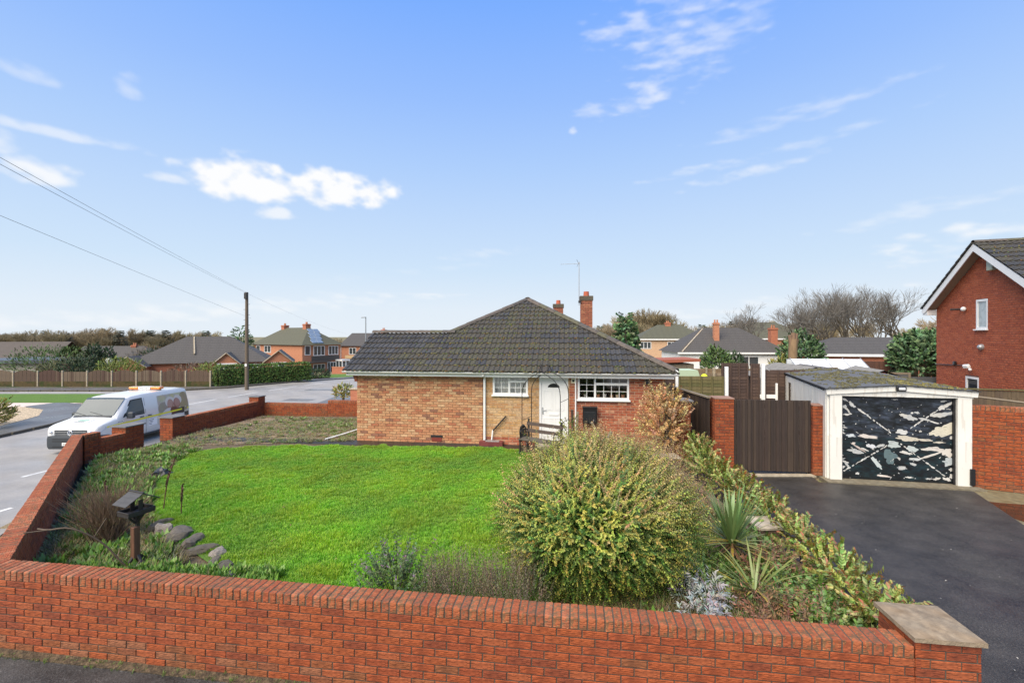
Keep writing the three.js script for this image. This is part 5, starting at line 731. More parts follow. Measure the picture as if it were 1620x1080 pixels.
// ---------------------------------------------------------------- trees
// leafless tree: tapering limbs that fork; trunk and limbs one part, fine twigs another
function bareTree(seed, H, { spread = .55, r0 = .16, forks = 6, twigR = .010, clump = 1, up = .18, trunk = .22, minR = .012 } = {}) {
  const R = mulberry(seed), limbs = [], twigs = [];
  const grow = (p, d, len, r, lvl) => {
    const n = 3; let q = p.clone(), dd = d.clone();
    for (let i = 0; i < n; i++) { dd.add(V((R() - .5) * .35, up * .35 * (lvl > 0 ? 1 : .2), (R() - .5) * .35)).normalize(); const e = q.clone().addScaledVector(dd, len / n), ra = lerp(r, r * .68, i / n), rb2 = lerp(r, r * .68, (i + 1) / n); (lvl >= forks - 2 ? twigs : limbs).push([q, e, Math.max(ra, twigR), Math.max(rb2, twigR * .7)]); q = e; if (lvl > 0 && lvl < forks && i > 0 && R() < .75) side(q, dd, len, r, lvl); }
    if (lvl < forks) { const k = lvl === 0 ? 4 + Math.floor(R() * 2) : 2 + (R() < .35 ? 1 : 0); for (let j = 0; j < k; j++) side(q, dd, len, r, lvl); }
  };
  const side = (q, dd, len, r, lvl) => { const a = R() * 6.28, s = Math.abs(dd.y) > .9 ? V(1, 0, 0) : V(0, 1, 0).cross(dd).normalize(), t = dd.clone().cross(s), o = s.multiplyScalar(Math.cos(a)).addScaledVector(t, Math.sin(a)); grow(q, dd.clone().addScaledVector(o, spread * (.6 + .8 * R())).normalize(), len * (.62 + .22 * R()) * (lvl === 0 ? 1.15 : 1), r * (.52 + .14 * R()), lvl + 1); };
  grow(V(0, 0, 0), V(0, 1, 0), H * trunk, r0, 0);
  const top = Math.max(...[...limbs, ...twigs].map((s) => s[1].y)), k = H / top;
  const build = (list, seg) => { const pos = [], idx = []; for (const [a, b, ra, rb2] of list) { const d = b.clone().sub(a).normalize(), s = Math.abs(d.y) < .95 ? d.clone().cross(V(0, 1, 0)).normalize() : V(1, 0, 0), t = d.clone().cross(s), o = pos.length / 3; for (const [c, r] of [[a, ra], [b, rb2]]) for (let j = 0; j < seg; j++) { const g = j / seg * 6.283; pos.push((c.x + (s.x * Math.cos(g) + t.x * Math.sin(g)) * r) * k, (c.y + (s.y * Math.cos(g) + t.y * Math.sin(g)) * r) * k, (c.z + (s.z * Math.cos(g) + t.z * Math.sin(g)) * r) * k); } for (let j = 0; j < seg; j++) { const n = (j + 1) % seg; idx.push(o + j, o + n, o + seg + j, o + n, o + seg + n, o + seg + j); } } const g = new THREE.BufferGeometry(); g.setAttribute('position', new THREE.Float32BufferAttribute(pos, 3)); g.setIndex(idx); g.computeVertexNormals(); g.setAttribute('uv', new THREE.Float32BufferAttribute(new Float32Array(pos.length / 3 * 2), 2)); return g; };
  return [build(limbs, 5), build(twigs, 3)];
}
const gy = (X, Z) => terrain(X, Z);
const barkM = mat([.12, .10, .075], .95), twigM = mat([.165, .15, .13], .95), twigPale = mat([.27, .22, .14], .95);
{
  const kinds = [bareTree(1, 12, { forks: 5, spread: .55, twigR: .009 }), bareTree(2, 11, { forks: 5, spread: .62, r0: .14, twigR: .009 }), bareTree(3, 12, { forks: 5, spread: .42, r0: .13, twigR: .009 })];
  const spots = [[32.5, 53, 0, .72, 'bare tree with forked trunk left of the grey shed roofs'], [35, 50, 1, .84, 'bare spreading tree behind the white greenhouse roof'], [38.5, 52, 0, .88, 'tall bare tree in the middle of the winter trees'], [42.5, 53, 2, .88, 'tall bare tree with upright twigs behind the evergreen'], [46.2, 53, 1, .92, 'bare tree closest to the red brick gable'], [29.5, 60, 2, .66, 'small bare tree above the far hipped roofs'], [40.5, 60, 2, .94, 'bare tree farther back between the taller ones'], [34, 62, 1, .86, 'bare tree at the far back of the winter trees'], [44.5, 57, 0, .92, 'bare tree just left of the white bargeboard corner'], [37, 57, 2, .84, 'slim bare tree between two spreading ones']];
  spots.forEach(([X, Z, k, s, label], i) => { const o = thing('bare_tree', label, 'tree', [X, gy(X, Z) - .2, Z], i * 1.9, 'bare winter trees on the right'); part('trunk', kinds[k][0], barkM, o); part('crown', kinds[k][1], twigM, o); o.scale.setScalar(s); });
  // far woods: too many to count
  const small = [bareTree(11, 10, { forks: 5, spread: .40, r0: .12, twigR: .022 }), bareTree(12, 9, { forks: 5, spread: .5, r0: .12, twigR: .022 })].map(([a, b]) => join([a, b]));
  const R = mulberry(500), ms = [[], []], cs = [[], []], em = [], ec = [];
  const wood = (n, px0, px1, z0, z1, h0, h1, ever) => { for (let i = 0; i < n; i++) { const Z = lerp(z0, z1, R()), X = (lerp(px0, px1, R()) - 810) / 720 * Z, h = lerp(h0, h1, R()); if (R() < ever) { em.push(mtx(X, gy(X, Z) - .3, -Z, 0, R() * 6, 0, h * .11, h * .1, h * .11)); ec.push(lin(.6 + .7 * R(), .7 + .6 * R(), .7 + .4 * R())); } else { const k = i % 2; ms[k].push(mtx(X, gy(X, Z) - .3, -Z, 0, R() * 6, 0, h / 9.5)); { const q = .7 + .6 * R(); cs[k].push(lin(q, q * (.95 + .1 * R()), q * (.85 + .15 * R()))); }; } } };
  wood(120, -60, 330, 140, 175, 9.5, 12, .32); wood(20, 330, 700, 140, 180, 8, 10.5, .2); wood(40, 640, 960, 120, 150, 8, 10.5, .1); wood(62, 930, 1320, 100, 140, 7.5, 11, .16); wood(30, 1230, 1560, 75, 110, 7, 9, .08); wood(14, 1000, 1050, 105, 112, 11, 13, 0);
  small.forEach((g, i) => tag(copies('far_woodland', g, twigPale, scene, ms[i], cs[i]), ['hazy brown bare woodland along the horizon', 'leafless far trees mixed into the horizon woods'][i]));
  const f = new Fol(), Q = mulberry(13); for (let k = 0; k < 260; k++) { const t = Q() ** .8, a = Q() * 6.28, r = 2.2 * (1 - t) * (.5 + .5 * Q()) + .15, y = 2 + 8 * t, o = V(Math.cos(a), 0, Math.sin(a)); f.leaf(V(o.x * r, y, o.z * r), o.clone().add(V(0, -.2 + .5 * Q(), 0)).normalize(), V(-o.z, 0, o.x), 1.0, .42, jitC(Q, [.05, .075, .035], .35)); } f.stem(V(0, 0, 0), V(0, 9, 0), .2, [.07, .05, .035]);
  tag(copies('far_pines', f.geo(), leafDull, scene, em, ec), 'dark far evergreens among the horizon woods');
}
// leafy masses
const leafCard = (seed, n, size, cols, len = .25) => sprayG(seed, { n, len, leafL: size, leafW: size * .34, colAt: (t, R) => cols[Math.floor(R() * cols.length)], bend: .3, flat: false, whorl: true, spread: .8 });
const LC = { mid: leafCard(101, 5, .11, [[.09, .17, .035], [.13, .22, .045], [.07, .14, .028]], .3), dark: leafCard(102, 5, .12, [[.045, .085, .03], [.06, .105, .035], [.04, .075, .025]], .3), lime: leafCard(103, 5, .10, [[.22, .28, .05], [.17, .25, .04], [.28, .30, .07]], .3), yellow: leafCard(104, 5, .09, [[.36, .32, .06], [.20, .25, .05], [.09, .15, .03], [.45, .38, .09]], .25), olive: leafCard(105, 5, .10, [[.15, .165, .07], [.13, .155, .06], [.19, .18, .08]], .3), holly: leafCard(106, 6, .16, [[.05, .12, .045], [.07, .15, .05], [.10, .19, .07]], .4), brown: leafCard(107, 5, .07, [[.20, .15, .10], [.17, .125, .08], [.25, .19, .12]], .3) };
function bushT(name, label, cat, X, Z, rx, h, kind, n, { y, rz = rx, seed = Math.round(X * 7 + Z * 3), lift = .5, low = -.7, sc = [1, 1.8], group, trunkH = 0 } = {}) { const y0 = y ?? gy(X, Z), o = thing(name, label, cat, [X, y0, Z], 0, group), cy = trunkH + (h - trunkH) * lift; mound(o, 'crown', LC[kind], leafDull, Math.round(n * (sc[0] >= 1 ? 3.4 : 1.3)), [0, cy, 0], [rx, (h - trunkH) * .52, rz], { seed: Math.abs(seed) + 1, inner: .45, out: .7, up: .4, low, scale: sc.map((q) => q * (sc[0] >= 1 ? .52 : .9)), rough: .3 }); const R = mulberry(9), st = []; for (let k = 0; k < 5; k++) { const a = R() * 6.28; st.push([[0, -.1, 0], [Math.cos(a) * rx * .5, cy + .2 * h * R(), Math.sin(a) * rz * .5], .05 + .02 * h, .015]); } part('trunk', rodsG(st), barkM, o); return o; }
function conifer(label, X, Z, h, r, kind, n, { y, name = 'conifer_tree', seed = 3, narrow = 1, tip = 0 } = {}) { const y0 = y ?? gy(X, Z), o = thing(name, label, 'tree', [X, y0, Z]), R = mulberry(seed), ms = [], cs = []; for (let k = 0; k < n * 2.4; k++) { const t = 1 - Math.sqrt(R()), a = R() * 6.28, q = r * Math.pow(1 - t, narrow) * (.55 + .5 * R()) + .05, d = V(Math.cos(a), .12 + .3 * R() + tip, Math.sin(a)).normalize(); ms.push(along(V(Math.cos(a) * q * .8, h * (.04 + .94 * t), Math.sin(a) * q * .8), d, R() * 6, .65 + .6 * R())); cs.push(lin(.7 + .6 * R(), .75 + .5 * R(), .8 + .4 * R())); } copies('crown', LC[kind], leafDull, o, ms, cs); part('trunk', rod([0, -.2, 0], [0, h * .92, 0], .05 + .012 * h, .02, 8), barkM, o); return o; }

// ---------------------------------------------------------------- background buildings
const farTile = tex(256, 1.0, (u, v) => { const r = (v * 3) % 1, n = fbm(u * 12, v * 12, 12, 131, 4); return (.5 + .75 * n) * (r < .12 ? .55 : 1); }, { srgb: true }), farTileB = tex(128, 1.0, (u, v) => 1 - ((v * 3) % 1));
const roofM = (c) => mat(c, .75, { map: farTile, bumpMap: farTileB, bumpScale: .03, side: THREE.DoubleSide });
const roofGrey = roofM([.080, .072, .063]), roofBrown = roofM([.10, .08, .062]), roofMoss = roofM([.10, .098, .06]);
const farBrick = tex(256, .9, (u, v) => { const row = Math.floor(v * 12), x = u * 4 + (row % 2) * .5, fx = x % 1, fv = (v * 12) % 1, t = hash2(Math.floor(x) % 4, row, 5), n = fbm(u * 20, v * 20, 20, 3, 2); const m = fx < .05 || fv < .14; return m ? [.7, .75, .8] : [.75 + .5 * t + .2 * n, .7 + .5 * t + .2 * n, .7 + .5 * t + .2 * n]; }, { srgb: true });
const wallRed = mat([.40, .15, .085], .9, { map: farBrick }), wallOrange = mat([.46, .20, .11], .9, { map: farBrick }), wallBuff = mat([.55, .36, .22], .9, { map: farBrick }), wallWhite = mat([.72, .72, .70], .8);
const glassFar = mat([.05, .06, .065], .06), slopeUV = (g, dir) => g;
const tri3 = (...p) => { const g = new THREE.BufferGeometry().setFromPoints(p); g.computeVertexNormals(); // uv: along the level and up the slope
  const n = V(0, 0, 0).fromBufferAttribute(g.attributes.normal, 0), lv = V(0, 1, 0).cross(n); if (lv.lengthSq() < 1e-6) lv.set(1, 0, 0); lv.normalize(); const upv = n.clone().cross(lv).normalize(), uv = []; for (const q of p) uv.push(q.dot(lv), q.dot(upv)); g.setAttribute('uv', new THREE.Float32BufferAttribute(uv, 2)); return g; };
const q4 = (a, b, c, d) => [tri3(a, b, c), tri3(a, c, d)];
// hip: [left, right] 1 = hipped end, 0 = gable; ridge along x
function roofX(x0, x1, z0, z1, e, h, hips = [1, 1], ov = .35) { const X0 = x0 - ov, X1 = x1 + ov, Z0 = z0 - ov, Z1 = z1 + ov, zm = (Z0 + Z1) / 2, hw = (Z1 - Z0) / 2, a = V(X0 + hips[0] * hw, e + h, zm), b = V(X1 - hips[1] * hw, e + h, zm), c = [V(X0, e, Z1), V(X1, e, Z1), V(X1, e, Z0), V(X0, e, Z0)]; const out = [...q4(c[0], c[1], b, a), ...q4(c[2], c[3], a, b)]; out.push(tri3(c[3], c[0], a)); out.push(tri3(c[1], c[2], b)); if (!hips[0]) out.splice(out.length - 2, 1); if (!hips[1]) out.pop(); return join(out); }
function fwin(o, x, y, w, h, z, { ry = 0, n = 2, dark = glassFar, sideX } = {}) { const g = new THREE.Group(); g.name = 'window'; if (sideX !== undefined) { g.position.set(sideX, y, z); g.rotation.y = ry; } else g.position.set(x, y, z); o.add(g); const f = .09, fr = [bb(-w / 2, w / 2, h / 2 - f, h / 2, 0, .05), bb(-w / 2, w / 2, -h / 2, -h / 2 + f, 0, .05)]; for (let k = 0; k <= n; k++) { const xx = lerp(-w / 2 + f / 2, w / 2 - f / 2, k / n); fr.push(bb(xx - f / 2, xx + f / 2, -h / 2 + f, h / 2 - f, 0, .05)); } part('frame', join(fr), M.upvc, g); part('pane', bb(-w / 2 + .03, w / 2 - .03, -h / 2 + .03, h / 2 - .03, -.03, .02), dark, g); return g; }
const body = (o, x0, x1, z0, z1, y0, y1, m, name = 'wall') => part(name, bb(x0, x1, y0, y1, z0, z1), m, o);
function chim(o, x, y, z, w, h, m = wallRed) { part('chimney', join([bb(-w / 2, w / 2, -2, h, -w / 2, w / 2), bb(-w / 2 - .06, w / 2 + .06, h - .22, h - .08, -w / 2 - .06, w / 2 + .06)]), m, o, [x, y, z]); for (const k of [-.14, .14]) part('chimney_pot', rod([x + k, y + h, z], [x + k, y + h + .35, z], .1, .085, 8), wallOrange, o); }
// left bungalow behind the hedge
{ const o = thing('brick_bungalow', 'low brick bungalow with broad dark hipped roof behind the arched fence', 'house', [-33.0, -1.75, 47.5], .42);
  body(o, -5.6, 6.6, -8, 0, -.6, 2.25, wallRed); part('roof', roofX(-5.6, 6.6, -8, 0, 2.2, 2.75), roofGrey, o);
  part('hip_flashing', join([rod([-.9, 4.9, -3.9], [-.3, 3.1, -.9], .09, .09, 5)]), M.concrete, o);
  body(o, 1.9, 4.0, 0, 1.6, -.6, 2.2, wallRed, 'wing_wall'); const gb = (x0, x1, z, e, h, dep) => { const xm = (x0 + x1) / 2; part('gable', extr([[x0, e], [x1, e], [xm, e + h]], .12).translate(0, 0, z - .12), wallOrange, o); part('wing_roof', join([...q4(V(x0 - .25, e - .1, z + .2), V(x0 - .25, e - .1, z - dep), V(xm, e + h + .08, z - dep), V(xm, e + h + .08, z + .2)), ...q4(V(x1 + .25, e - .1, z + .2), V(xm, e + h + .08, z + .2), V(xm, e + h + .08, z - dep), V(x1 + .25, e - .1, z - dep))]), roofGrey, o); part('bargeboard', join([rod([x0 - .25, e - .14, z + .2], [xm, e + h + .04, z + .2], .05, .05, 4), rod([x1 + .25, e - .14, z + .2], [xm, e + h + .04, z + .2], .05, .05, 4)]), M.stone, o); };
  gb(1.9, 4.0, 1.6, 2.2, 1.0, 4); gb(6.4, 9.0, .4, 2.2, 1.15, 5); body(o, 6.4, 9.0, -7, .4, -.6, 2.2, wallRed, 'wing_wall'); gb(-6.4, -3.9, 1.8, 2.1, .85, 4); body(o, -6.4, -3.9, -3, 1.8, -.6, 2.1, wallRed, 'wing_wall');
  fwin(o, 2.95, 1.55, 1.6, .9, 1.61, { n: 3 }); part('lintel', cb(1.9, .14, .06, .01), M.upvc, o, [2.95, 2.12, 1.62]); fwin(o, 7.7, 1.3, 1.2, 1.2, .41); part('lintel', cb(1.6, .14, .06, .01), M.upvc, o, [7.7, 2.05, .43]); fwin(o, 5.2, 1.4, 1.8, 1.2, .02, { n: 4, dark: M.woodDark });
  { const d = new THREE.Group(); d.name = 'satellite_dish'; d.position.set(-6.5, 2.55, 1.8); o.add(d); part('dish', new THREE.SphereGeometry(.42, 16, 8, 0, 6.283, 0, .75).rotateX(1.2), mat([.45, .46, .47], .6, { side: THREE.DoubleSide }), d); part('arm', rod([0, -.3, 0], [0, .1, .35], .02), M.iron, d); } }
// two storey pair with solar panels
{ const o = thing('semi_detached_house', 'two storey red brick house with solar panels on its hipped roof', 'house', [-33.2, -3.2, 72], -.55);   // local x runs left to right along the long side
  body(o, -14, 0, -7.2, 0, -1, 5.0, wallOrange); part('roof', roofX(-14, 0, -7.2, 0, 4.95, 2.9), roofMoss, o);
  chim(o, -4.2, 7.6, -3.6, .9, .85); chim(o, -10.4, 7.6, -3.6, .9, .7);
  for (const [x, n] of [[-12.4, 1], [-9.6, 2]]) fwin(o, x, 4.2, n > 1 ? 2.0 : 1.2, 1.2, .0, { n });
  fwin(o, -9, 1.4, 2.0, 1.3, .0);
  const side = (z, y, w, h, n) => fwin(o, 0, y, w, h, z, { ry: Math.PI / 2, sideX: .0, n });
  side(-.9, 4.1, 1.0, 1.5, 1); side(-3.0, 4.0, 2.1, 1.6, 3); side(-5.7, 4.0, 1.9, 1.5, 3); side(-3.0, .9, 2.2, 1.9, 3); side(-5.4, 1.1, 1.8, 1.9, 3);
  part('bay', join([bb(0, .6, -.4, 1.0, -4.2, -1.9)]), wallRed, o); part('tile_hanging', bb(0, .12, 2.35, 3.15, -6.8, -1.6), roofGrey, o); part('canopy', bb(0, 1.0, 2.1, 2.3, -4.6, .6), roofGrey, o);
  { const an = Math.atan2(2.9, 3.95), sm = mat([.22, .27, .33], .1, { metalness: .3 }); for (let k = 0; k < 4; k++) for (let j = 0; j < 2; j++) { const f = .78 - k * .2, z = -3.6 - .3 + k * .35 - j * 1.05 + .6; part('solar_panel', cb(.95, .05, 1.0, .01), sm, o, [.35 - 3.95 * f + .05, 4.95 + 2.9 * f + .09, z], [0, 0, -an]); } }
  { const p = new THREE.Group(); p.name = 'porch'; o.add(p); part('porch_wall', bb(.1, 1.7, -.6, .4, -7.6, -6.2), M.upvc, p); part('porch_glass', bb(.15, 1.65, .4, 2.1, -7.55, -6.25), glassFar, p); for (const [x, z] of [[.1, -6.2], [1.7, -6.2], [1.7, -7.6], [.9, -6.2], [1.7, -6.9]]) part('porch_post', bb(x - .06, x + .06, .4, 2.2, z - .06, z + .06), M.upvc, p); part('porch_roof', bb(0, 1.8, 2.2, 2.45, -7.7, -6.1), M.upvc, p); } }
{ const o = thing('detached_house', 'two storey brick house with white windows beyond the solar roof', 'house', [-28.2, -3.6, 84], -.25);
  body(o, -3.9, 8, -8, 0, -1, 5.0, wallOrange); part('roof', (() => { const e = 4.95, h = 2.4; return join([...q4(V(-4.2, e, .4), V(8.2, e, .4), V(8.2, e + h, -4), V(-4.2, e + h, -4)), ...q4(V(8.2, e, -8.4), V(-4.2, e, -8.4), V(-4.2, e + h, -4), V(8.2, e + h, -4))]); })(), roofGrey, o); part('gable', extr([[0, 5], [8, 5], [4, 7.2]], .1).rotateY(Math.PI / 2).translate(-3.92, 0, 0), wallOrange, o); chim(o, 2.4, 7.0, -4.5, .8, 1.0);
  fwin(o, -1.4, 4.0, 1.5, 1.3, .0); fwin(o, .6, 4.0, 1.0, 1.3, .0); fwin(o, 3.0, 4.0, 1.8, 1.3, .0); fwin(o, -.2, .9, 2.4, 1.6, .0, { n: 3 }); part('canopy', bb(-3.6, 4.5, 2.3, 2.55, 0, .9), roofGrey, o); part('render_panel', bb(-3, 4.5, 2.6, 3.2, 0, .03), mat([.55, .40, .22], .9), o); part('downpipe', rod([-3.85, 0, .05], [-3.85, 4.9, .05], .05), M.upvc, o); }
{ const o = thing('brick_house', 'red brick house with grey roof at the far left edge', 'house', [-66, -2.6, 58], .25);
  body(o, -9, 5.5, -8, 0, -1, 2.6, wallRed); part('roof', roofX(-9, 5.5, -8, 0, 2.55, 2.5, [1, 0]), roofBrown, o); fwin(o, 1.3, 1.6, 2.4, 1.5, .0, { n: 3 }); fwin(o, -3.5, 1.6, 2.2, 1.4, .0, { n: 3 }); part('eaves_board', bb(-9.3, 5.9, 2.4, 2.56, .3, .36), M.upvc, o); part('downpipe', rod([5.4, 0, .1], [5.9, 3.2, .2], .07), M.upvc, o); }
[['dark roofed house behind the green bushes', [-60, -3.6, 68], 6, .1, 4.1], ['second dark roofed house left of the pointed conifers', [-55, -3.8, 74], 7, -.1, 4.6], ['dark roofed house right of the pointed conifers', [-50.5, -3.6, 66], 5, .3, 3.3], ['grey roofed house showing behind the bungalow ridge', [-46, -4.2, 80], 6, .2, 4.2]].forEach(([l, p, w, t, h], i) => { const o = thing('distant_house', l, 'house', p, t); body(o, -w, w, -7, 0, -1, 2.6, i % 2 ? wallBuff : wallRed); part('roof', roofX(-w, w, -7, 0, 2.55, h - 1.4, [i % 2, 1]), i % 2 ? roofBrown : roofGrey, o); fwin(o, -2, 1.5, 1.8, 1.2, .0); fwin(o, 2, 1.5, 1.8, 1.2, .0); chim(o, 1, h + .6, -3.5, .7, .7); });
{ const o = thing('flat_roofed_garage', 'cream walled garage with dark flat roof behind the arched fence', 'garage', [-50.2, -1.6, 46], .03); body(o, -5, 5, -6, 0, -.6, 2.1, mat([.45, .42, .38], .85, { map: T.mottle })); part('roof', bb(-5.4, 5.4, 2.1, 2.45, -6.4, .5), mat([.07, .085, .10], .5), o); part('door', bb(2.0, 4.2, -.4, 1.9, 0, .04), M.woodGrey, o); }
// right side
{ const o = thing('semi_detached_house', 'two storey pale brick house with mossy hipped roof right of the fir', 'house', [26.6, -2.4, 78], -.10); body(o, -4.8, 7.2, -8, 0, -1, 5.1, wallBuff); part('wall_panel', bb(2.2, 4.6, 2.4, 5.0, 0, .03), wallOrange, o); part('roof', roofX(-4.8, 7.2, -8, 0, 5.05, 2.55), roofMoss, o); part('eaves_board', bb(-5.1, 7.5, 4.9, 5.1, .3, .36), M.upvc, o); for (const x of [-3.6, 1.0, 5.6]) fwin(o, x, 4.0, 1.9, 1.2, .0, { n: 3 }); fwin(o, -1, 1.2, 2, 1.2, 0); chim(o, 1.0, 7.2, -4, .9, .8); }
{ const o = thing('brick_bungalow', 'low grey roofed bungalow with two chimneys beyond the garden fences', 'house', [24.5, -1.0, 51], -.06); body(o, -5.6, 6.2, -7.5, 0, -.6, 2.5, wallWhite); part('roof', roofX(-5.6, 6.2, -7.5, 0, 2.4, 2.85), roofGrey, o); part('hip_flashing', rod([-1.8, 5.1, -3.6], [-5.4, 2.5, .3], .09, .09, 5), M.stone, o); chim(o, -.9, 4.2, -1.8, .55, 1.6, wallOrange); chim(o, 6.0, 3.9, -2.8, .75, 1.3); fwin(o, 2, 1.4, 2.2, 1.2, 0); fwin(o, -2.5, 1.4, 2, 1.2, 0); part('eaves_board', bb(-5.9, 6.5, 2.25, 2.42, .34, .4), M.upvc, o); }
{ const o = thing('semi_detached_house', 'two storey house whose mossy roof rises behind the grey bungalow', 'house', [44.5, -2.4, 76], -.05); body(o, -6, 5.6, -8, 0, -1, 5.2, wallOrange); part('roof', roofX(-6, 5.6, -8, 0, 5.1, 2.9), roofMoss, o); fwin(o, 4, 4.1, 1.8, 1.3, 0); fwin(o, -2, 4.1, 1.8, 1.3, 0); part('eaves_board', bb(-6.3, 5.9, 5.0, 5.2, .3, .36), M.upvc, o); part('lean_to', bb(5.6, 8, 1.2, 2.9, -4, 0), M.upvc, o); }
{ const o = thing('distant_bungalow', 'grey tiled bungalow roof behind the evergreen at the right', 'house', [34.2, -1.2, 40], -.2); body(o, -7, 7, -6, 0, -1, 2.9, wallRed); part('roof', roofX(-7, 7, -6, 0, 2.85, 1.5), roofGrey, o); part('eaves_board', bb(-7.3, 7.3, 2.65, 2.86, .32, .38), M.upvc, o); fwin(o, 0, 1.6, 2, 1.2, 0); }

// ---------------------------------------------------------------- far fence, hedges, bushes on the left
{ const o = thing('panel_fence', 'arched brown panel fence with concrete posts across the road', 'fence', [-45.8, -.94, 38.0], 0), n = 10, w = 2.06, R = mulberry(601), gb = mat([.33, .30, .17], .95, { map: T.rough }), tones = [[.085, .055, .038], [.10, .066, .045], [.13, .095, .065], [.07, .038, .028]].map((c, i) => mat(c, .9, { map: T.wood }));
  for (let k = 0; k <= n; k++) part('post', cb(.12, 1.34, .12, .012), M.concrete, o, [k * w, .66, 0]);
  for (let k = 0; k < n; k++) { part('gravel_board', bb(k * w + .07, (k + 1) * w - .07, .0, .42, -.03, .02), gb, o); const pm = tones[[0, 2, 0, 3, 2, 0, 1, 2, 0, 1][k]]; for (let j = 0; j < 11; j++) { const x = k * w + .08 + (j + .5) * (w - .16) / 11, h = k === 4 ? .80 : .74 + .2 * Math.sin((j + .5) / 11 * Math.PI); part('board', cb(.165, Math.round(h * 50) / 50, .02, .003), R() < .7 ? pm : tones[Math.floor(R() * 4)], o, [x, .43 + h / 2, (j % 2) * .012]); } } }
{ const o = thing('clipped_hedge', 'long clipped dark green hedge behind the telegraph pole', 'hedge', [-25.0, -.95, 38.5], .82), R = mulberry(610), ms = [], cs = [], L = 7.6, H = 1.5, D = .95; for (let k = 0; k < 5200; k++) { const f = R(); let x = R() * L, y = R() * H, z = 0, d; if (f < .5) { z = D / 2; d = V(0, .2, 1); } else if (f < .85) { y = H; z = (R() - .5) * D; d = V(0, 1, .1); } else { x = L * (R() < .5 ? 0 : 1); z = (R() - .5) * D; d = V(x ? 1 : -1, .2, 0); } const b = .14 * (fbm(x * 1.4, y * 2 + z * 2 + 5, 0, 8, 3) - .4); ms.push(along(V(x + d.x * b, y + d.y * b, z + d.z * b), d.clone().add(V((R() - .5) * 1.4, (R() - .5), (R() - .5) * 1.4)).normalize(), R() * 6, .35 + .4 * R())); cs.push(lin(.8 + .9 * R(), .85 + .6 * R(), .7 + .4 * R())); } copies('foliage', LC.mid, leafDull, o, ms, cs); part('twig_core', bb(.1, L - .1, 0, H - .12, -D / 2 + .12, D / 2 - .12), mat([.03, .04, .015], 1), o); }
bushT('evergreen_bush', 'large light green bush behind the cream garage', 'bush', -47.5, 47, 3.6, 3.7, 'mid', 520, { y: -1.6 }); bushT('evergreen_bush', 'olive green bush left of the pointed conifers', 'bush', -43.6, 46, 2.5, 3.0, 'olive', 320, { y: -1.7 }); bushT('evergreen_bush', 'lime green bush at the left end of the tall bushes', 'bush', -52.5, 49, 2.0, 2.6, 'lime', 200, { y: -1.8 });
conifer('dark pointed conifer behind the arched fence', -41.4, 45, 4.2, 1.0, 'dark', 620, { y: -1.6, narrow: .45, tip: .9 }); conifer('shorter pointed conifer right of the taller one', -40.3, 45.5, 3.9, .75, 'dark', 420, { y: -1.7, narrow: .5, tip: .9, seed: 5 });
bushT('evergreen_bush', 'grey twiggy bush beyond the pointed conifers', 'bush', -39.5, 50, 2.6, 4.0, 'brown', 520, { y: -2.0 }); bushT('evergreen_bush', 'blue green bush left of the bungalow porch gable', 'bush', -38.5, 49, 2.0, 3.8, 'dark', 300, { y: -2.0 });
bushT('clipped_bush', 'dark rounded bush behind the fence beneath the conifers', 'bush', -38.6, 41, 1.9, 2.5, 'dark', 380, { y: -1.3 }); bushT('clipped_bush', 'light leaved rounded bush over the fence near the porch', 'bush', -35.4, 41, 1.7, 2.5, 'lime', 330, { y: -1.3 }); bushT('clipped_bush', 'dull green bush over the fence left of the trellis', 'bush', -41.3, 42, 2.1, 2.5, 'olive', 330, { y: -1.4 });
bushT('evergreen_bush', 'reddish brown low shrubs in front of the bungalow wall', 'bush', -29.8, 42.5, 2.6, 1.9, 'brown', 300, { y: -1.3, rz: .8 }); bushT('evergreen_bush', 'pale green shrub at the hedge end of the fence', 'bush', -26.6, 40.2, 1.2, 1.9, 'lime', 180, { y: -1.1 });
bushT('variegated_bush', 'rounded yellow and green variegated bush at the left edge', 'bush', -24.75, 20.9, 1.25, 1.35, 'yellow', 640, { y: -.95, sc: [.55, 1.0] });
bushT('round_shrub', 'small ball of yellow green leaves near the road bend', 'shrub', -10.75, 29, .62, .95, 'yellow', 260, { y: -.75, sc: [.5, .9] });
bushT('evergreen_bush', 'dark low bushes at the end of the clipped hedge', 'bush', -21.4, 50, 1.3, 1.2, 'dark', 160, { y: -1.6, rz: 1 });
conifer('broad dark fir rising behind the left bungalow', -39.5, 66, 8.2, 3.3, 'holly', 620, { y: -3.2, narrow: .6 }); conifer('small dark fir beside the telegraph pole', -33.0, 82, 5.6, 1.6, 'dark', 260, { y: -3.6, narrow: .7, seed: 8 });
structure('far_front_garden', tilt(sheet([[-19.6, 50.5], [-15.2, 65], [-22, 68], [-26, 52]], .1), (X, Z) => slope(Z)), M.turf, 'green front lawn by the far pavement');
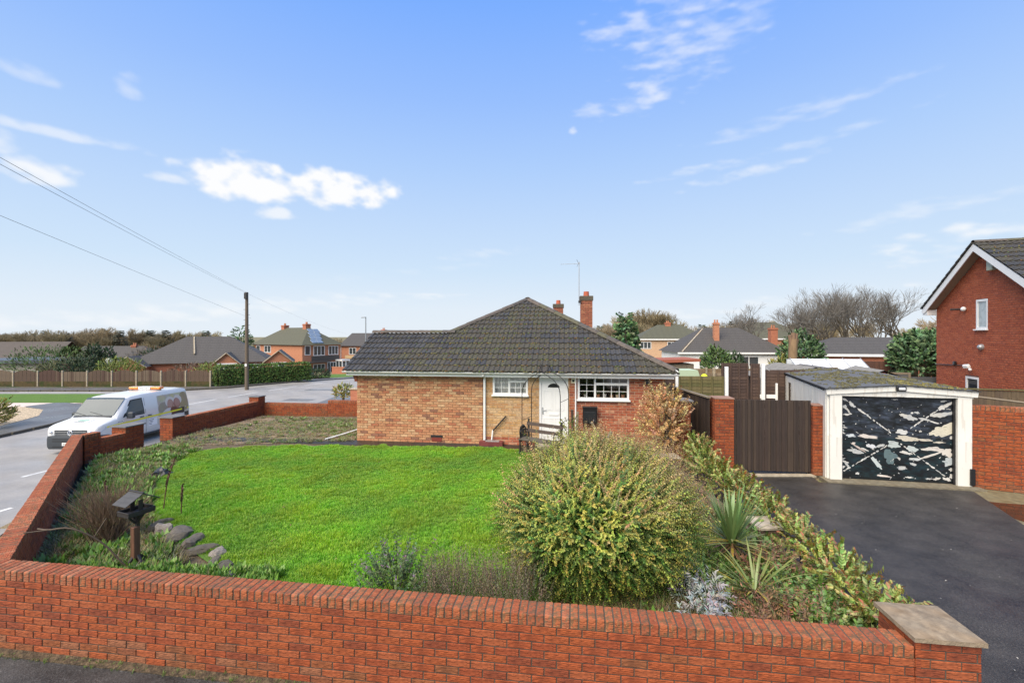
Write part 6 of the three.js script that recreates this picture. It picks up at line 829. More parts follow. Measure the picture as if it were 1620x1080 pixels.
// right side
conifer('narrow blue green fir behind the bungalow roof', 7.75, 31, 6.0, 1.15, 'holly', 700, { y: -.9, narrow: .75, seed: 11 });
bushT('evergreen_bush', 'bright green conifer bush behind the garden fences', 'bush', 14.9, 33, 1.0, 2.9, 'mid', 420, { y: -.6 }); bushT('evergreen_bush', 'dark twiggy bush right of the bright conifer bush', 'bush', 16.4, 33.5, .8, 2.5, 'dark', 240, { y: -.6 });
bushT('evergreen_bush', 'broad dark green laurel behind the cut trunk', 'bush', 21.6, 34, 1.4, 4.1, 'holly', 380, { y: -.6 }); bushT('evergreen_bush', 'pale variegated shrub left of the cut trunk', 'bush', 18.4, 31, .8, 2.4, 'yellow', 200, { y: -.5 });
{ const o = thing('cut_trunk', 'tall lopped tan tree trunk beyond the sheds', 'trunk', [17.9, -.5, 29]); part('bole', tube([[0, 0, 0], [.05, 1.5, 0], [0, 2.6, .02], [.05, 3.6, 0]], .26, 14, 9), mat([.24, .16, .09], .95, { map: T.mottle }), o); for (const [x, y, r] of [[-.2, 3.85, .12], [.22, 3.95, .12], [.03, 4.0, .14], [.3, 3.6, .09]]) part('limb_stub', rod([0, 2.6, 0], [x, y, .03], r * 1.2, r, 8), mat([.22, .14, .09], .95, { map: T.mottle }), o); }
bushT('evergreen_tree', 'broad evergreen tree with drooping leaves beside the brick gable', 'tree', 21.1, 23.5, 1.15, 3.7, 'holly', 460, { y: -.4, trunkH: 1.4, lift: .5 });

// ---------------------------------------------------------------- rear gardens: fences, sheds, greenhouse
const fenceTones = [[.075, .045, .034], [.09, .055, .04], [.06, .036, .028]].map((c) => mat(c, .85, { map: T.wood }));
const mossTone = [[.12, .105, .04], [.10, .095, .035], [.14, .115, .05]].map((c) => mat(c, .9, { map: T.wood }));
// waney lap panel: horizontal slats between battens
function lapPanel(o, x0, x1, y0, y1, mats, seed, battens = 3) { const R = mulberry(seed), n = Math.round((y1 - y0) / .105); for (let k = 0; k < n; k++) part('slat', cb(Math.round((x1 - x0) * 50) / 50, .125, .014, .003), mats[Math.floor(R() * mats.length)], o, [(x0 + x1) / 2, y0 + (k + .5) * (y1 - y0) / n, (R() - .5) * .004], [-.10, 0, (R() - .5) * .006]); for (let b = 0; b <= battens; b++) part('batten', cb(.045, y1 - y0 + .02, .03, .004), mats[0], o, [lerp(x0 + .03, x1 - .03, b / battens), (y0 + y1) / 2, .022]); }
{ const o = thing('lap_fence', 'brown and mossy lapped fence behind the bungalow corner', 'fence', [4.75, 0, 15.0], -.1);
  lapPanel(o, 0, .62, .2, 1.98, fenceTones, 1, 2); lapPanel(o, .72, 2.15, .2, 2.0, mossTone, 2, 4);
  part('post', cb(.09, 2.3, .09, .01), M.upvc, o, [.66, 1.05, .02]); part('post', cb(.10, 2.35, .10, .01), M.upvc, o, [2.22, 1.15, .03]); }
{ const o = thing('lap_fence', 'tall dark brown lapped panels behind the driveway gate', 'fence', [6.95, 0, 15.1], -.1);
  lapPanel(o, 0, .86, .2, 2.42, fenceTones, 3, 3); lapPanel(o, .92, 1.22, .2, 2.40, fenceTones, 4, 1); part('post', cb(.11, 2.4, .11, .012), M.upvc, o, [1.30, 1.2, .04]); part('cross_rail', bb(1.2, 1.75, 1.28, 1.40, -.02, .03), M.upvc, o); part('prop', cb(.06, .55, .06, .006), M.upvc, o, [1.72, 1.5, .05]); lapPanel(o, 1.36, 2.6, .2, 2.2, fenceTones, 5, 3); }
{ const o = thing('garden_fence', 'weathered tan panel fence farther back in the gardens', 'fence', [7.6, -.5, 21.5], -.05), tan = [[.20, .15, .10], [.24, .18, .12], [.17, .125, .085]].map((c) => mat(c, .9, { map: T.wood })); for (let k = 0; k < 4; k++) { lapPanel(o, k * 1.9 + .06, k * 1.9 + 1.84, .1, 2.05 + (k > 1 ? .3 : 0), tan, 20 + k, 4); part('post', cb(.11, 2.35 + (k > 1 ? .3 : 0), .11, .01), M.concrete, o, [k * 1.9, 1.15, .02]); } }
{ const o = thing('garden_fence', 'long low tan fence beyond the green bushes', 'fence', [10.5, -.7, 29], .02), tan = [[.22, .15, .085], [.19, .13, .075]].map((c) => mat(c, .9, { map: T.wood })); for (let k = 0; k < 6; k++) { lapPanel(o, k * 1.9 + .06, k * 1.9 + 1.84, .1, 1.9, tan, 30 + k, 3); part('post', cb(.11, 2.0, .11, .01), M.concrete, o, [k * 1.9, 1.0, .02]); } }
{ const o = thing('garden_shed', 'low shed with red brown roof behind the bungalow eaves', 'shed', [8.6, -.4, 26]); part('wall', bb(-1.6, 1.8, 0, 2.1, -2, 0), M.woodGrey, o); part('roof', extr([[-1.9, 2.1], [2.1, 2.25], [2.1, 2.4], [-1.9, 2.3]], 2.4).translate(0, 0, -2.2), mat([.30, .09, .05], .8), o); }
{ const o = thing('toy_playhouse', 'pale green plastic playhouse showing over the fence', 'playhouse', [7.0, -.2, 18.5]); part('body', bb(-.45, .45, .6, 1.75, -.5, .3), mat([.30, .42, .28], .6), o); part('roof', extr([[-.55, 1.75], [.55, 1.75], [.42, 2.15], [-.42, 2.15]], .9).translate(0, 0, -.55), mat([.42, .52, .36], .6), o); part('toy', new THREE.SphereGeometry(.14, 12, 8), mat([.62, .68, .02], .5), o, [.78, 1.85, .1]); part('post', cb(.08, 1.9, .08, .008), M.woodGrey, o, [.78, .8, .1]); }
{ const o = thing('timber_shed', 'dark timber shed with grey felt roof behind the garage', 'shed', [9.75, -.42, 16.7], -.1); part('wall', bb(0, 2.4, 0, 2.15, -2.6, 0), M.woodDark, o); for (let k = 0; k < 14; k++) part('board', cb(2.42, .15, .02, .004), fenceTones[k % 3], o, [1.2, .1 + k * .15, .012], [-.05, 0, 0]); part('gable', extr([[0, 2.15], [2.4, 2.15], [1.2, 2.55]], .05), M.woodDark, o); const q = (s) => join(q4(V(1.2, 2.62, .25), V(1.2 + s * 1.45, 2.12, .25), V(1.2 + s * 1.45, 2.12, -2.8), V(1.2, 2.62, -2.8))); part('roof', join([q(1), q(-1)]), mat([.21, .20, .18], .9, { side: THREE.DoubleSide, map: T.mottle }), o); }
{ const o = thing('timber_shed', 'second shed roof with dark felt edge beyond the mossy garage roof', 'shed', [11.2, -.5, 17.6], -.15); part('wall', bb(0, 2.2, 0, 2.1, -2.4, 0), M.woodDark, o); const q = (s) => join(q4(V(1.1, 2.6, .2), V(1.1 + s * 1.35, 2.2, .2), V(1.1 + s * 1.35, 2.2, -2.6), V(1.1, 2.6, -2.6))); part('roof', join([q(1), q(-1)]), mat([.11, .105, .10], .9, { side: THREE.DoubleSide }), o); part('gable', extr([[0, 2.1], [2.2, 2.1], [1.1, 2.52]], .05), M.woodDark, o); }
{ const o = thing('red_shed', 'small red painted shed with pale roof beside the neighbour', 'shed', [13.0, -.35, 17.6], -.35); part('wall', bb(0, 2.2, 0, 1.85, -2.6, 0), mat([.26, .05, .04], .8, { map: T.wood }), o); part('gable', extr([[0, 1.85], [2.2, 1.85], [1.1, 2.3]], .05), mat([.26, .05, .04], .8), o); const q = (s) => join(q4(V(1.1, 2.38, .2), V(1.1 + s * 1.4, 1.82, .2), V(1.1 + s * 1.4, 1.82, -2.8), V(1.1, 2.38, -2.8))); part('roof', join([q(1), q(-1)]), mat([.22, .21, .19], .85, { side: THREE.DoubleSide, map: T.mottle }), o); }
{ const o = thing('greenhouse', 'greenhouse with white panelled roof among the sheds', 'greenhouse', [13.6, -.55, 21.5], -.12); part('wall', bb(0, 3.2, 0, 2.0, -2.4, 0), mat([.5, .53, .54], .4), o); for (let k = 0; k < 4; k++) for (let j = 0; j < 2; j++) part('roof_panel', cb(.77, .03, .72, .006), mat([.72, .75, .78], .35), o, [.4 + k * .8, 2.18 + j * .36, .0 - j * .6], [.55, 0, 0]); for (let k = 0; k <= 4; k++) part('rib', rod([k * .8, 2.0, .34], [k * .8, 2.78, -.95], .02, .02, 5), M.steel, o); part('roof_back', bb(0, 3.2, 2.0, 2.7, -1.3, -1.2), mat([.6, .63, .65], .4), o); }
{ const o = thing('board_fence', 'dark red brown board fence behind the sheds', 'fence', [17.0, -.25, 24.5], -.1); boards(o, 30, 3.6, 2.15, { seed: 9, mats: [[.11, .05, .035], [.09, .042, .03], [.13, .06, .04]].map((c) => mat(c, .85, { map: T.wood })) }); }
{ const o = thing('board_fence', 'light slatted fence under the evergreen tree', 'fence', [20.4, -.2, 24.0], -.18); boards(o, 16, 3.0, 2.0, { seed: 10, gap: .03, mats: [[.17, .13, .085], [.14, .11, .07]].map((c) => mat(c, .9, { map: T.wood })) }); }
{ const o = thing('grey_panel_fence', 'grey panels with wooden posts beside the brick gable', 'fence', [15.2, -.2, 18.8], -.2); part('panel', bb(0, 1.0, .2, 1.95, -.02, .02), mat([.09, .095, .10], .7), o); part('panel', bb(1.1, 2.1, .2, 1.85, -.02, .02), mat([.085, .09, .095], .7), o); for (const x of [-.05, 1.05]) part('post', cb(.08, 2.05, .08, .008), M.woodGrey, o, [x, 1.0, .03]); part('top_rail', bb(-.05, 1.05, 1.95, 2.02, -.03, .03), M.woodGrey, o); }
{ const o = thing('folding_trestle', 'pale folded trestle legs leaning by the grey panels', 'trestle', [14.75, -.1, 18.0]); for (const [a, b] of [[-.18, 0], [.18, 0], [.02, .3], [.3, .3]]) part('leg', rod([a, 1.2, b * .5], [a * .2 + (b ? .16 : 0), 1.95, 0], .02, .015, 5), M.concrete, o); }
{ const o = thing('side_fence', 'mossy topped fence between the brick wall and neighbour', 'fence', [10.9, 0, 11.6], -.3); boards(o, 34, 5.4, 1.92, { seed: 12, mats: [[.12, .085, .05], [.10, .07, .045], [.14, .11, .05]].map((c) => mat(c, .9, { map: T.wood })) }); part('capping', bb(0, 5.4, 1.99, 2.02, -.03, .04), mossTone[0], o); }
{ const o = thing('handrail', 'sloping timber rail between garage and brick wall', 'rail', [10.15, 0, 10.6], -.4); part('rail', rod([0, 2.0, 0], [1.3, 1.86, .1], .025, .025, 6), M.woodGrey, o); part('post', cb(.07, 1.95, .07, .006), M.woodDark, o, [.02, 1.0, 0]); }
{ // washing line and what hangs on it
  const o = thing('washing_line', 'sagging washing line with white pegs behind the gate', 'line', [0, 0, 0]), pts = [[8.15, 2.42, -14.9], [8.7, 2.02, -15.0], [9.3, 1.75, -15.2], [9.75, 1.72, -15.5]]; part('cord', tube(pts, .008, 20, 5), M.upvc, o); const c = new THREE.CatmullRomCurve3(pts.map((p) => V(...p))); for (let k = 0; k < 9; k++) { const p = c.getPoint(.42 + k * .06); part('peg', cb(.03, .09, .02, .004), M.upvc, o, [p.x, p.y - .02, p.z]); }
  const cl = (l, x, y, z, w, h, col, seed) => { const t = thing('laundry', l, 'laundry', [x, y, z]); const g = new THREE.PlaneGeometry(w, h, 8, 8), P = g.attributes.position; for (let i = 0; i < P.count; i++) P.setXYZ(i, P.getX(i) * (1 - .2 * (P.getY(i) / h + .5)), P.getY(i) - h / 2, .03 * Math.sin(P.getX(i) * 22 + seed) * (1 - P.getY(i) / h)); g.computeVertexNormals(); part('cloth', g, mat(col, .8, { side: THREE.DoubleSide }), t); };
  cl('bright blue cloth pegged on the washing line', 9.72, 1.75, 15.4, .30, .48, [.08, .42, .62], 1); cl('pale green cloth beside the blue one on the line', 9.42, 1.76, 15.25, .16, .32, [.45, .55, .50], 2); cl('small dark teal cloth hanging by the garage', 9.95, 1.8, 15.6, .14, .35, [.05, .22, .30], 3); }

// ---------------------------------------------------------------- vehicles
// a body lofted through stations [x, bottom, belt, top, half width at belt, half width at top]; x runs from nose to tail
function loft(st) {
  const ring = ([x, b, m, t, wb, wt]) => { const h = [[wb - .06, b], [wb - .01, b + .07], [wb, b + (m - b) * .45], [wb, m - .03], [lerp(wb, wt, .25), lerp(m, t, .3)], [wt + .02, t - Math.min(.12, (t - m) * .35)], [wt - .05, t - Math.min(.035, (t - m) * .15)], [wt * .55, t], [0, t + .012]]; return [...h.map(([z, y]) => V(x, y, z)), ...h.slice(0, -1).reverse().map(([z, y]) => V(x, y, -z))]; };
  const rings = st.map(ring), n = rings[0].length, pos = []; const q = (a, b, c, d) => pos.push(a, b, c, a, c, d);
  for (let i = 0; i + 1 < rings.length; i++) for (let j = 0; j < n; j++) { const k = (j + 1) % n; q(rings[i][j], rings[i + 1][j], rings[i + 1][k], rings[i][k]); }
  for (const [r, f] of [[rings[0], 0], [rings.at(-1), 1]]) { const c = r.reduce((s, p) => s.add(p), V(0, 0, 0)).multiplyScalar(1 / n); for (let j = 0; j < n; j++) { const a = r[j], b = r[(j + 1) % n]; f ? pos.push(c, b, a) : pos.push(c, a, b); } }
  return uvm(toCreasedNormals(mergeVertices(new THREE.BufferGeometry().setFromPoints(pos), 1e-4), .6));
}
const stAt = (st, x) => { for (let i = 1; i < st.length; i++) if (x <= st[i][0]) { const a = st[i - 1], b = st[i], t = (x - a[0]) / (b[0] - a[0]); return a.map((v, k) => lerp(v, b[k], t)); } return st.at(-1); };
// half width of the body at x, y
const wide = (st, x, y) => { const [, b, m, t, wb, wt] = stAt(st, x); if (y <= m - .03) return wb; const y1 = lerp(m, t, .3), w1 = lerp(wb, wt, .25), y2 = t - Math.min(.12, (t - m) * .35); return y < y1 ? lerp(wb, w1, (y - m + .03) / (y1 - m + .03)) : lerp(w1, wt + .02, clamp((y - y1) / (y2 - y1))); };
// a skin patch lying 4 mm off the side: corners in x, y; s = +1 or -1
function sidePatch(st, pts, s, off = .005, nx = 8, ny = 6) { // pts: [x, y] bottom-left, bottom-right, top-right, top-left
  const g = new THREE.PlaneGeometry(1, 1, nx, ny), P = g.attributes.position, N = g.attributes.normal; for (let i = 0; i < P.count; i++) { const u = P.getX(i) + .5, v = P.getY(i) + .5, x = lerp(lerp(pts[0][0], pts[1][0], u), lerp(pts[3][0], pts[2][0], u), v), y = lerp(lerp(pts[0][1], pts[1][1], u), lerp(pts[3][1], pts[2][1], u), v); P.setXYZ(i, x, y, s * (wide(st, x, y) + off)); } if (s < 0) g.index.array.reverse(); g.computeVertexNormals(); return g; }
function wheel(o, x, z, r = .33, w = .22) { const g = new THREE.Group(); g.name = 'wheel'; g.position.set(x, r, z); o.add(g); part('tyre', new THREE.LatheGeometry([[r * .62, -w / 2], [r * .9, -w / 2], [r, -w / 2 + .04], [r, w / 2 - .04], [r * .9, w / 2], [r * .62, w / 2]].map((p) => new THREE.Vector2(...p)), 24).rotateX(Math.PI / 2), mat([.015, .015, .016], .85), g); part('rim', new THREE.CylinderGeometry(r * .63, r * .63, w * .8, 20).rotateX(Math.PI / 2), mat([.35, .36, .37], .4, { metalness: .5 }), g); part('hub', new THREE.CylinderGeometry(r * .2, r * .2, w * .95, 12).rotateX(Math.PI / 2), M.iron, g); }
const arch = (o, st, x, r) => { for (const s of [1, -1]) { const z = wide(st, x, .4) + .002; part('wheel_arch', extr(Array.from({ length: 17 }, (_, k) => [x + Math.cos(Math.PI * k / 16) * r, .30 + Math.sin(Math.PI * k / 16) * r]), .004).translate(0, 0, s > 0 ? z : -z - .004), M.dark, o); } };
{
  const st = [[0, .45, .80, .92, .78, .66], [.02, .32, .90, 1.0, .86, .72], [.10, .26, .97, 1.06, .92, .78], [.30, .24, 1.03, 1.12, .948, .82], [.62, .24, 1.07, 1.18, .952, .83], [.88, .24, 1.09, 1.24, .952, .82], [1.15, .24, 1.09, 1.54, .952, .81], [1.48, .24, 1.09, 1.88, .952, .79], [1.75, .24, 1.09, 1.94, .952, .79], [2.3, .24, 1.09, 1.97, .952, .80], [3.4, .24, 1.09, 1.98, .952, .80], [4.6, .24, 1.09, 1.96, .95, .80], [4.82, .26, 1.08, 1.92, .94, .78], [4.89, .30, 1.06, 1.84, .925, .74], [4.9, .45, 1.0, 1.7, .90, .70]];
  const o = thing('work_van', 'white work van with yellow stripe and orange light bar parked on the side road', 'van', [-16.25, -1.05, 16.75], Math.PI / 2 + .01);
  const paint = mat([.66, .66, .65], .22, { clearcoat: .6, clearcoatRoughness: .08 }), plastic = mat([.035, .042, .05], .5), glass = mat([.06, .075, .08], .04);
  part('body', loft(st), paint, o);
  const bst = [[-.06, .30, .54, .64, .70, .66], [-.04, .22, .6, .70, .84, .78], [.05, .19, .62, .72, .92, .88], [.2, .19, .62, .70, .960, .94], [.50, .22, .60, .66, .966, .95], [.55, .26, .58, .64, .956, .94]];
  const bumper = part('bumper', loft(bst), plastic, o); for (const y of [.30, .50, .58]) part('air_slot', bx(.02, .03, 1.25, -.052, y, 0), M.dark, bumper);
  part('grille', join([bx(.05, .20, 1.16, .0, .80, 0)]), plastic, o); for (const y of [.75, .835]) part('grille_bar', bx(.012, .014, 1.14, -.028, y, 0), mat([.6, .61, .62], .2, { metalness: .9 }), o);
  for (const s of [1, -1]) { const h = new THREE.Group(); h.name = 'headlight'; o.add(h); const g = extr([[.50, .66], [.60, .80], [.90, .90], [.93, .82], [.90, .70]].map(([z, y]) => [s * z, y]), .03).rotateY(-Math.PI / 2 ).rotateY(0); part('lens', (() => { const P = []; const pt = (z, y, x) => V(x, y, s * z); const a = [pt(.56, .715, -.022), pt(.56, .90, -.008), pt(.80, .95, .03), pt(.94, 1.0, .32), pt(.965, .92, .40), pt(.945, .76, .14), pt(.82, .715, .015)]; const c = a.reduce((q, p) => q.add(p), V(0, 0, 0)).multiplyScalar(1 / 7).add(V(-.05, 0, s * .03)); for (let i = 0; i < 7; i++) s > 0 ? P.push(c, a[(i + 1) % 7], a[i]) : P.push(c, a[i], a[(i + 1) % 7]); const q = new THREE.BufferGeometry().setFromPoints(P); q.computeVertexNormals(); return uvm(q); })(), mat([.42, .45, .48], .08, { side: THREE.DoubleSide, clearcoat: 1 }), h); part('reflector', new THREE.SphereGeometry(.055, 14, 10), mat([.85, .87, .9], .05, { metalness: .8 }), h, [-.02, .83, s * .72]); }
  { const b = new THREE.Group(); b.name = 'badge'; b.position.set(-.035, .80, 0); b.rotation.y = -Math.PI / 2; o.add(b); part('ring', new THREE.TorusGeometry(.088, .012, 8, 28), mat([.75, .76, .78], .12, { metalness: .9 }), b); part('disc', new THREE.CylinderGeometry(.086, .086, .01, 24).rotateX(Math.PI / 2), M.dark, b); const ch = mat([.75, .76, .78], .12, { metalness: .9 }); const seg = (x0, y0, x1, y1) => rod([x0, y0, .01], [x1, y1, .01], .011, .011, 5); part('letter_v', join([seg(-.035, .078, 0, .008), seg(.035, .078, 0, .008)]), ch, b); part('letter_w', join([seg(-.072, .045, -.034, -.072), seg(-.034, -.072, 0, -.008), seg(0, -.008, .034, -.072), seg(.034, -.072, .072, .045)]), ch, b); }
  { const t = canvasTex(512, 110, (c) => { c.fillStyle = '#f3f3ee'; c.fillRect(0, 0, 512, 110); c.fillStyle = '#111'; c.font = 'bold 92px sans-serif'; c.textBaseline = 'middle'; c.fillText('BP19', 40, 58); c.fillText('UVE', 300, 58); }); part('number_plate', new THREE.PlaneGeometry(.52, .11), mat([1, 1, 1], .4, { map: t }), o, [-.072, .40, 0], [0, -Math.PI / 2, 0]); }
  const topY = (x) => stAt(st, x)[3], wt = (x) => stAt(st, x)[5];
  const strip = (x0, x1, k0, k1, off, n = 8) => { const P = []; for (let i = 0; i < n; i++) { const a = lerp(x0, x1, i / n), b = lerp(x0, x1, (i + 1) / n), A = (x, k) => V(x - off * .7, topY(x) + off + .012 * (1 - Math.abs(k)), wt(x) * k); const m = 4; for (let j = 0; j < m; j++) { const ka = lerp(k0, k1, j / m), kb = lerp(k0, k1, (j + 1) / m); P.push(A(a, ka), A(a, kb), A(b, kb), A(a, ka), A(b, kb), A(b, ka)); } } const g = new THREE.BufferGeometry().setFromPoints(P); const u = []; for (const p of P) u.push((p.z / wt(p.x) - k0) / (k1 - k0), (p.x - x0) / (x1 - x0)); g.setAttribute('uv', new THREE.Float32BufferAttribute(u, 2)); g.computeVertexNormals(); return g; };
  part('windscreen', strip(.91, 1.50, -.94, .94, .008), new THREE.MeshPhysicalMaterial({ color: lin(.075, .095, .105), roughness: .05, specularIntensity: .45, side: THREE.DoubleSide }), o); part('wiper_cowl', strip(.83, .905, -.9, .9, .004, 2), mat([.03, .035, .04], .6, { side: THREE.DoubleSide }), o);
  for (const s of [.35, -.3]) part('wiper', rod([.90, topY(.90) + .03, s], [1.0, topY(1.0) + .035, s - .55], .008, .006, 5), M.iron, o);
  const lt = canvasTex(256, 128, (c) => { c.fillStyle = '#eceded'; c.fillRect(0, 0, 256, 128); c.save(); c.translate(256, 128); c.rotate(Math.PI); c.fillStyle = '#23302f'; for (let k = 0; k < 9; k++) c.fillRect(60 + k * 17, 22, 12, 34); c.fillStyle = '#17926a'; c.fillRect(40, 66, 150, 40); c.fillStyle = '#dfeee8'; for (let k = 0; k < 7; k++) c.fillRect(52 + k * 19, 78, 12, 16); c.restore(); });
  part('bonnet_sign', strip(.24, .60, -.40, .40, .006, 3), mat([.8, .8, .8], .8, { map: lt, side: THREE.DoubleSide }), o);
  for (const s of [1, -1]) {
    const sp = (name, pts, m, off, parent = o) => part(name, sidePatch(st, pts, s, off), m, parent);
    const door = sp('door_window', [[1.22, 1.18], [2.18, 1.15], [2.16, 1.76], [1.66, 1.74]], glass, .004); sp('window_seal', [[1.15, 1.15], [2.22, 1.12], [2.2, 1.80], [1.62, 1.78]], M.dark, .002);
    for (const x of [2.28, 3.35]) part('door_seam', sidePatch(st, [[x - .008, .3], [x + .008, .3], [x + .008, 1.78], [x - .008, 1.78]], s, .0015), M.iron, o);
    part('door_seam', sidePatch(st, [[1.15, .42], [1.165, .42], [1.18, 1.08], [1.165, 1.08]], s, .0015), M.iron, o);
    sp('stripe', [[.42, .90], [4.82, .955], [4.82, 1.025], [.42, .955]], mat([.80, .74, .02], .4), .006);
    for (const x of [2.05, 2.45]) part('door_handle', cb(.20, .04, .03, .01), plastic, o, [x, 1.03, s * .975]);
    { const mm = new THREE.Group(); mm.name = 'wing_mirror'; o.add(mm); part('mirror_shell', rb(.16, .26, .24, .06, 1.36, 1.22, s * 1.10, 3), plastic, mm); part('mirror_arm', rod([1.36, 1.12, s * .93], [1.36, 1.14, s * 1.05], .035, .03, 8), plastic, mm); }
    part('sill_trim', sidePatch(st, [[.5, .25], [4.7, .25], [4.7, .32], [.5, .32]], s, .004), plastic, o);
    wheel(o, .92, s * .84); wheel(o, 3.88, s * .84);
  }
  arch(o, st, .92, .40); arch(o, st, 3.88, .40);
  const pic = canvasTex(512, 320, (c, w, h) => { const R = mulberry(5); c.fillStyle = '#d9d2c0'; c.fillRect(0, 0, w, h); const bl = (x, y, rx, ry, col, rot = 0) => { c.fillStyle = col; c.beginPath(); c.ellipse(x, y, rx, ry, rot, 0, 7); c.fill(); }; for (let k = 0; k < 160; k++) bl(R() * w, R() * h * .7, 20 + 40 * R(), 10 + 20 * R(), `rgba(${190 + 50 * R() | 0},${180 + 50 * R() | 0},${150 + 50 * R() | 0},.35)`, R() * 3); bl(440, 110, 90, 110, 'rgba(150,120,70,.55)'); bl(90, 150, 90, 70, 'rgba(150,140,125,.6)'); bl(200, 90, 80, 60, '#efe8e0'); bl(330, 80, 70, 56, '#efe6de'); bl(200, 120, 52, 60, '#b9806f'); bl(310, 118, 58, 60, '#b2776a'); bl(195, 110, 44, 46, '#caa091'); bl(318, 108, 46, 46, '#c59586'); c.fillStyle = '#3b302a'; c.fillRect(170, 178, 260, 74); bl(120, 230, 110, 60, '#efeaea', -.5); bl(300, 300, 200, 60, '#f1efee'); bl(440, 300, 90, 56, '#f4f1f0'); bl(250, 190, 60, 40, '#7d4638'); c.fillStyle = '#2b2523'; c.fillRect(430, 240, 90, 80); });
  part('side_picture', sidePatch(st, [[2.95, .52], [4.84, .52], [4.80, 1.76], [2.98, 1.76]], 1, .004, 14, 10), mat([.72, .70, .68], .45, { map: pic }), o);
  const txt = canvasTex(256, 128, (c) => { c.clearRect(0, 0, 256, 128); c.fillStyle = '#ededee'; c.fillRect(0, 0, 256, 128); c.fillStyle = '#4a5568'; for (let k = 0; k < 4; k++) c.fillRect(10, 14 + k * 28, 150 - k * 22, 10); }); part('small_print', sidePatch(st, [[2.42, .58], [2.86, .58], [2.86, .86], [2.42, .86]], 1, .003), mat([1, 1, 1], .3, { map: txt }), o);
  const num = canvasTex(256, 96, (c) => { c.fillStyle = '#ededee'; c.fillRect(0, 0, 256, 96); c.fillStyle = '#161616'; c.font = 'bold 84px sans-serif'; c.textBaseline = 'middle'; c.fillText('MS79', 14, 50); }); part('fleet_number', sidePatch(st, [[.88, .985], [1.16, .985], [1.16, 1.06], [.88, 1.06]], 1, .003), mat([1, 1, 1], .3, { map: num }), o);
  { const b = new THREE.Group(); b.name = 'light_bar'; b.position.set(3.5, 1.985, 0); o.add(b); const am = mat([.85, .24, .015], .25, { clearcoat: 1 }); part('amber_end', rb(.26, .11, .42, .04, 0, .075, -.48, 2), am, b); part('amber_end', rb(.26, .11, .42, .04, 0, .075, .48, 2), am, b); part('centre_box', rb(.26, .115, .52, .02, 0, .075, 0, 2), M.upvc, b); const wt2 = canvasTex(256, 64, (c) => { c.fillStyle = '#f2f2f0'; c.fillRect(0, 0, 256, 64); c.fillStyle = '#1c1c1c'; c.font = 'bold 50px sans-serif'; c.textBaseline = 'middle'; c.fillText('WATER', 34, 35); }); part('sign_face', new THREE.PlaneGeometry(.5, .1), mat([1, 1, 1], .3, { map: wt2 }), b, [-.133, .078, 0], [0, -Math.PI / 2, 0]); part('foot', bb(-.08, .08, -.03, .02, -.6, .6), M.iron, b); }
}
function smallCar(name, label, p, turn, color) {
  const st = [[0, .35, .55, .62, .62, .5], [.06, .25, .62, .72, .78, .62], [.9, .2, .78, .90, .86, .7], [1.1, .2, .82, .98, .87, .68], [1.7, .2, .84, 1.42, .87, .58], [2.6, .2, .85, 1.48, .87, .58], [3.6, .22, .86, 1.40, .85, .56], [3.95, .3, .84, 1.0, .80, .6], [4.0, .4, .75, .85, .7, .5]], o = thing(name, label, 'car', p, turn);
  part('body', loft(st), mat(color, .25, { clearcoat: .7 }), o); for (const s of [1, -1]) { part('side_window', sidePatch(st, [[1.35, .92], [3.5, .92], [3.3, 1.3], [1.75, 1.3]], s, .004), mat([.03, .035, .04], .05), o); wheel(o, .8, s * .76, .3, .2); wheel(o, 3.2, s * .76, .3, .2); part('tail_light', sidePatch(st, [[3.66, .62], [3.92, .62], [3.9, .85], [3.68, .85]], s, .004), mat([.45, .02, .02], .3), o); }
  part('rear_window', sidePatch(st, [[3.6, .92], [3.62, .92], [3.62, 1.3], [3.6, 1.3]], 1, .004), M.dark, o); return o;
}
smallCar('parked_car', 'dark blue parked car half hidden behind the hedge end', [-27.3, -2.55, 62], Math.PI * .98, [.02, .05, .14]); smallCar('parked_car', 'white parked car beside the far detached house', [-26.2, -3.0, 77], .4, [.75, .76, .77]);

// ---------------------------------------------------------------- poles and wires
{ const o = thing('telegraph_pole', 'tall wooden telegraph pole in front of the clipped hedge', 'pole', [-21.35, -.95, 36.6]); part('pole', rod([0, -.4, 0], [0, 7.75, 0], .15, .11, 12), mat([.13, .10, .07], .9, { map: T.wood }), o); part('cap_box', cb(.22, .5, .22, .02), M.iron, o, [0, 7.45, .12]); for (let k = 0; k < 10; k++) part('step_iron', rod([k % 2 ? .1 : -.1, 3 + k * .42, 0], [k % 2 ? .26 : -.26, 3 + k * .42, 0], .014, .014, 5), M.iron, o); part('notice_plate', cb(.16, .2, .02, .005), M.upvc, o, [0, 1.9, .15]);
  const wire = (label, a, b, sag) => { const w = thing('overhead_wire', label, 'wire', [0, 0, 0]); const A = V(...a), B = V(...b), pts = []; for (let k = 0; k <= 12; k++) { const t = k / 12, p = A.clone().lerp(B, t); pts.push([p.x, p.y - sag * 4 * t * (1 - t), p.z]); } part('cable', tube(pts, .0048, 40, 5), mat([.14, .15, .16], .8), w); };
  wire('upper of two overhead wires from pole to upper left', [-21.3, 6.75, -36.6], [-8.5, 6.62, -6.2], .06); wire('lower of two overhead wires from pole to upper left', [-21.3, 6.7, -36.6], [-8.6, 6.55, -6.2], .08); wire('single low overhead wire at the left edge', [-19.5, 4.6, -34], [-10.5, 6.07, -8], .02); wire('thin overhead wire from the pole towards the far houses', [-21.3, 6.7, -36.6], [-27, 3.6, -74], .3); }
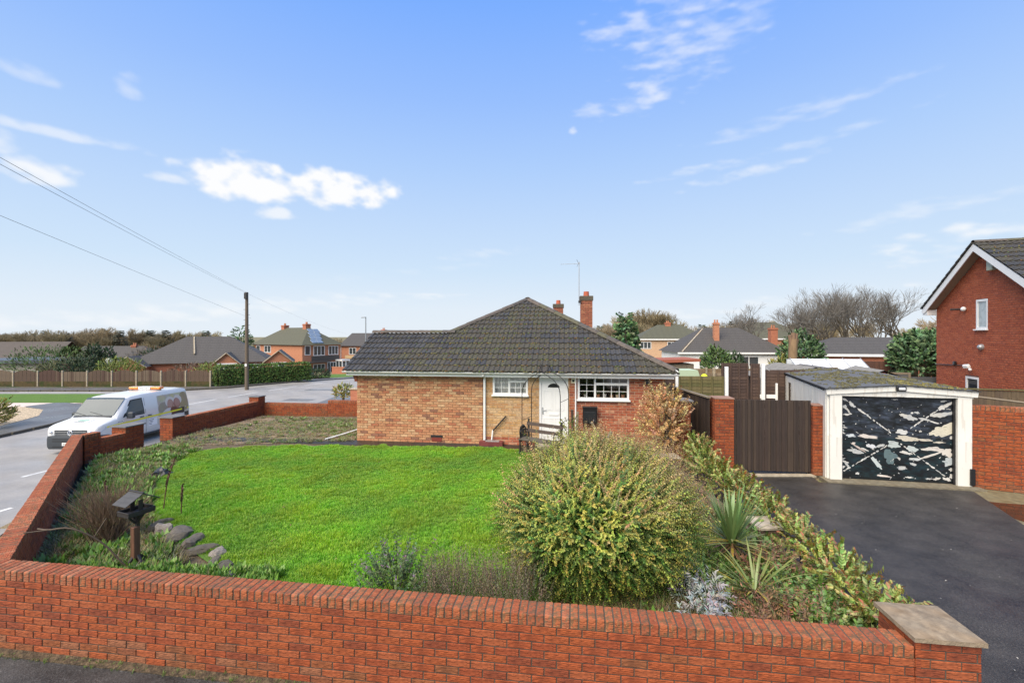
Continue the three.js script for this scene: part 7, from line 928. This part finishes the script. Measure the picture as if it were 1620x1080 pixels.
{ const o = thing('street_lamp', 'grey street lamp rising behind the bungalow roof', 'lamp', [-19.3, -2.2, 60]); part('column', rod([0, 0, 0], [0, 7.9, 0], .09, .06, 10), mat([.22, .24, .26], .5), o); part('lantern', cb(.62, .12, .24, .03), mat([.30, .32, .34], .4), o, [-.28, 7.9, 0], [0, 0, .06]); part('base_cover', rod([0, -.3, 0], [0, 1.2, 0], .12, .12, 10), mat([.22, .24, .26], .5), o); }
// ---------------------------------------------------------------- things in the garden
{ const o = thing('bird_table', 'dark wooden bird table on a brown post behind the street wall', 'bird table', [-5.12, .2, 6.2], 1.2), bs = o.scale.set(.72, .93, .72), dk = mat([.028, .024, .022], .6, { map: T.wood, bumpMap: T.woodB, bumpScale: .002 }), br = mat([.14, .065, .035], .75, { map: T.wood, bumpMap: T.woodB, bumpScale: .002 });
  part('post_sleeve', cb(.11, .46, .11, .008), br, o, [-.02, .36, 0]); part('post', cb(.06, .72, .06, .006), dk, o, [.015, .42, 0]); for (let k = 0; k < 4; k++) { const a = k * Math.PI / 2; part('foot', cb(.05, .26, .05, .006), dk, o, [Math.cos(a) * .12, .09, Math.sin(a) * .12], [Math.sin(a) * -.85, 0, Math.cos(a) * .85]); part('brace', cb(.03, .16, .03, .004), dk, o, [Math.cos(a) * .08, .70, Math.sin(a) * .08], [Math.sin(a) * .75, 0, Math.cos(a) * -.75]); }
  part('tray', cb(.46, .025, .34, .004), dk, o, [0, .79, 0]); for (const s of [1, -1]) { part('tray_rim', cb(.46, .05, .018, .004), dk, o, [0, .825, s * .165]); part('tray_rim', cb(.018, .05, .31, .004), dk, o, [s * .222, .825, 0]); part('upright', cb(.075, .19, .02, .004), dk, o, [0, .895, s * .125]); for (let k = 0; k < 3; k++) part('roof_board', cb(.125, .012, .40, .003), mat([.055, .055, .055], .6, { map: T.wood }), o, [s * (.045 + k * .095), 1.085 - k * .042 - .02, 0], [0, 0, -s * .44]); } part('ridge_cap', cb(.04, .015, .42, .004), dk, o, [0, 1.095, 0]); }
{ const o = thing('garden_bench', 'low wooden bench with dark iron ends under the garden arch', 'bench', [.72, .21, 11.75], -.60), wd = mat([.10, .085, .065], .8, { map: T.wood, bumpMap: T.woodB, bumpScale: .003 });
  for (let k = 0; k < 4; k++) part('seat_slat', cb(1.1, .025, .085, .004), wd, o, [0, .42, .16 - k * .097]); for (let k = 0; k < 2; k++) part('back_slat', cb(1.1, .09, .022, .004), mat([.07, .05, .04], .8, { map: T.wood }), o, [0, .60 + k * .17, -.20 - k * .04], [-.2, 0, 0]);
  for (const s of [-1, 1]) { part('end_frame', join([bb(s * .5 - .02, s * .5 + .02, .36, .405, -.2, .2), bb(s * .5 - .02, s * .5 + .02, .405, .9, -.27, -.235)]), M.iron, o); part('leg', cb(.04, .4, .04, .006), M.iron, o, [s * .5, .2, .17]); part('leg', cb(.04, .4, .04, .006), M.iron, o, [s * .5, .2, -.22]); part('arm_rest', tube([[s * .5, .62, -.22], [s * .5, .66, 0], [s * .5, .62, .16], [s * .5, .42, .17]], .014, 14, 6), M.iron, o); } }
{ const o = thing('garden_arch', 'thin black metal garden arch with pointed tops in front of the door', 'arch', [.27, .2, 12.26], -.42), w = 1.08, ir = M.iron;
  const offs = [[0, 0], [.05, -.56]]; for (const [dx, dz] of offs) { for (const x of [0, w]) part('upright', rod([x + dx, 0, dz], [x + dx, 1.55, dz], .011, .011, 6), ir, o); for (const s of [1, -1]) { const X = (t) => w / 2 - s * t + dx; part('arch_bar', tube([[X(w / 2), 1.55, dz], [X(w / 2 - .03), 1.75, dz], [X(w / 2 - .16), 1.95, dz], [X(.2), 2.08, dz], [X(.07), 2.16, dz], [X(0), 2.30, dz]], .011, 20, 6), ir, o); } part('finial', join([rod([w / 2 + dx, 2.28, dz], [w / 2 + dx, 2.42, dz], .012, .003, 6), new THREE.SphereGeometry(.026, 8, 6).translate(w / 2 + dx, 2.32, dz).toNonIndexed()]), ir, o); }
  for (const x of [0, w]) for (const y of [.35, .85, 1.4]) part('rung', rod([x, y, 0], [x + .05, y + .03, -.56], .007, .007, 5), ir, o); part('rung', rod([w / 2, 2.16, 0], [w / 2 + .05, 2.16, -.56], .007, .007, 5), ir, o); }
{ const o = thing('post_box', 'black metal post box on a leg against the bungalow wall', 'post box', [hp(6.86, -.14)[0], .2, hp(6.86, -.14)[1]], -.1223); part('box', cb(.39, .44, .14, .012), M.black, o, [0, .92, 0]); part('lid', cb(.41, .04, .17, .008), M.black, o, [0, 1.15, .01]); part('door_panel', cb(.33, .30, .01, .004), mat([.018, .02, .023], .3), o, [0, .88, .074]); part('lock', new THREE.CylinderGeometry(.014, .014, .02, 10).rotateX(Math.PI / 2), M.steel, o, [.10, .80, .08]); part('leg', cb(.03, .72, .04, .004), M.black, o, [-.16, .36, -.02]); }
{ const o = thing('hose_reel', 'black coiled hose on the bungalow wall left of the bench', 'hose', [hp(5.0, -.08)[0], .2, hp(5.0, -.08)[1]], -.1223); for (let k = 0; k < 4; k++) part('coil', new THREE.TorusGeometry(.07 + .008 * k, .018, 6, 18).scale(1, 2.1, 1), M.black, o, [.0, .4, .02 + k * .018]); part('bracket', cb(.06, .3, .04, .006), M.iron, o, [0, .4, 0]); part('loose_end', tube([[.05, .28, .05], [.1, .1, .1], [.12, .02, .2]], .014, 12, 6), M.black, o); }
{ const o = thing('trellis_boards', 'two upright weathered dark boards beside the front door', 'boards', [1.62, .2, 12.15], -.12); part('board', cb(.07, 1.15, .03, .004), M.woodDark, o, [0, .58, 0], [0, 0, .02]); part('board', cb(.07, 1.12, .03, .004), M.woodGrey, o, [.11, .56, .02], [0, 0, -.03]); bushT('climbing_plant', 'green leaved climber on the right leg of the arch', 'plant', 1.5, 11.75, .22, .85, 'lime', 40, { y: .35, sc: [.3, .55] }); }
{ const o = thing('forked_branch', 'grey forked dead branch standing before the post box wall', 'branch', [2.15, .2, 10.6]), gm = mat([.22, .19, .16], .95, { map: T.mottle }); part('stem', rod([0, 0, 0], [0, .62, 0], .05, .04, 8), gm, o); part('fork', rod([0, .6, 0], [-.22, .98, .02], .04, .03, 8), gm, o); part('fork', rod([0, .6, 0], [.17, .9, 0], .04, .034, 8), gm, o); part('fork', rod([-.12, .82, .01], [-.3, 1.12, .0], .028, .03, 8), gm, o); }
{ const o = thing('stone_slab_table', 'low grey slab table between shrubs and the capped pier', 'slab', [3.55, .2, 10.55]); part('slab', cb(.62, .06, .42, .02), M.stone, o, [0, .34, 0]); part('support', cb(.3, .32, .25, .02), mat([.10, .09, .08], .95, { map: T.mottle }), o, [0, .16, 0]); }
{ const o = thing('white_hose', 'white hose lying across the weedy gravel by the house corner', 'hose', [0, .21, 0]); part('pipe', tube([[-4.95, .02, -16.2], [-5.05, .03, -15.2], [-5.2, .04, -14.5], [-5.45, .03, -13.9], [-5.6, .02, -13.6]], .03, 24, 6), M.upvc, o); }
{ // stones edging the lawn
  const R = mulberry(801), geo = [0, 1, 2].map((s) => { const g = mergeVertices(new THREE.IcosahedronGeometry(1, 2).deleteAttribute('normal').deleteAttribute('uv')), P = g.attributes.position; for (let i = 0; i < P.count; i++) { const p = V(0, 0, 0).fromBufferAttribute(P, i), q = .55 + .9 * fbm(p.x * 1.6 + s * 7 + 20, p.y * 2.4 + p.z * 1.5 + 20, 0, 5 + s, 4); P.setXYZ(i, p.x * q, p.y * q, p.z * q); } g.computeVertexNormals(); return uvm(toCreasedNormals(g, .5)); });
  const ms = [[.19, .165, .135], [.13, .12, .10], [.40, .35, .30], [.17, .145, .11]].map((c) => mat(c, .9, { map: T.mottle, bumpMap: T.fine, bumpScale: .01 }));
  [[-5.78, 7.55, .2, .09, 3, 'brown stone farthest along the edging'], [-5.72, 7.28, .17, .12, 1, 'dark stone behind the bird table post'], [-5.5, 7.18, .19, .15, 2, 'pale rounded stone at the lawn edge'], [-5.2, 7.12, .32, .12, 0, 'long flat grey stone at the lawn edge'], [-5.18, 6.95, .30, .09, 3, 'thin slab below the long flat stone'], [-4.82, 6.85, .24, .10, 0, 'grey stone in the middle of the edging'], [-4.5, 6.62, .28, .08, 3, 'low brown stone among dry weeds'], [-4.2, 6.5, .19, .08, 2, 'small pale stone beside the lawn'], [-4.1, 6.25, .15, .07, 0, 'small half buried stone in the edging'], [-3.82, 6.05, .19, .12, 1, 'dark stone nearest the street wall']].forEach(([X, Z, r, h, m, l], i) => { const o = tag(part('edging_stone', geo[i % 3], ms[m], scene, [X, .2 + h * .4, -Z], [0, R() * 6, (R() - .5) * .3], [r * .72, h * .85, r * .5]), l, 'stone', 'stones edging the lawn'); });
  const crumple = (X, Z, s, l) => { const g = mergeVertices(new THREE.IcosahedronGeometry(1, 3).deleteAttribute('normal').deleteAttribute('uv')), P = g.attributes.position; for (let i = 0; i < P.count; i++) { const p = V(0, 0, 0).fromBufferAttribute(P, i), q = .6 + .8 * Math.abs(fbm(p.x * 2.5 + X + 20, p.y * 2.5 + p.z * 2 + 20, 0, 7, 3) - .5) * 2 + .2 * vnoise(p.x * 5 + 30, p.z * 5 + p.y * 5 + 30, 0, 3); P.setXYZ(i, p.x * q, Math.max(-.3, p.y * q), p.z * q); } g.computeVertexNormals(); tag(part('plastic_bag', uvm(toCreasedNormals(g, .3)), mat([.02, .023, .03], .5), scene, [X, .2 + s * .12, -Z], [0, X, 0], [s, s * .55, s * .8]), l, 'bag'); };
  crumple(-7.85, 10.2, .24, 'crumpled black plastic bag at the lawn edge'); crumple(-3.65, 5.85, .15, 'crumpled black plastic scrap beside the lawn stones');
}
{ const o = thing('fallen_twig', 'bare forked twig lying over the angled wall coping', 'twig', [-5.75, .84, 5.75]), tw = mat([.09, .065, .045], .9); part('stem', tube([[-.35, .02, -.1], [-.1, .05, .0], [.1, .05, -.05], [.35, -.18, -.2], [.6, -.55, -.3]], .011, 18, 5), tw, o); part('fork', tube([[-.1, .05, 0], [-.3, .06, .12]], .008, 6, 5), tw, o); part('fork', tube([[.3, -.12, -.18], [.4, .1, -.25]], .007, 6, 5), tw, o); }
{ const o = thing('garden_trellis', 'small square dark trellis above the arched fence', 'trellis', [-39.3, -1.0, 39.6]); for (let k = 0; k < 4; k++) { part('lath', cb(.05, 1.1, .03, .004), M.woodDark, o, [k * .24, 1.3, 0]); part('lath', cb(.8, .05, .03, .004), M.woodDark, o, [.36, 1.0 + k * .27, .02]); } }
{ const o = thing('front_wall_brick', 'short red brick garden wall in front of the far solar roofed house', 'wall', [-24.3, -2.35, 66], -.3); part('wall', bb(-2.2, 2.2, -.4, 1.0, -.2, 0), wallRed, o); part('coping', bb(-2.25, 2.25, 1.0, 1.08, -.24, .04), wallOrange, o); }
{ const o = thing('brick_pier_stub', 'short dark brick wall end by the road bend', 'wall', [-9.6, -.9, 27.6], -.3); part('pier', bb(-.25, .25, -.3, .95, -.5, 0), wallRed, o); part('wall', bb(.25, 2.6, -.3, .85, -.3, -.08), wallRed, o); part('coping', bb(-.3, .3, .95, 1.02, -.55, .05), M.stone, o); }
{ const R = mulberry(820); for (let k = 0; k < 5; k++) tag(part('white_stone', cb(.3, .14, .2, .04), mat([.62, .60, .56], .9, { map: T.mottle }), scene, [-11.6 + k * .42, -.88, -27.6 + .1 * k], [0, k, 0]), ['white painted stone at the left end of the row under the round shrub', 'second white stone in the row under the round shrub', 'middle white stone in the row under the round shrub', 'fourth white stone in the row under the round shrub', 'white stone at the wall end of the row under the round shrub'][k], 'stone', 'white stones under the round shrub'); }

renderer.render(scene, camera);
